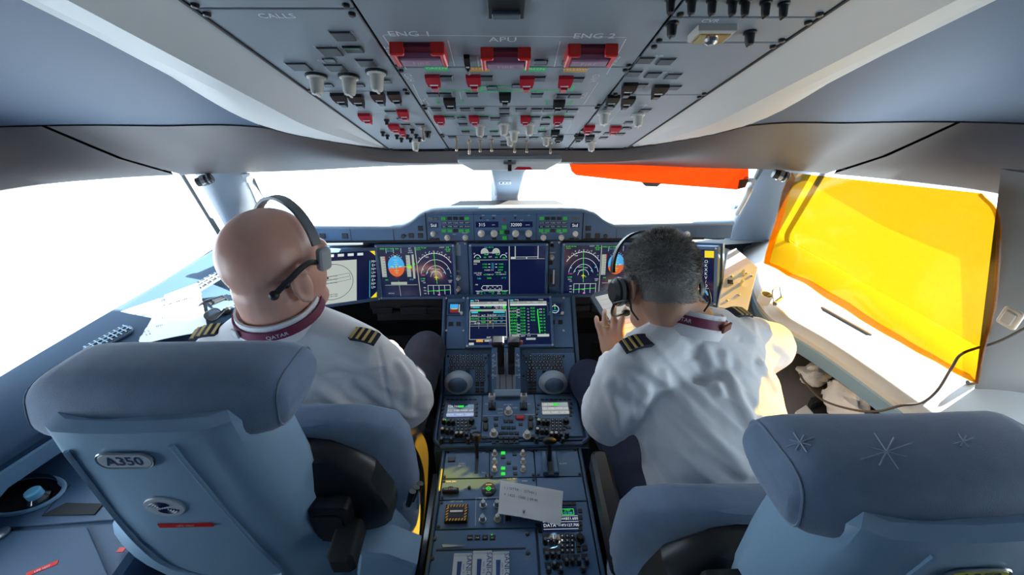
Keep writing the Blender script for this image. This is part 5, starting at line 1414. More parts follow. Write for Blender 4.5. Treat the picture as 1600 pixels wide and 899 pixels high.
seatR, OR = make_seat(.512, .335, -1, 'first officer', 'pilot seat at the lower right corner, with badge painted as if lit yellow, behind the grey-haired pilot', 1.20, cz=-.08, cy=.02, bz=-.02)
# first officer's inboard arm: long black bar reaching forward
a0, a1 = onZ(930, 702, .74), onZ(985, 880, .74)
fr = Frame((a0 + a1) / 2 - Vector((0, 0, .06)), Vector((1, 0, 0)), a0 - a1)
arm = obj('armrest', rboxm(.05, (a0 - a1).length, .06, .018, .01), BLACK, seatR, fr.M)
obj('arm_post', boxm(.05, .08, .62, .01), BLACKM, seatR, T(((a1.x + .01), a1.y + .05, .10)))
# captain's harness strap and buckle on the inboard side of his seat
def flat_strap(pts, w, th, side):
    pts = smooth_pts(pts, 6); rings = []; side = Vector(side)
    for i, p in enumerate(pts):
        t = (pts[min(i + 1, len(pts) - 1)] - pts[max(i - 1, 0)]).normalized(); x = (side - t * side.dot(t)).normalized(); n = t.cross(x)
        rings.append([p - x * w / 2 - n * th / 2, p + x * w / 2 - n * th / 2, p + x * w / 2 + n * th / 2, p - x * w / 2 + n * th / 2])
    return _loft(rings)
obj('harness_strap', flat_strap([(-.30, .84, .80), (-.255, .80, .74), (-.245, .74, .66), (-.26, .66, .52)], .045, .004, (0, 1, .3)), BLACKM, seatL)
obj('buckle', rboxm(.04, .05, .02, .008, .004), STEEL, seatL, T((-.245, .62, .80)) @ Rot(60, 'X'))
for k in range(3): obj('adjust_lever', MB().addm(_tube([(0, 0, 0), (.012, .01, .035)], [.006, .008], 8)), BLACK, seatL, T((-.235, .56 + k * .03, .86 - k * .03)))

# stitched star marks on the first officer's headrest
ho_ = [c for c in bpy.data.objects if c.parent is seatR and c.name.startswith('headrest')][0]
hm_ = WM[ho_.name]; ht = BVHTree.FromPolygons([hm_ @ v.co for v in ho_.data.vertices], [tuple(p.vertices) for p in ho_.data.polygons])
for cx, cy, r_ in ((1250, 692, 24), (1385, 706, 44), (1505, 690, 18)):
    m = MB()
    for k in range(4):
        a = math.radians(20 + 45 * k); pts = []
        for i in range(9):
            t = (i / 8 - .5) * 2 * (r_ if k % 2 else r_ * .75)
            d = ray(cx + t * math.cos(a), cy + t * math.sin(a) * .7).normalized(); h = ht.ray_cast(CAM, d)
            if h[0] is not None: pts.append(h[0] + h[1] * .0004)
        if len(pts) > 2: m.addm(_tube(pts, .0009, 4))
    if m.v: obj('stitched_star', m, mat('star_thread', (.42, .50, .62), .9), ho_, kind='stuff')
# ================================================================== people
from mathutils.bvhtree import BVHTree
SKIN = mat('skin', (.66, .36, .27), .36, var=.07, vscale=18, bump=.12, bscale=350)
SKIN2 = mat('skin_tan', (.50, .27, .18), .5, var=.07, vscale=18, bump=.12, bscale=350)
for m_ in (SKIN, SKIN2):
    b_ = m_.node_tree.nodes['Principled BSDF']; b_.inputs['Subsurface Weight'].default_value = .15; b_.inputs['Subsurface Radius'].default_value = (.02, .008, .004)
SHIRT = mat('shirt_white', (.80, .80, .82), .8, bump=.25, bscale=1400, var=.02, vscale=30)
TROUSER = mat('trousers_dark', (.030, .030, .050), .85, bump=.3, bscale=900, var=.15, vscale=40)
TROUSER2 = mat('trousers_navy', (.014, .022, .06), .85, bump=.3, bscale=900, var=.15, vscale=40)
EPAU = mat('epaulette_navy', (.012, .014, .035), .8)
GOLD = mat('gold_braid', (.62, .47, .15), .45, metal=.4)
MAROON = mat('lanyard_maroon', (.16, .012, .055), .6)
EYE = mat('eye_white', (.8, .8, .8), .2)
LIP = mat('lip', (.45, .17, .14), .5)
def etube(pts, rads, side, n=20):
    """Elliptic tapered limb; rads are (side radius, other radius)."""
    pts = [Vector(p) for p in pts]; rings = []; side = Vector(side)
    for i, p in enumerate(pts):
        t = (pts[min(i + 1, len(pts) - 1)] - pts[max(i - 1, 0)]).normalized()
        x = (side - t * side.dot(t)).normalized(); y = t.cross(x)
        a, b_ = rads[i] if isinstance(rads[i], tuple) else (rads[i], rads[i])
        rings.append([p + x * math.cos(2 * math.pi * k / n) * a + y * math.sin(2 * math.pi * k / n) * b_ for k in range(n)])
    return _loft(rings)
def limb(pts, rads, n=14):
    m = etube(pts, rads, (1, .13, .2) if abs((Vector(pts[-1]) - Vector(pts[0])).normalized().x) < .8 else (0, 1, .1), n)
    for p, r in ((pts[0], rads[0]), (pts[-1], rads[-1])): m.addm(_ell(r, r, r, tuple(p), 12, 8))
    return m
def fuse(mb, voxel, it=4, fac=.5):
    """One continuous skin over overlapping closed shapes."""
    me = mb.mesh('tmp', False); o = bpy.data.objects.new('tmp', me); COL.objects.link(o)
    r = o.modifiers.new('r', 'REMESH'); r.mode = 'VOXEL'; r.voxel_size = voxel; r.use_smooth_shade = True
    s = o.modifiers.new('s', 'SMOOTH'); s.iterations = it; s.factor = fac
    dg = bpy.context.evaluated_depsgraph_get(); dg.update()
    out = bpy.data.meshes.new_from_object(o.evaluated_get(dg)); bpy.data.objects.remove(o)
    out.polygons.foreach_set('use_smooth', [True] * len(out.polygons)); return out
def sculpt(me, fn):
    """Move each vertex along its normal by fn(co, normal)."""
    nn = [v.normal.copy() for v in me.vertices]
    for v, n in zip(me.vertices, nn):
        d = fn(v.co, n)
        if d: v.co += n * d
    me.update()
def seg_dist(p, pts):
    best = 9
    for a, b_ in zip(pts, pts[1:]):
        ab = b_ - a; t = max(0, min(1, (p - a).dot(ab) / max(ab.length_squared, 1e-9))); best = min(best, (p - a - ab * t).length)
    return best
def bvh(me): return BVHTree.FromPolygons([v.co.copy() for v in me.vertices], [tuple(p.vertices) for p in me.polygons])
def surf(tree, px, py):
    d = ray(px, py).normalized(); h = tree.ray_cast(CAM, d)
    return (h[0], h[1]) if h[0] is not None else (None, None)
def head_parts(M, neck_to, nr, s=1.0):
    m = MB(); A = lambda q, MM=None: m.addm(q, M @ (MM or Matrix()))
    A(_ell(.078 * s, .098 * s, .092 * s, (0, -.012 * s, .026 * s), 28, 18))
    A(_ell(.066 * s, .072 * s, .100 * s, (0, .030 * s, -.030 * s), 24, 16))
    A(_ell(.054 * s, .055 * s, .036 * s, (0, .045 * s, -.098 * s), 20, 12))
    A(_ell(.066 * s, .060 * s, .080 * s, (0, -.036 * s, -.045 * s), 20, 12))
    A(_ell(.050 * s, .022 * s, .014 * s, (0, .088 * s, .018 * s), 16, 8))
    A(_ell(.014 * s, .018 * s, .026 * s, (0, .106 * s, -.022 * s), 12, 10)); A(_ell(.017 * s, .013 * s, .010 * s, (0, .110 * s, -.042 * s), 12, 8))
    A(_ell(.024 * s, .012 * s, .008 * s, (0, .094 * s, -.073 * s), 12, 8)); A(_ell(.022 * s, .018 * s, .016 * s, (0, .088 * s, -.108 * s), 12, 8))
    for q in (-1, 1):
        E = T((q * .083 * s, -.004 * s, -.024 * s)) @ Rot(-18 * q, 'Z') @ Rot(10, 'X')
        A(_ell(.010 * s, .019 * s, .035 * s, (0, -.004, 0), 12, 10), E)
        A(_tube([(q * .008, .020 * s * math.cos(a) - .005, .035 * s * math.sin(a)) for a in [math.radians(40 + i * 22) for i in range(12)]], .0052 * s, 8), E)
        A(_ell(.006 * s, .008 * s, .009 * s, (q * .002, .0, -.030 * s), 10, 8), E)
    n0 = M @ Vector((0, -.022 * s, -.05 * s)); n1 = Vector(neck_to)
    m.addm(etube([n0, n0.lerp(n1, .5), n1, n1 + (n1 - n0).normalized() * .05], [(nr, nr * 1.04), (nr * 1.0, nr * 1.04), (nr * 1.02, nr * 1.03), (nr * .9, nr * .85)], M.to_3x3() @ Vector((1, 0, 0)), 24))
    return m
def hand_parts(M, curl, spread, thumb, s=1.0, q=1):
    """Palm, four unequal bent fingers and a thumb. M: origin at the wrist, +Y along the hand, +Z out of its back, thumb on q side."""
    m = MB()
    m.addm(_ell(.040 * s, .050 * s, .014 * s, (0, .048 * s, 0), 16, 10), M); m.addm(_ell(.026 * s, .030 * s, .018 * s, (0, .008 * s, 0), 14, 8), M)
    for i, (x, L) in enumerate(((.030, .078), (.010, .088), (-.011, .082), (-.030, .064))):
        x *= q * s; L *= s; a = math.radians(spread * (1.5 - i) * q); p = Vector((x, .085 * s, 0)); pts = [p - Vector((0, .02 * s, 0)), p]; an = 0
        for k, fr_ in enumerate((.45, .31, .24)):
            an += math.radians(curl[k]); p = p + Vector((math.sin(a) * math.cos(an), math.cos(a) * math.cos(an), -math.sin(an))) * L * fr_; pts.append(p)
        m.addm(limb(pts, [.0098 * s, .0096 * s, .009 * s, .0082 * s, .0070 * s], 10), M)
    p = Vector((q * .030 * s, .022 * s, -.004)); pts = [Vector((q * .012 * s, .012 * s, 0)), p]
    for k, (L, ax, az) in enumerate(((.036, .72, -.25), (.030, .5, -.35), (.024, .35, -.3))):
        p = p + Vector((q * ax * thumb, 1 - ax * thumb * .6, az)).normalized() * L * s; pts.append(p)
    m.addm(limb(pts, [.014 * s, .0125 * s, .0105 * s, .0098 * s, .008 * s], 10), M)
    return m
def wrinkle(p, across, along, f1, f2, seed):
    q = Vector((p.dot(across) * f1, p.dot(along) * f2, seed))
    return noise.noise(q)
def epaulette(per, tree, px, py, ang, L, Wd, nstripe, normal_up=.4):
    h, n = surf(tree, px, py)
    n = (n + Vector((0, 0, normal_up))).normalized()
    d = Vector((math.cos(ang), math.sin(ang), 0)); fr = Frame(h + n * .002, d, n.cross(d))
    rings = []
    for i in range(7):
        t = i / 6 - .5; z = -.030 * (2 * t) ** 2 * .35
        w = Wd * (1 - .15 * abs(t))
        rings.append([Vector((t * L, -w / 2, z)), Vector((t * L, w / 2, z)), Vector((t * L, w / 2 - .002, z + .006)), Vector((t * L, -w / 2 + .002, z + .006))])
    e = obj('epaulette', _loft(rings), EPAU, per, fr.M)
    for k in range(nstripe):
        t = .40 - k * .165; z = -.030 * (2 * t) ** 2 * .35
        obj('stripe', boxm(L * .075, Wd * .9, .0022, .0006), GOLD, e, fr.at(t * L, 0, z + .0048))
    return e
def ring_band(tree_c, pts_, hgt, thick, up):
    """Vertical band swept along a closed loop."""
    rings = []; n = len(pts_)
    for i, p in enumerate(pts_):
        c = sum(pts_, Vector()) / n; o = (p - c); o = (o - up * o.dot(up)).normalized()
        rings.append([p - up * hgt / 2, p + up * hgt / 2, p + up * hgt / 2 + o * thick, p - up * hgt / 2 + o * thick])
    rings.append(rings[0])
    return _loft(rings, cap=False)

def build_person(P):
    per = thing('person', P['label'], 'person', Vector((P['pelvis'].x, P['pelvis'].y, 0)))
    hM, ax, sR, sL = P['head'], P['side'], P['shR'], P['shL']
    body = MB(); shirt = MB(); leg = MB(); hs = P.get('hs', 1.0)
    body.addm(head_parts(hM, P['neck'], P['nr'], hs))
    tp, tr = P['spine'], P['srad']
    body.addm(etube(tp, [(a * .72, b_ * .68) for a, b_ in tr], ax, 24)); shirt.addm(etube(tp, tr, ax, 28))
    for S in (sL, sR):                                              # sloping shoulders
        n_ = P['neck'] + (S - P['neck']) * .15 - Vector((0, 0, .012))
        shirt.addm(limb([n_, n_.lerp(S, .5) + Vector((0, 0, .0)), S], [.062, .070, P['dr']], 16)); body.addm(limb([n_ - Vector((0, 0, .02)), S], [.04, .045], 12))
    shirt.addm(limb([sL, sR], [P['dr'], P['dr']], 16))
    for S, E, Wr in ((sL, P['elL'], P['wrL']), (sR, P['elR'], P['wrR'])):
        body.addm(limb([S, S.lerp(E, .5), E], [.045, .045, .042], 14)); body.addm(limb([E, E.lerp(Wr, .3), Wr], [.042, .041, .028], 14))
        r = P['sleeve']; e2 = E + (Wr - E).normalized() * P['past']
        shirt.addm(limb([S, S.lerp(E, .5), E], [P['dr'], r[0], r[1]], 16)); shirt.addm(limb([E, e2], [r[1], r[2]], 16))
    body.addm(hand_parts(*P['handL'])); body.addm(hand_parts(*P['handR']))
    for H_, K, A_ in (P['legL'], P['legR']):
        leg.addm(limb([H_, H_.lerp(K, .5), K], [.100, .092, .074], 16)); leg.addm(limb([K, K.lerp(A_, .45), A_], [.074, .066, .055], 16))
        body.addm(limb([H_, K], [.08, .055], 12)); body.addm(limb([K, A_], [.055, .04], 12)); body.addm(limb([A_, A_ + Vector((0, .07, -.05)), A_ + Vector((0, .16, -.06))], [.042, .04, .03], 12))
    leg.addm(etube([P['pelvis'] + Vector((0, 0, -.10)), P['pelvis'], tp[1]], [(.14, .11), (.18, .14), (tr[1][0] * .97, tr[1][1] * .97)], ax, 24))
    bm_ = fuse(body, .0048, 5); sm_ = fuse(shirt, .0058, 7); lm_ = fuse(leg, .007, 6)
    P['post'](bm_, sm_, lm_)
    bo = obj('body', bm_, P['skin'], per); so = obj('shirt', sm_, SHIRT, per); lo = obj('trousers', lm_, P['trouser'], per)
    for q in (-1, 1):                                               # eyes and lips
        obj('eye', MB().addm(_ell(.012, .012, .012, (0, 0, 0), 12, 8)), EYE, bo, hM @ T((q * .030 * hs, .086 * hs, -.004 * hs)))
    obj('mouth', MB().addm(_ell(.022, .004, .005, (0, 0, 0), 12, 8)), LIP, bo, hM @ T((0, .103 * hs, -.073 * hs)))
    for A_ in (P['legL'][2], P['legR'][2]):
        obj('shoe', MB().addm(_ell(.046, .14, .045, (0, .075, -.065), 16, 10)), BLACK, per, T(A_))
    return per, bo, so, lo

V = Vector
# ------------------------------------------------------------------ captain
hc = atD(432, 412, .91)
HM = T(hc) @ Rot(-28, 'Z') @ Rot(-4, 'X')
neck = atD(440, 490, .96)
shL, shR = atD(350, 562, 1.0), atD(570, 560, 1.02)
pel = V((-.52, .70, .54))
top = (shL + shR) / 2
elR = atD(634, 625, 1.10)
def cap_post(bm_, sm_, lm_):
    tr = bvh(sm_)
    seams = []
    def line(pts):
        o = [surf(tr, *p)[0] for p in pts]; return [p for p in o if p is not None]
    seams = [line([(592, 545), (598, 575), (604, 610), (612, 640), (628, 650)]), line([(480, 590), (530, 583), (600, 578)])]
    folds = [line([(560, 600), (600, 628), (640, 650)]), line([(530, 640), (570, 650), (620, 662)]), line([(500, 610), (540, 640), (590, 690)]), line([(625, 570), (640, 600), (640, 630)]), line([(520, 625), (560, 672), (590, 700)])]
    def f(p, n):
        d = .009 * (.22 - abs(wrinkle(p, V((.25, .2, .95)), V((.9, .4, -.1)), 18, 5, 1.5))) + .005 * (.2 - abs(wrinkle(p, V((.5, .2, .8)), V((.7, .3, -.5)), 38, 10, 4.5)))
        for s in seams:
            q = seg_dist(p, s)
            if q < .02: d -= .0035 * math.exp(-(q / .0045) ** 2)
        for s in folds:
            q = seg_dist(p, s)
            if q < .04: d += .006 * math.exp(-(q / .011) ** 2) - .002 * math.exp(-((q - .02) / .009) ** 2)
        return d
    sculpt(sm_, f)
    sculpt(lm_, lambda p, n: .004 * wrinkle(p, V((.2, 1, .4)), V((1, 0, 0)), 22, 7, 2.2))
C = dict(label='bald pilot in a white shirt with a grey headset, seated at the left', head=HM, hs=1.03, neck=neck, nr=.073, shL=shL, shR=shR, dr=.072, pelvis=pel, side=(shR - shL).normalized(),
         spine=[pel + V((0, 0, -.03)), V((-.52, .71, .70)), V((-.515, .73, .84)), V((-.52, .755, .96)), top + V((.0, -.012, -.05)), top + V((0, -.01, .02)), neck + V((0, 0, -.02))],
         srad=[(.185, .135), (.185, .140), (.190, .140), (.200, .135), (.195, .118), (.155, .095), (.075, .075)],
         elL=V((-.78, .86, .93)), wrL=V((-.50, 1.02, .90)), elR=elR, wrR=V((-.42, 1.06, .90)), sleeve=[.075, .073, .066], past=.03,
         handL=(basis(V((-.48, 1.03, .905)), (.25, -.95, .1), (.95, .25, .05)), (25, 30, 20), 3, .5, 1.0, 1),
         handR=(basis(V((-.43, 1.07, .895)), (-.3, .9, 0), (-.9, -.3, .05)), (25, 30, 20), 3, .5, 1.0, -1),
         legL=(V((-.60, .74, .54)), V((-.68, 1.22, .70)), V((-.66, 1.50, .22))), legR=(V((-.44, .74, .54)), V((-.315, 1.26, .725)), V((-.36, 1.50, .22))),
         skin=SKIN, trouser=TROUSER, post=cap_post)
cap, cbody, cshirt, cleg = build_person(C)
tr = bvh(cshirt.data)
epaulette(cap, tr, 560, 524, -.22, .088, .042, 4)
epaulette(cap, tr, 333, 518, math.pi + .15, .088, .042, 4, 1.0)
def collar(per, neck, M, rx, ry, hgt, tilt, band_m, text=None, dz=.0, face=None):
    up = (M.to_3x3() @ Vector((0, 0, 1))).normalized(); up = (up + Vector((0, -.0, 0))).normalized()
    x = Vector((1, 0, 0)); x = (x - up * x.dot(up)).normalized(); y = up.cross(x); n = 40
    loop = lambda r, z: [neck + up * z + x * math.cos(2 * math.pi * i / n) * (rx + r) + y * math.sin(2 * math.pi * i / n) * (ry + r) for i in range(n)]
    rings = [loop(.010, -.022), loop(.012, -.004), loop(.006, hgt), loop(.001, hgt), loop(.0, -.02)]
    c = obj('collar', _loft(rings, cap=False), SHIRT, per)
    lb = [loop(.0155, .004), loop(.0125, .024), loop(.0095, .024), loop(.0105, .004)]; lb.append(lb[0])
    l = obj('lanyard', _loft(lb, cap=False), band_m, per)
    return up, x, y, l
def wrap_text(t, size, neck, up, x, y, rx, ry, ang0, h, m, par):
    mb = text_mb(t, size); out = MB(); R = (rx + ry) / 2
    vs = []
    for a, b_, c in mb.v:
        an = ang0 + a / R; vs.append(neck + up * (h + b_) + x * math.cos(an) * rx + y * math.sin(an) * ry)
    out.add(vs, mb.f); return obj('lettering', out.mesh('lettering', False), m, par, kind='stuff')
up, x, y, ly = collar(cap, neck, T(hc) @ Rot(-10, 'Z') @ Rot(6, 'X'), .079, .081, .034, 0, MAROON)
wrap_text('QATAR', .013, neck, up, x, y, .0950, .0970, math.radians(-70), .0135, LEGEND, ly)
obj('clip', boxm(.022, .016, .004, .001), mat('clip_white', (.6, .6, .62), .4), ly, basis(neck + x * -.058 + y * -.078 + up * .014, (.82, -.57, 0), (0, 0, 1)))

# ------------------------------------------------------------------ first officer
hc2 = atD(1030, 437, 1.0)
HM2 = T(hc2) @ Rot(12, 'Z') @ Rot(-30, 'X') @ Rot(4, 'Y')
neck2 = atD(1072, 503, 1.0)
shL2, shR2 = atD(990, 576, .95), atD(1198, 542, 1.14)
pel2 = V((.545, .62, .54)); top2 = (shL2 + shR2) / 2
elL2, wrL2 = atD(950, 650, 1.04), atD(962, 566, 1.22)
def fo_post(bm_, sm_, lm_):
    tr = bvh(sm_)
    def line(pts):
        o = [surf(tr, *p)[0] for p in pts]; return [p for p in o if p is not None]
    seams = [line([(982, 600), (1030, 578), (1090, 558), (1160, 530), (1225, 505)]), line([(975, 545), (985, 590), (995, 640), (1000, 665)])]
    folds = [line([(1010, 610), (1030, 660), (1070, 715), (1130, 760), (1180, 770)]), line([(1040, 590), (1075, 640), (1120, 690), (1165, 740)]), line([(1130, 560), (1145, 600), (1170, 650), (1185, 680)]),
             line([(1000, 650), (1020, 720), (1060, 770)]), line([(1190, 570), (1215, 610), (1235, 640)]), line([(1085, 520), (1110, 560), (1125, 610)]), line([(950, 600), (965, 640), (970, 680)])]
    def f(p, n):
        d = .010 * (.22 - abs(wrinkle(p, V((.75, .1, .65)), V((.65, -.1, -.75)), 17, 4.5, 7.5))) + .0075 * (.2 - abs(wrinkle(p, V((.6, .3, .7)), V((.7, .1, -.6)), 30, 6, 3.1)))
        for s in seams:
            q = seg_dist(p, s)
            if q < .02: d -= .003 * math.exp(-(q / .004) ** 2)
        for s in folds:
            if len(s) < 2: continue
            q = seg_dist(p, s)
            if q < .05: d += .0065 * math.exp(-(q / .012) ** 2) - .002 * math.exp(-((q - .024) / .010) ** 2)
        return d
    sculpt(sm_, f)
    sculpt(lm_, lambda p, n: .004 * wrinkle(p, V((.2, 1, .4)), V((1, 0, 0)), 22, 7, 5.2))
Fo = dict(label='grey-haired pilot in a white shirt leaning over a clipboard, seated at the right', head=HM2, hs=.95, neck=neck2, nr=.061, shL=shL2, shR=shR2, dr=.068, pelvis=pel2, side=(shR2 - shL2).normalized(),
          spine=[pel2 + V((0, 0, -.03)), V((.53, .63, .68)), V((.505, .66, .82)), V((.475, .705, .95)), top2 + V((.01, -.02, -.04)), top2 + V((0, .0, .015)), neck2 + V((.005, -.005, -.02))],
          srad=[(.18, .15), (.182, .155), (.19, .150), (.202, .138), (.185, .110), (.15, .09), (.070, .070)],
          elL=elL2, wrL=wrL2, elR=V((.735, .99, .90)), wrR=V((.53, 1.10, .90)), sleeve=[.072, .070, .050], past=.19,
          handL=(basis(wrL2, (.86, -.30, .40), (.05, .62, .78)), (8, 22, 18), 9, .9, 1.0, 1),
          handR=(basis(V((.52, 1.11, .905)), (.6, .8, 0), (-.75, .5, .1)), (20, 30, 20), 4, .6, 1.0, -1),
          legL=(V((.46, .68, .54)), V((.285, 1.16, .66)), V((.34, 1.46, .22))), legR=(V((.63, .68, .54)), V((.74, 1.16, .68)), V((.68, 1.46, .22))),
          skin=SKIN2, trouser=TROUSER2, post=fo_post)
fo, fbody, fshirt, fleg = build_person(Fo)
tr2 = bvh(fshirt.data)
epaulette(fo, tr2, 1000, 535, math.pi + .25, .080, .040, 3)
epaulette(fo, tr2, 1148, 490, .25, .080, .040, 3)
up2, x2, y2, ly2 = collar(fo, neck2, T(hc2) @ Rot(-4, 'Z') @ Rot(-24, 'X') @ Rot(10, 'Y'), .072, .074, .034, 0, MAROON)
wrap_text('QATAR', .012, neck2, up2, x2, y2, .0885, .0905, math.radians(-122), .0135, LEGEND, ly2)
obj('clip', boxm(.026, .018, .005, .001), mat('clip_brown', (.22, .05, .02), .5), ly2, basis(neck2 + x2 * .053 + y2 * -.075 + up2 * .014, (.85, .5, .1), (0, 0, 1)))
obj('ring', MB().addm(_tube([(.0105 * math.cos(a), 0, .0105 * math.sin(a)) for a in [i * math.pi / 8 for i in range(16)]], .0016, 5, closed=True)), GOLD, fbody, Fo['handL'][0] @ T((-.012, .103, -.002)))

# short hair: a cap of many fine strands following the skull
rnd = random.Random(3)
tree_h = bvh(fbody.data); HI = HM2.inverted()
mb = MB(); cap_m = MB()
hair_mats = [mat('hair_dark', (.055, .050, .046), .6, var=.2, vscale=60), mat('hair_mid', (.20, .185, .175), .6, var=.2, vscale=60), mat('hair_grey', (.52, .49, .46), .6, var=.2, vscale=60)]
cnt = 0
while cnt < 15000:
    d = Vector((rnd.gauss(0, 1), rnd.gauss(0, 1), rnd.gauss(0, 1))).normalized()
    # hair line: covers top and back, stops at the nape, the ears and the forehead
    if d.z < -.62 or (d.y > .55 and d.z < .45) or (abs(d.x) > .55 and d.z < -.12 and d.y > -.25) or (d.y > .72): continue
    c = HM2 @ Vector((0, -.01, .01)); dw = (HM2.to_3x3() @ d)
    h = tree_h.ray_cast(c, dw)
    if h[0] is None or (h[0] - c).length > .14: continue
    p, n = h[0], h[1]
    L = .012 if d.z > .2 else (.009 if d.z > -.2 else .006)
    fall = (HM2.to_3x3() @ Vector((0, -.5, -.6))); t = (n * 1.0 + (fall - n * fall.dot(n)) * .55 + Vector((rnd.uniform(-.4, .4), rnd.uniform(-.4, .4), rnd.uniform(-.4, .4)))).normalized()
    s_ = n.cross(t); s_ = s_.normalized() if s_.length > 1e-4 else Vector((1, 0, 0))
    tip = p + t * L * rnd.uniform(.7, 1.25); p0 = p - n * .002
    g = noise.noise(d * 2.3 + Vector((4, 2, 1))) * .5 + rnd.uniform(-.35, .35) + (.42 if d.z < .05 or abs(d.x) > .72 else -.02) + (.18 if d.z > .80 else 0)  # crown gets paler strands, window light put into the hair colour
    mi = 2 if g > .10 else (1 if g > -.25 else 0)
    mb.add([p0 - s_ * .0010, p0 + s_ * .0010, tip], [(0, 1, 2)], None, mi); cnt += 1
ho = obj('hair', mb.mesh('hair', False), hair_mats, fo, kind='stuff')
# scalp under the hair
sk = MB(); sm2 = fbody.data; pick = {}
inv3 = HI.to_3x3()
for pg in sm2.polygons:
    l = HI @ pg.center; d = (l - Vector((0, -.01, .01)));
    if d.length > .14: continue
    d.normalize()
    if d.z < -.60 or (d.y > .52 and d.z < .42) or (abs(d.x) > .52 and d.z < -.10 and d.y > -.28) or d.y > .70 or l.z < -.10: continue
    f = []
    for vi in pg.vertices:
        if vi not in pick: pick[vi] = len(sk.v); v = sm2.vertices[vi]; sk.v.append(tuple(v.co + v.normal * .0022))
        f.append(pick[vi])
    sk.f.append(tuple(f)); sk.m.append(0)
obj('hair_base', sk.mesh('hair_base'), hair_mats[1], fo)

# ------------------------------------------------------------------ headsets
HSG = mat('headset_grey', (.16, .18, .20), .4)
def bandpts(M, s, lift, a0=-92, a1=92, y0=0.0, n=22):
    out = []
    for i in range(n + 1):
        a = math.radians(a0 + (a1 - a0) * i / n)
        out.append(M @ Vector(((.080 * s + lift) * math.sin(a), y0, .026 * s + (.093 * s + lift) * math.cos(a))))
    return out
h1 = thing('headset', 'grey headset resting on the bald head of the pilot at the left', 'headset', hc)
pts = bandpts(HM, 1.04, .008, -95, 78, .035)
def strap(pts, M, w, th):
    rings = []; fw = M.to_3x3() @ Vector((0, 1, 0)); c = M @ Vector((0, 0, 0))
    for i, p in enumerate(pts):
        t = (pts[min(i + 1, len(pts) - 1)] - pts[max(i - 1, 0)]).normalized(); o = t.cross(fw).normalized()
        if o.dot(p - c) < 0: o = -o
        rings.append([p - fw * w / 2, p + fw * w / 2, p + fw * w / 2 + o * th, p - fw * w / 2 + o * th])
    return _loft(rings)
obj('headband', strap(pts, HM, .020, .006), HSG, h1)
s_ = 1.04
M = HM @ T((.0885 * s_, .042, .018)) @ Rot(8, 'Y')
obj('temple_pad', MB().addm(_prism(rrect(.030, .052, .008, 3), .014, .004), Rot(90, 'Y') @ Rot(90, 'Z')), mat('headset_pale', (.42, .45, .46), .4), h1, M)
q = [HM @ Vector(v_) for v_ in ((.091, .030, .012), (.098, .006, .022), (.099, -.018, .018), (.094, -.040, .004), (.086, -.062, -.012), (.080, -.072, -.022))]
obj('ear_arm', _tube(smooth_pts(q, 4), .006, 8), BLACK, h1)
obj('knob', MB().addm(_ell(.010, .010, .010, (0, 0, 0), 12, 8)), BLACK, h1, T(q[-1])); obj('knob', MB().addm(_ell(.009, .009, .009, (0, 0, 0), 12, 8)), BLACK, h1, T(HM @ Vector((.088, -.048, -.006))))
M = HM @ T((-.094 * s_, .03, -.02)) @ Rot(-90, 'Y')
obj('ear_cup', lathem([(.030, 0), (.030, .016), (.022, .024)], 18), BLACK, h1, M)
h2 = thing('headset', 'black headset worn by the grey-haired pilot at the right', 'headset', hc2)
pts = bandpts(HM2, .93, .006, -92, 92, .070)
obj('headband', strap(pts, HM2, .016, .006), BLACK, h2)
for q_ in (-1, 1):
    M = HM2 @ T((q_ * .088, .012, -.024)) @ Rot(90 * q_, 'Y')
    c_ = obj('ear_cup', lathem([(.031, 0), (.033, .008), (.031, .020), (.022, .027)], 20), BLACK, h2, M)
    obj('cup_ring', lathem([(.034, .006), (.0345, .010), (.034, .014)], 20), HSG, c_, M)
q = [HM2 @ Vector(v_) for v_ in ((-.10, .02, -.04), (-.095, .06, -.075), (-.06, .115, -.09), (-.02, .135, -.085))]
obj('microphone_boom', _tube(smooth_pts(q, 5), .0035, 6), BLACK, h2); obj('microphone', MB().addm(_ell(.012, .010, .010, (0, 0, 0), 12, 8)), BLACK, h2, T(q[-1]))
q = [HM2 @ Vector((.115, .01, -.02)), HM2 @ Vector((.125, -.01, -.06)), atD(1106, 452, .90), atD(1110, 470, .91), atD(1100, 487, .92)]
obj('headset_cord', _tube(smooth_pts(q, 6), .0022, 6), BLACK, h2)
q = [HM2 @ Vector((-.115, .01, -.05)), atD(982, 470, .95), atD(987, 486, .96), atD(997, 500, .98)]
obj('headset_cord', _tube(smooth_pts(q, 6), .0022, 6), BLACK, h2)
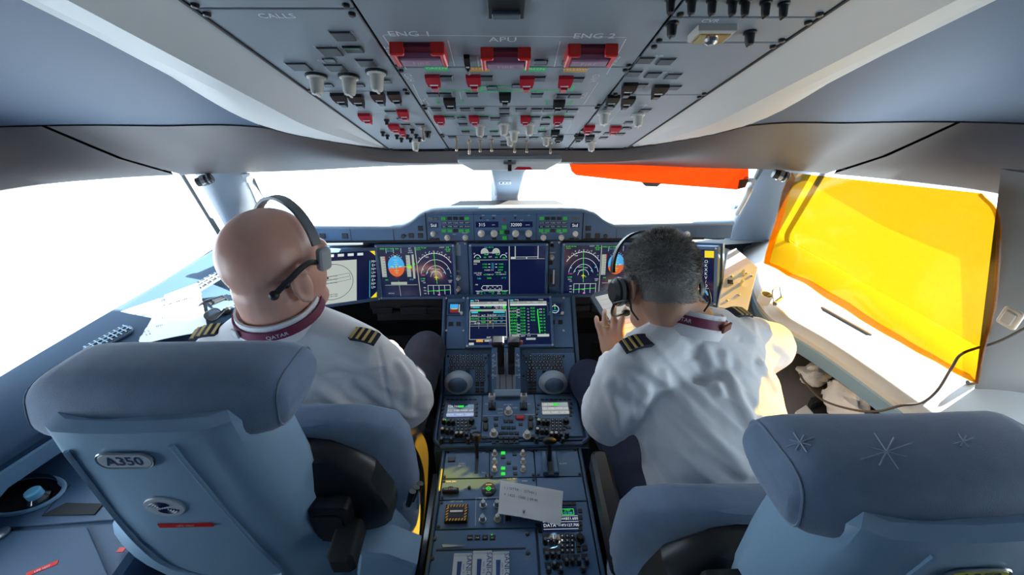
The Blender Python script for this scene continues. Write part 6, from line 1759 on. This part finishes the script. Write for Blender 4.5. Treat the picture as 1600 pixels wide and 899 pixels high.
# ================================================================== sun shade, visor and window furniture
YF = film('shade_film', (.25, .132, .002), .035, .12, (.30, .16, .004), .06)
OF = film('visor_film', (.60, .135, .035), .04, .12, (.7, .12, .01), .10)
SH = Frame((1.0, 1.43, .98), Vector((1.125, .775, .985)) - Vector((1.0, 1.43, .98)), Vector((.955, 1.41, 1.35)) - Vector((1.0, 1.43, .98)))
sd_ = thing('sun_screen', 'large translucent yellow sun shade drawn over the first officer side window', 'sun shade', SH.M)
Lp = [SH.pp(1237, 270), SH.pp(1222, 312), SH.pp(1207, 362), SH.pp(1195, 411)]
Rp = [SH.pp(1534, 302), SH.pp(1564, 345), SH.pp(1557, 470), SH.pp(1526, 602)]
Ls = smooth_pts([(a, b, 0) for a, b in Lp], 8); Rs = smooth_pts([(a, b, 0) for a, b in Rp], 8)
rows = []
for i, (a, b) in enumerate(zip(Ls, Rs)):
    t = i / (len(Ls) - 1); row = []
    for k in range(31):
        s = k / 30; p = a.lerp(b, s)
        w = .010 * noise.noise(Vector((s * 2.2, t * 1.4, 3))) * (1 - abs(2 * t - 1) ** 4)
        w += (.012 * max(0, t - .55) * 2 * noise.noise(Vector((s * 9 + t * 4, t * 3, 8))))
        w += .006 * max(0, .12 - s) * 8 * math.sin(t * 9)
        row.append(Vector((p.x, p.y + .006 * math.sin(s * 7) * (t > .9), w)))
    rows.append(row)
film_mb = _loft(rows, cap=False, closed=False); n0 = len(film_mb.v)
obj('film', film_mb, YF, sd_, SH.M)
for nm, src in (('front_edge', [r[0] for r in rows]), ('lower_edge', rows[-1]), ('rear_edge', [r[-1] for r in rows])):
    rg = []
    for p in src:
        q = Vector((sum(v.x for v in rows[16]) / 31, sum(v.y for v in rows[16]) / 31, 0)) - p; q.z = 0; q.normalize()
        wd = .026 if nm != 'rear_edge' else .006
        rg.append([p + Vector((0, 0, -.003)), p + q * wd + Vector((0, 0, -.004)), p + q * wd + Vector((0, 0, .003)), p + Vector((0, 0, .003))])
    obj(nm, _loft(rg), film('shade_hem', (.85, .66, .3), .03, .2, (.6, .2, .01), .1), sd_, SH.M)
obj('lower_catch', MB().addm(_tube([(0, 0, 0), (.03, .0, 0)], .006, 8)), BLACK, sd_, T(onX(1512, 598, 1.16)))
# orange visor under the brow
VS = Frame(onY(1025, 272, 1.47), (1, -.02, 0), (0, .25, .97))
vz = thing('sun_visor', 'orange tinted sun visor hanging under the brow at the right windshield', 'sun visor', VS.M)
vp = [VS.pp(*p) for p in ((888, 252), (893, 268), (900, 274), (1000, 285), (1150, 296.5), (1163, 293), (1169, 278), (1169, 262), (1000, 252))]
obj('film', _prism(vp, .003), OF, vz, VS.M)
obj('end_cap', _prism([VS.pp(*p) for p in ((1155, 281), (1152, 295.5), (1163, 293), (1168, 280))], .006), mat('visor_cap', (.05, .012, .008), .4), vz, VS.at(0, 0, .001))
hp = [VS.pp(*p) for p in ((1002, 285), (1008, 291), (1026, 292), (1033, 286))]
obj('pull_tab', _prism(hp, .008, .002), KEYG, vz, VS.M)
# spotlights on the pillars' heads
for px, py, sdx, who in ((322, 281, -1, 'captain'), (1222, 275, 1, 'first officer')):
    p = onY(px, py, 1.36); t = thing('spot_light', 'small black swivel spotlight above the %s side window' % who, 'spotlight', p)
    A = basis(p, (1, -.3 * sdx, -.25 * sdx), (.2, 1, .2))
    obj('barrel', MB().addm(_tube([(-.028, 0, 0), (.016, 0, 0), (.020, 0, 0)], [.014, .016, .012], 14)), BLACK, t, A)
    obj('ring', MB().addm(_tube([(-.012, 0, 0), (.0, 0, 0)], .0175, 14)), STEEL, t, A); obj('ring', MB().addm(_tube([(.008, 0, 0), (.013, 0, 0)], .0175, 14)), STEEL, t, A)
# grab handles on the raked pillars
for s_, who, P4 in ((-1, 'captain', ((384, 284), (391, 300), (399, 320), (404, 332))), (1, 'first officer', ((1176, 292), (1169, 308), (1160, 324), (1156, 330)))):
    pts = [onY(px, py, 1.47 + .02 * i) + Vector((-s_ * .02, -.02, 0)) for i, (px, py) in enumerate(P4)]
    gp = thing('grab_handle', 'pale grab handle on the %s window pillar' % who, 'handle', pts[0])
    q = [pts[0] + Vector((s_ * .02, .05, .005))] + pts + [pts[-1] + Vector((s_ * .02, .05, -.005))]
    obj('grip', _tube(smooth_pts(q, 5), .010, 10), mat('handle_grey', (.45, .48, .50), .4), gp)
    obj('mount', boxm(.03, .03, .02, .004), TRIM, gp, T(q[0])); obj('mount', boxm(.03, .03, .02, .004), TRIM, gp, T(q[-1]))
# ================================================================== captain's ledge
LG = Frame(onZ(260, 500, .975), (.75, .66, .0), (-.62, .72, .28))
def ledge_z(sd, X, Y): return .972
# two air grilles
def grille(c0, c1, wd, label, n=9):
    c0, c1 = Vector(c0), Vector(c1); fr = Frame((c0 + c1) / 2, c1 - c0, Vector((-1, .0, .18)))
    L = (c1 - c0).length; g = thing('air_vent', label, 'air vent', fr.M, 'air vents on the window ledge')
    obj('surround', MB().addm(_prism(rrect(L, wd, wd * .48, 5), .006, .002)), CONSOLE, g, fr.at(0, 0, -.002))
    obj('dark_slot', MB().addm(_prism(rrect(L * .93, wd * .78, wd * .38, 5), .001)), SEAM, g, fr.at(0, 0, .0042))
    for k in range(n): obj('cross_bar', boxm(.0035, wd * .76, .003, .0006), CONSOLEL, g, fr.at(-L * .42 + L * .84 * k / (n - 1), 0, .005))
    for k in (-1, 1): obj('long_bar', boxm(L * .9, .003, .003, .0006), CONSOLEL, g, fr.at(0, k * wd * .14, .0055))
    return g
grille(onZ(268, 474, .988), onZ(347, 427, .992), .045, 'slotted air vent on the ledge nearest the left window pillar')
grille(onZ(133, 551, .984), onZ(205, 511, .986), .045, 'slotted air vent on the ledge below the propped white papers')
# papers lying on the ledge
def sheet(name, label, quad, cat, lines, curl=.0, tilt=None, nx=8, ny=8, m=PAPER, group=None):
    """quad: 3D corners TL, TR, BR, BL; a thin curled sheet with written lines."""
    TL, TR, BR, BL = [Vector(p) for p in quad]; th = .0008
    nrm = (TR - TL).cross(BL - TL).normalized(); nrm = nrm if nrm.z > 0 else -nrm
    def P_(s, t):
        p = TL.lerp(TR, s).lerp(BL.lerp(BR, s), t); return p + nrm * (curl * (math.sin(s * 3.0 + .4) * t * t + .25 * math.sin(t * 5 + s * 3)))
    rings = []
    for j in range(ny + 1): rings.append([P_(i / nx, j / ny) for i in range(nx + 1)])
    mb = MB(); vs = [p for r in rings for p in r]; n = len(vs); vs2 = [p - nrm * th for p in vs]; fs = []
    for j in range(ny):
        for i in range(nx):
            a = j * (nx + 1) + i; q = (a, a + 1, a + nx + 2, a + nx + 1); fs.append(q); fs.append(tuple(n + k for k in q[::-1]))
    mb.add(vs + vs2, fs)
    t = thing(name, label, cat, (TL + BR) / 2, group)
    obj('page', mb, m, t)
    if lines:
        tm_ = MB(); Wd = (TR - TL).length; Hd = (BL - TL).length
        for txt, s, tt, size in lines:
            q = text_mb(txt, size, 'LEFT'); vs = []
            for a, b, c in q.v: vs.append(P_(min(1, max(0, s + a / Wd)), min(1, max(0, tt - b / Hd))) + nrm * .0008)
            tm_.add(vs, q.f)
        obj('writing', tm_.mesh('writing', False), INK, t, kind='stuff')
    return t
up = Vector((0, 0, .006))
sheet('paper_sheet', 'larger handwritten white sheet lying on the left window ledge', [onZ(188, 490, .990) + up, onZ(312, 449, .995) + up, onZ(326, 520, .955) + up, onZ(222, 541, .955) + up], 'paper',
      [('LOADSHEET  QR 098', .06, .08, .012), ('FLIGHT DOH', .05, .22, .010), ('OFP 14:20', .05, .30, .010), ('PAX 281   F/C 36', .42, .22, .012), ('FUEL 48.2 T', .42, .32, .012), ('TOW 231.4', .42, .40, .012), ('LDW 196.0', .42, .48, .012), ('1 2', .12, .72, .014), ('3 4', .12, .80, .014), ('ZFW', .3, .66, .010)], .004)
sheet('paper_slip', 'small white paper slip tucked behind the handwritten sheet on the left ledge', [onZ(258, 464, 1.0) + up, onZ(309, 445, 1.0) + up, onZ(316, 462, .990) + up, onZ(262, 478, .990) + up], 'paper', None, .002)
# eyeglasses and black gasper
gl = thing('sunglasses', 'dark sunglasses folded on the left window ledge beside the papers', 'sunglasses', onZ(330, 482, .96))
for dx, py in ((0, 478), (8, 492)):
    c = onZ(325 + dx, py, .975); A = basis(c, (.5, .85, .1), (-.6, .35, .7))
    g = obj('rim', MB().addm(_tube([(x, y, 0) for x, y in rrect(.046, .036, .014, 4)], .0018, 6, closed=True)), BLACK, gl, A)
    obj('lens', MB().addm(_prism(rrect(.044, .034, .013, 4), .001)), film('sunglass_lens', (.32, .35, .40), .15, .05), g, A)
obj('temple_arm', _tube([onZ(322, 470, .99), onZ(348, 462, 1.0), onZ(358, 470, .99)], .0022, 6), BLACK, gl); obj('temple_arm', _tube([onZ(338, 500, .97), onZ(352, 486, .98)], .0022, 6), BLACK, gl)
cl = thing('document_clip', 'grey document clip plate on the ledge behind the sunglasses', 'clip', onZ(345, 482, .96))
A = basis(onZ(341, 478, .968), (.6, .8, 0), (-.75, .55, .3)); obj('plate', MB().addm(_prism([(-.045, -.03), (.05, -.025), (.045, .03), (-.02, .034)], .006, .002)), CONSOLE, cl, A); obj('spring', boxm(.05, .014, .008, .002), BLACK, cl, A @ T((.005, .012, .006)))
gp_ = thing('gasper_outlet', 'round black air outlet ball beside the left pilot collar', 'air outlet', onZ(357, 486, .945))
A = basis(onZ(357, 486, .945), (1, .1, 0), (0, .6, .8)); obj('socket', lathem([(.024, 0), (.022, .008), (.016, .012)], 18), PANELD, gp_, A); obj('ball', MB().addm(_ell(.016, .016, .014, (0, 0, .010), 16, 10)), BLACK, gp_, A); obj('nozzle', lathem([(.008, .018), (.007, .026), (.005, .026)], 12), BLACK, gp_, A)
# ================================================================== captain's side console
sc_ = thing('side_console', 'blue side console with a cup holder at the lower left corner', 'console', (-1.08, .4, 0))
body = MB(); rings = []
for Y in (-.6, .2, .55, .75, .95, 1.2):
    xi = -.83 if Y < .8 else -.86
    rings.append([Vector((-1.235, Y, .78)), Vector((xi - .012, Y, .78)), Vector((xi, Y, .768)), Vector((xi + .02, Y, 0)), Vector((-1.235, Y, 0))])
rings.reverse()
obj('body', _loft(rings), CONSOLE, sc_)
CS = Frame((-1.08, .5, .78), (1, 0, 0), (0, 1, 0))
def cpoly(pts): return [CS.pp(*p) for p in pts]
g = obj('top_plate', polyplate(CS, [(2, 742), (160, 700), (180, 815), (-20, 830)], .008, 0), CONSOLE, sc_, CS.M)
u, v = CS.pp(40, 778)
cup = obj('cup_holder', MB().addm(_prism([(.085 * math.cos(a), .046 * math.sin(a)) for a in [i * math.pi / 16 for i in range(32)]], .003)), SEAM, sc_, CS.at(u, v, .008))
obj('holder_rim', MB().addm(_tube([(.088 * math.cos(a), .049 * math.sin(a), .002) for a in [i * math.pi / 20 for i in range(40)]], .005, 6, closed=True)), CONSOLEL, cup, CS.at(u, v, .008))
obj('holder_wall', MB().addm(_loft([[Vector((.085 * k * math.cos(a), .046 * k * math.sin(a), z)) for a in [math.radians(20 + i * 7) for i in range(21)]] for k, z in ((1.0, .004), (.98, .022))], cap=False, closed=False)), CONSOLE, cup, CS.at(u, v, .008))
u, v = CS.pp(118, 800)
obj('pocket', MB().addm(_prism([(-.06, -.014), (.06, -.014), (.06, .012), (-.03, .016)], .003)), SEAM, sc_, CS.at(u, v, .008))
lid = obj('lower_lid', polyplate(CS, [(-30, 836), (140, 826), (175, 905), (-30, 1010)], .010, .002), CONSOLE, sc_, CS.M)
obj('lid_label', boxm(.05, .010, .001), REDB, lid, CS.P(66, 889, .010, .5)); obj('lettering', text_mb('LIFE VEST', .006), LEGEND, lid, CS.P(66, 889, .0112, .5))
obj('red_tab', boxm(.014, .010, .002), REDB, sc_, CS.P(190, 860, .008)); obj('lid_lock', lathem([(.016, 0), (.016, .004), (.012, .006)], 18), STEEL, lid, CS.P(2, 835, .012))
obj('panel_joint', MB().addm(pline(CS, [(72, 806), (112, 762)], .003, .0085)), SEAM, sc_, CS.M)
bt = thing('water_bottle', 'water bottle with a pale blue cap standing in the cup holder', 'bottle', onZ(62, 778, .79))
p = CS.P(63, 782, .010)
obj('body', lathem([(.022, 0), (.024, .004), (.024, .012), (.015, .020)], 18), film('bottle_plastic', (.55, .75, .85), .12, .1), bt, p); obj('cap', lathem([(.0155, .018), (.0155, .034), (.013, .036)], 18), mat('cap_blue', (.16, .46, .66), .4), bt, p)
# ================================================================== first officer's side
# sloped corner panel beside the outer display
TLp, TRp, BRp, BLp = onY(1140, 398, 1.42), onY(1184, 418, 1.37), onY(1168, 486, 1.20), onY(1124, 480, 1.22)
CP_ = Frame(BLp, BRp - BLp, TLp - BLp)
cpn = thing('corner_panel', 'sloped grey corner panel with knobs beside the right outer display', 'switch panel', CP_.M)
obj('plate', polyplate(CP_, [(1138, 392), (1150, 388), (1184, 418), (1168, 486), (1122, 480)], .012, 0, -.012), RSIDE, cpn, CP_.M)
obj('mount', polyplate(CP_, [(1140, 398), (1180, 420), (1166, 484), (1124, 479)], .05, .012, -.062), BROW, cpn, CP_.M)
for px, py in ((1159, 428), (1157, 444)):
    k = obj('knob', MB().addm(_tube([(0, 0, 0), (0, 0, .004), (0, 0, .022), (0, 0, .026)], [.007, .005, .006, .004], 10)), mat('knob_straw', (.60, .52, .25), .4), cpn, CP_.P(px, py, 0))
button(CP_, cpn, 1141, 441, 8, .9, KEYM, .004, h=0)
for px, py in ((1166, 427), (1174, 431), (1136, 470), (1154, 461), (1143, 432)): obj('fastener', SCREWM, STEEL, cpn, CP_.P(px, py, 0))
# gasper and metal cup clip on the ledge
g2 = thing('gasper_outlet', 'short pale tube air outlet with a dark mouth on the sunlit right ledge', 'air outlet', onZ(1192, 468, .96))
A = basis(onZ(1192, 472, .955), (1, .2, 0), (-.15, .35, .95)); A = A @ Rot(-60, 'X')
obj('tube', lathem([(.020, 0), (.020, .03), (.018, .034)], 18), RSIDE, g2, A); obj('mouth', lathem([(.0155, .0342), (.010, .0345)], 18), BLACK, g2, A)
g3 = thing('cup_clip', 'wire cup clip standing on the sunlit right window ledge', 'clip', onZ(1214, 462, .97))
A = basis(onZ(1214, 460, .985), (.8, .6, 0), (-.3, .3, .9))
obj('wire_frame', MB().addm(_tube([(x, y, 0) for x, y in rrect(.055, .045, .008, 3)], .0028, 6, closed=True)), STEEL, g3, A); obj('base_block', boxm(.06, .012, .012, .002), KEYG, g3, A @ T((0, -.024, -.004)))
g4 = grille(onZ(1283, 480, .990), onZ(1362, 524, .990), .012, 'narrow slotted air vent along the sunlit right ledge', 12); g4['group'] = ''
del g4['group']
# first officer's console with its clutter
s2 = thing('side_console', 'grey side console with an open bin beside the right pilot', 'console', (1.05, .7, 0))
rings = []
for Y in (-.6, .2, .55, .75, .95, 1.2):
    xi = .82
    rings.append([Vector((1.235, Y, .73)), Vector((xi + .012, Y, .73)), Vector((xi, Y, .718)), Vector((xi - .02, Y, 0)), Vector((1.235, Y, 0))])
obj('body', _loft(rings), BROW, s2)
C2 = Frame((1.05, .8, .73), (1, 0, 0), (0, 1, 0))
obj('open_bin', polyplate(C2, [(1262, 640), (1302, 627), (1330, 668), (1270, 676)], .003, 0, .0), SEAM, s2, C2.M)
obj('bin_wall', polyplate(C2, [(1262, 632), (1300, 620), (1304, 628), (1264, 641)], .03, 0, .0), BLACK, s2, C2.M)
obj('lid_edge', polyplate(C2, [(1240, 650), (1256, 640), (1300, 690), (1270, 700)], .02, 0, 0), RSIDE, s2, C2.M)
# crumpled tissue and plastic bag
def crumple(name, label, cat, c, r, seed, m, sq=(1, 1, 1)):
    b = _ell(1, 1, 1, (0, 0, 0), 26, 16); vs = []
    for v in b.v:
        v = Vector(v); k = 1 + .45 * noise.noise(v * 1.7 + Vector((seed, 0, 0))) + .25 * abs(noise.noise(v * 4.3 + Vector((0, seed, 0))))
        vs.append((v.x * r * k * sq[0], v.y * r * k * sq[1], max(-.6, v.z) * r * k * sq[2]))
    b.v = vs; o = obj(name, b.mesh(name, True, 25), m, None, T(c)); return tag(o, label, cat)
crumple('crumpled_tissue', 'crumpled white tissue lying on the console beside the right pilot', 'tissue', onZ(1272, 586, .76), .042, 3.3, PAPER, (1.2, .8, .7))
crumple('plastic_bag', 'pale crinkled plastic bag beside the open bin of the right console', 'bag', onZ(1322, 634, .77), .060, 7.1, mat('bag_pale', (.62, .62, .63), .25, var=.1, vscale=40), (.7, 1.3, .9))
# rocker switch and hanging cable
RW = Frame(onX(1580, 497, 1.150), (.05, -1, 0), (-.05, .3, .95))
rk = thing('rocker_switch', 'cream rocker switch on the post behind the yellow shade', 'switch', RW.M)
obj('plate', rboxm(.040, .046, .006, .006, .002), mat('rocker_cream', (.68, .62, .50), .4), rk, RW.M); obj('rocker', rboxm(.024, .032, .006, .004, .002), WHITEK, rk, RW.at(0, 0, .005))
pts = [onX(1604, 512, 1.145), onX(1560, 534, 1.13), onX(1505, 552, 1.11), onX(1487, 575, 1.09), onX(1465, 610, 1.08), onX(1440, 630, 1.04), onX(1408, 634, 1.00), onX(1370, 643, .97), onX(1330, 640, .94), onX(1285, 625, .92), onX(1258, 598, .90), onX(1250, 585, .88)]
tag(obj('cable', _tube(smooth_pts(pts, 6), .0032, 8), mat('cable_brown', (.06, .045, .035), .5)), 'thin dark cable drooping from the right post down to the console', 'cable')
# ================================================================== loose things on the pedestal
up = PE.n * .034
def ped_pt(px, py, h): u, v = PE.pp(px, py, h); return PE.pt(u, v, h)
sheet('note_paper', 'small handwritten white note lying across the pedestal knobs', [ped_pt(782, 751, .034), ped_pt(880, 768, .034), ped_pt(876, 822, .022), ped_pt(778, 803, .026)], 'paper',
      [('I  ( OTTR  -  OTHH )', .07, .22, .011), ('=  1425 - 1500  } 09:40', .07, .42, .011)], .006)
sheet('paper_scrap', 'thin torn paper scrap lying at the edge of the printer cover', [ped_pt(691, 851, .010), ped_pt(728, 851, .012), ped_pt(726, 853.5, .008), ped_pt(692, 855.5, .008)], 'paper', None, .002, nx=4, ny=2)
PKT = mat('packet_white', (.62, .66, .70), .35, var=.04, vscale=20); PKB = mat('packet_blue', (.02, .06, .22), .4)
for k, (x0, x1, y0, h, lab) in enumerate(((709, 738, 866, .009, 'white wipe sachet with blue stripe, leftmost of the three on the pedestal'), (739, 769, 862, .013, 'white wipe sachet with blue stripe, middle one of the three on the pedestal'), (769, 796, 863.5, .010, 'white wipe sachet with blue stripe, rightmost of the three on the pedestal'))):
    a, b = ped_pt(x0, y0, h), ped_pt(x1, y0 - .5, h); w = (b - a).length; L = .115
    fr = Frame(a, b - a, (0, 1, 0)); fr = Frame(a - fr.v * L, fr.u, fr.v)
    t = thing('wipe_sachet', lab, 'sachet', fr.at(w / 2, L / 2, 0), 'wipe sachets on the printer cover')
    obj('pouch', MB().addm(_prism(rrect(w - .001, L, .002, 2), .004, .0015)), PKT, t, fr.at(w / 2, L / 2, 0))
    obj('stripe', MB().addm(_prism([(-.004, -.05), (.003, -.05), (.006, .036), (-.006, .036)], .0006)), PKB, t, fr.at(w * .36, L * .5, .004))
    obj('crimp', boxm(w - .004, .006, .0008), mat('packet_crimp', (.50, .54, .58), .4), t, fr.at(w / 2, L - .005, .0038))
    obj('lettering', MB().addm(text_mb('SANI-CO', .019), Rot(-90, 'Z')), PKB, t, fr.at(w * .84, L - .042, .0046), kind='stuff')
    obj('fine_print', MB().addm(text_mb('wipes  70 %', .006), Rot(-90, 'Z')), PKB, t, fr.at(w * .60, L - .042, .0046), kind='stuff')
# ================================================================== clipboard in the first officer's hands
q = [onY(928, 463, 1.30), onY(985, 449, 1.33), onY(1045, 520, 1.10), onY(975, 537, 1.06)]
CB = Frame((q[0] + q[2]) / 2, q[1] - q[0], q[0] - q[3])
cb = thing('clipboard', 'dark clipboard with a lined sheet held by the grey-haired pilot', 'clipboard', CB.M)
obj('board', polyplate(CB, [(922, 463), (930, 456), (990, 446), (1055, 518), (1050, 528), (970, 545)], .010, 0, -.012), mat('board_navy', (.012, .018, .04), .5), cb, CB.M)
obj('sheet', polyplate(CB, [(930, 464), (986, 451), (1046, 520), (976, 537)], .002, 0, -.001), mat('sheet_cream', (.74, .68, .60), .7, var=.04, vscale=30), cb, CB.M)
m = MB()
for i in range(9):
    t = .1 + i * .09; a = Vector((930, 464)).lerp(Vector((976, 537)), t); b = Vector((986, 451)).lerp(Vector((1046, 520)), t)
    m.addm(pline(CB, [tuple(a.lerp(b, .06)), tuple(a.lerp(b, .94))], .0012, .0016))
obj('ruled_lines', m, mat('rule_grey', (.40, .33, .30), .7), cb, CB.M, kind='stuff')
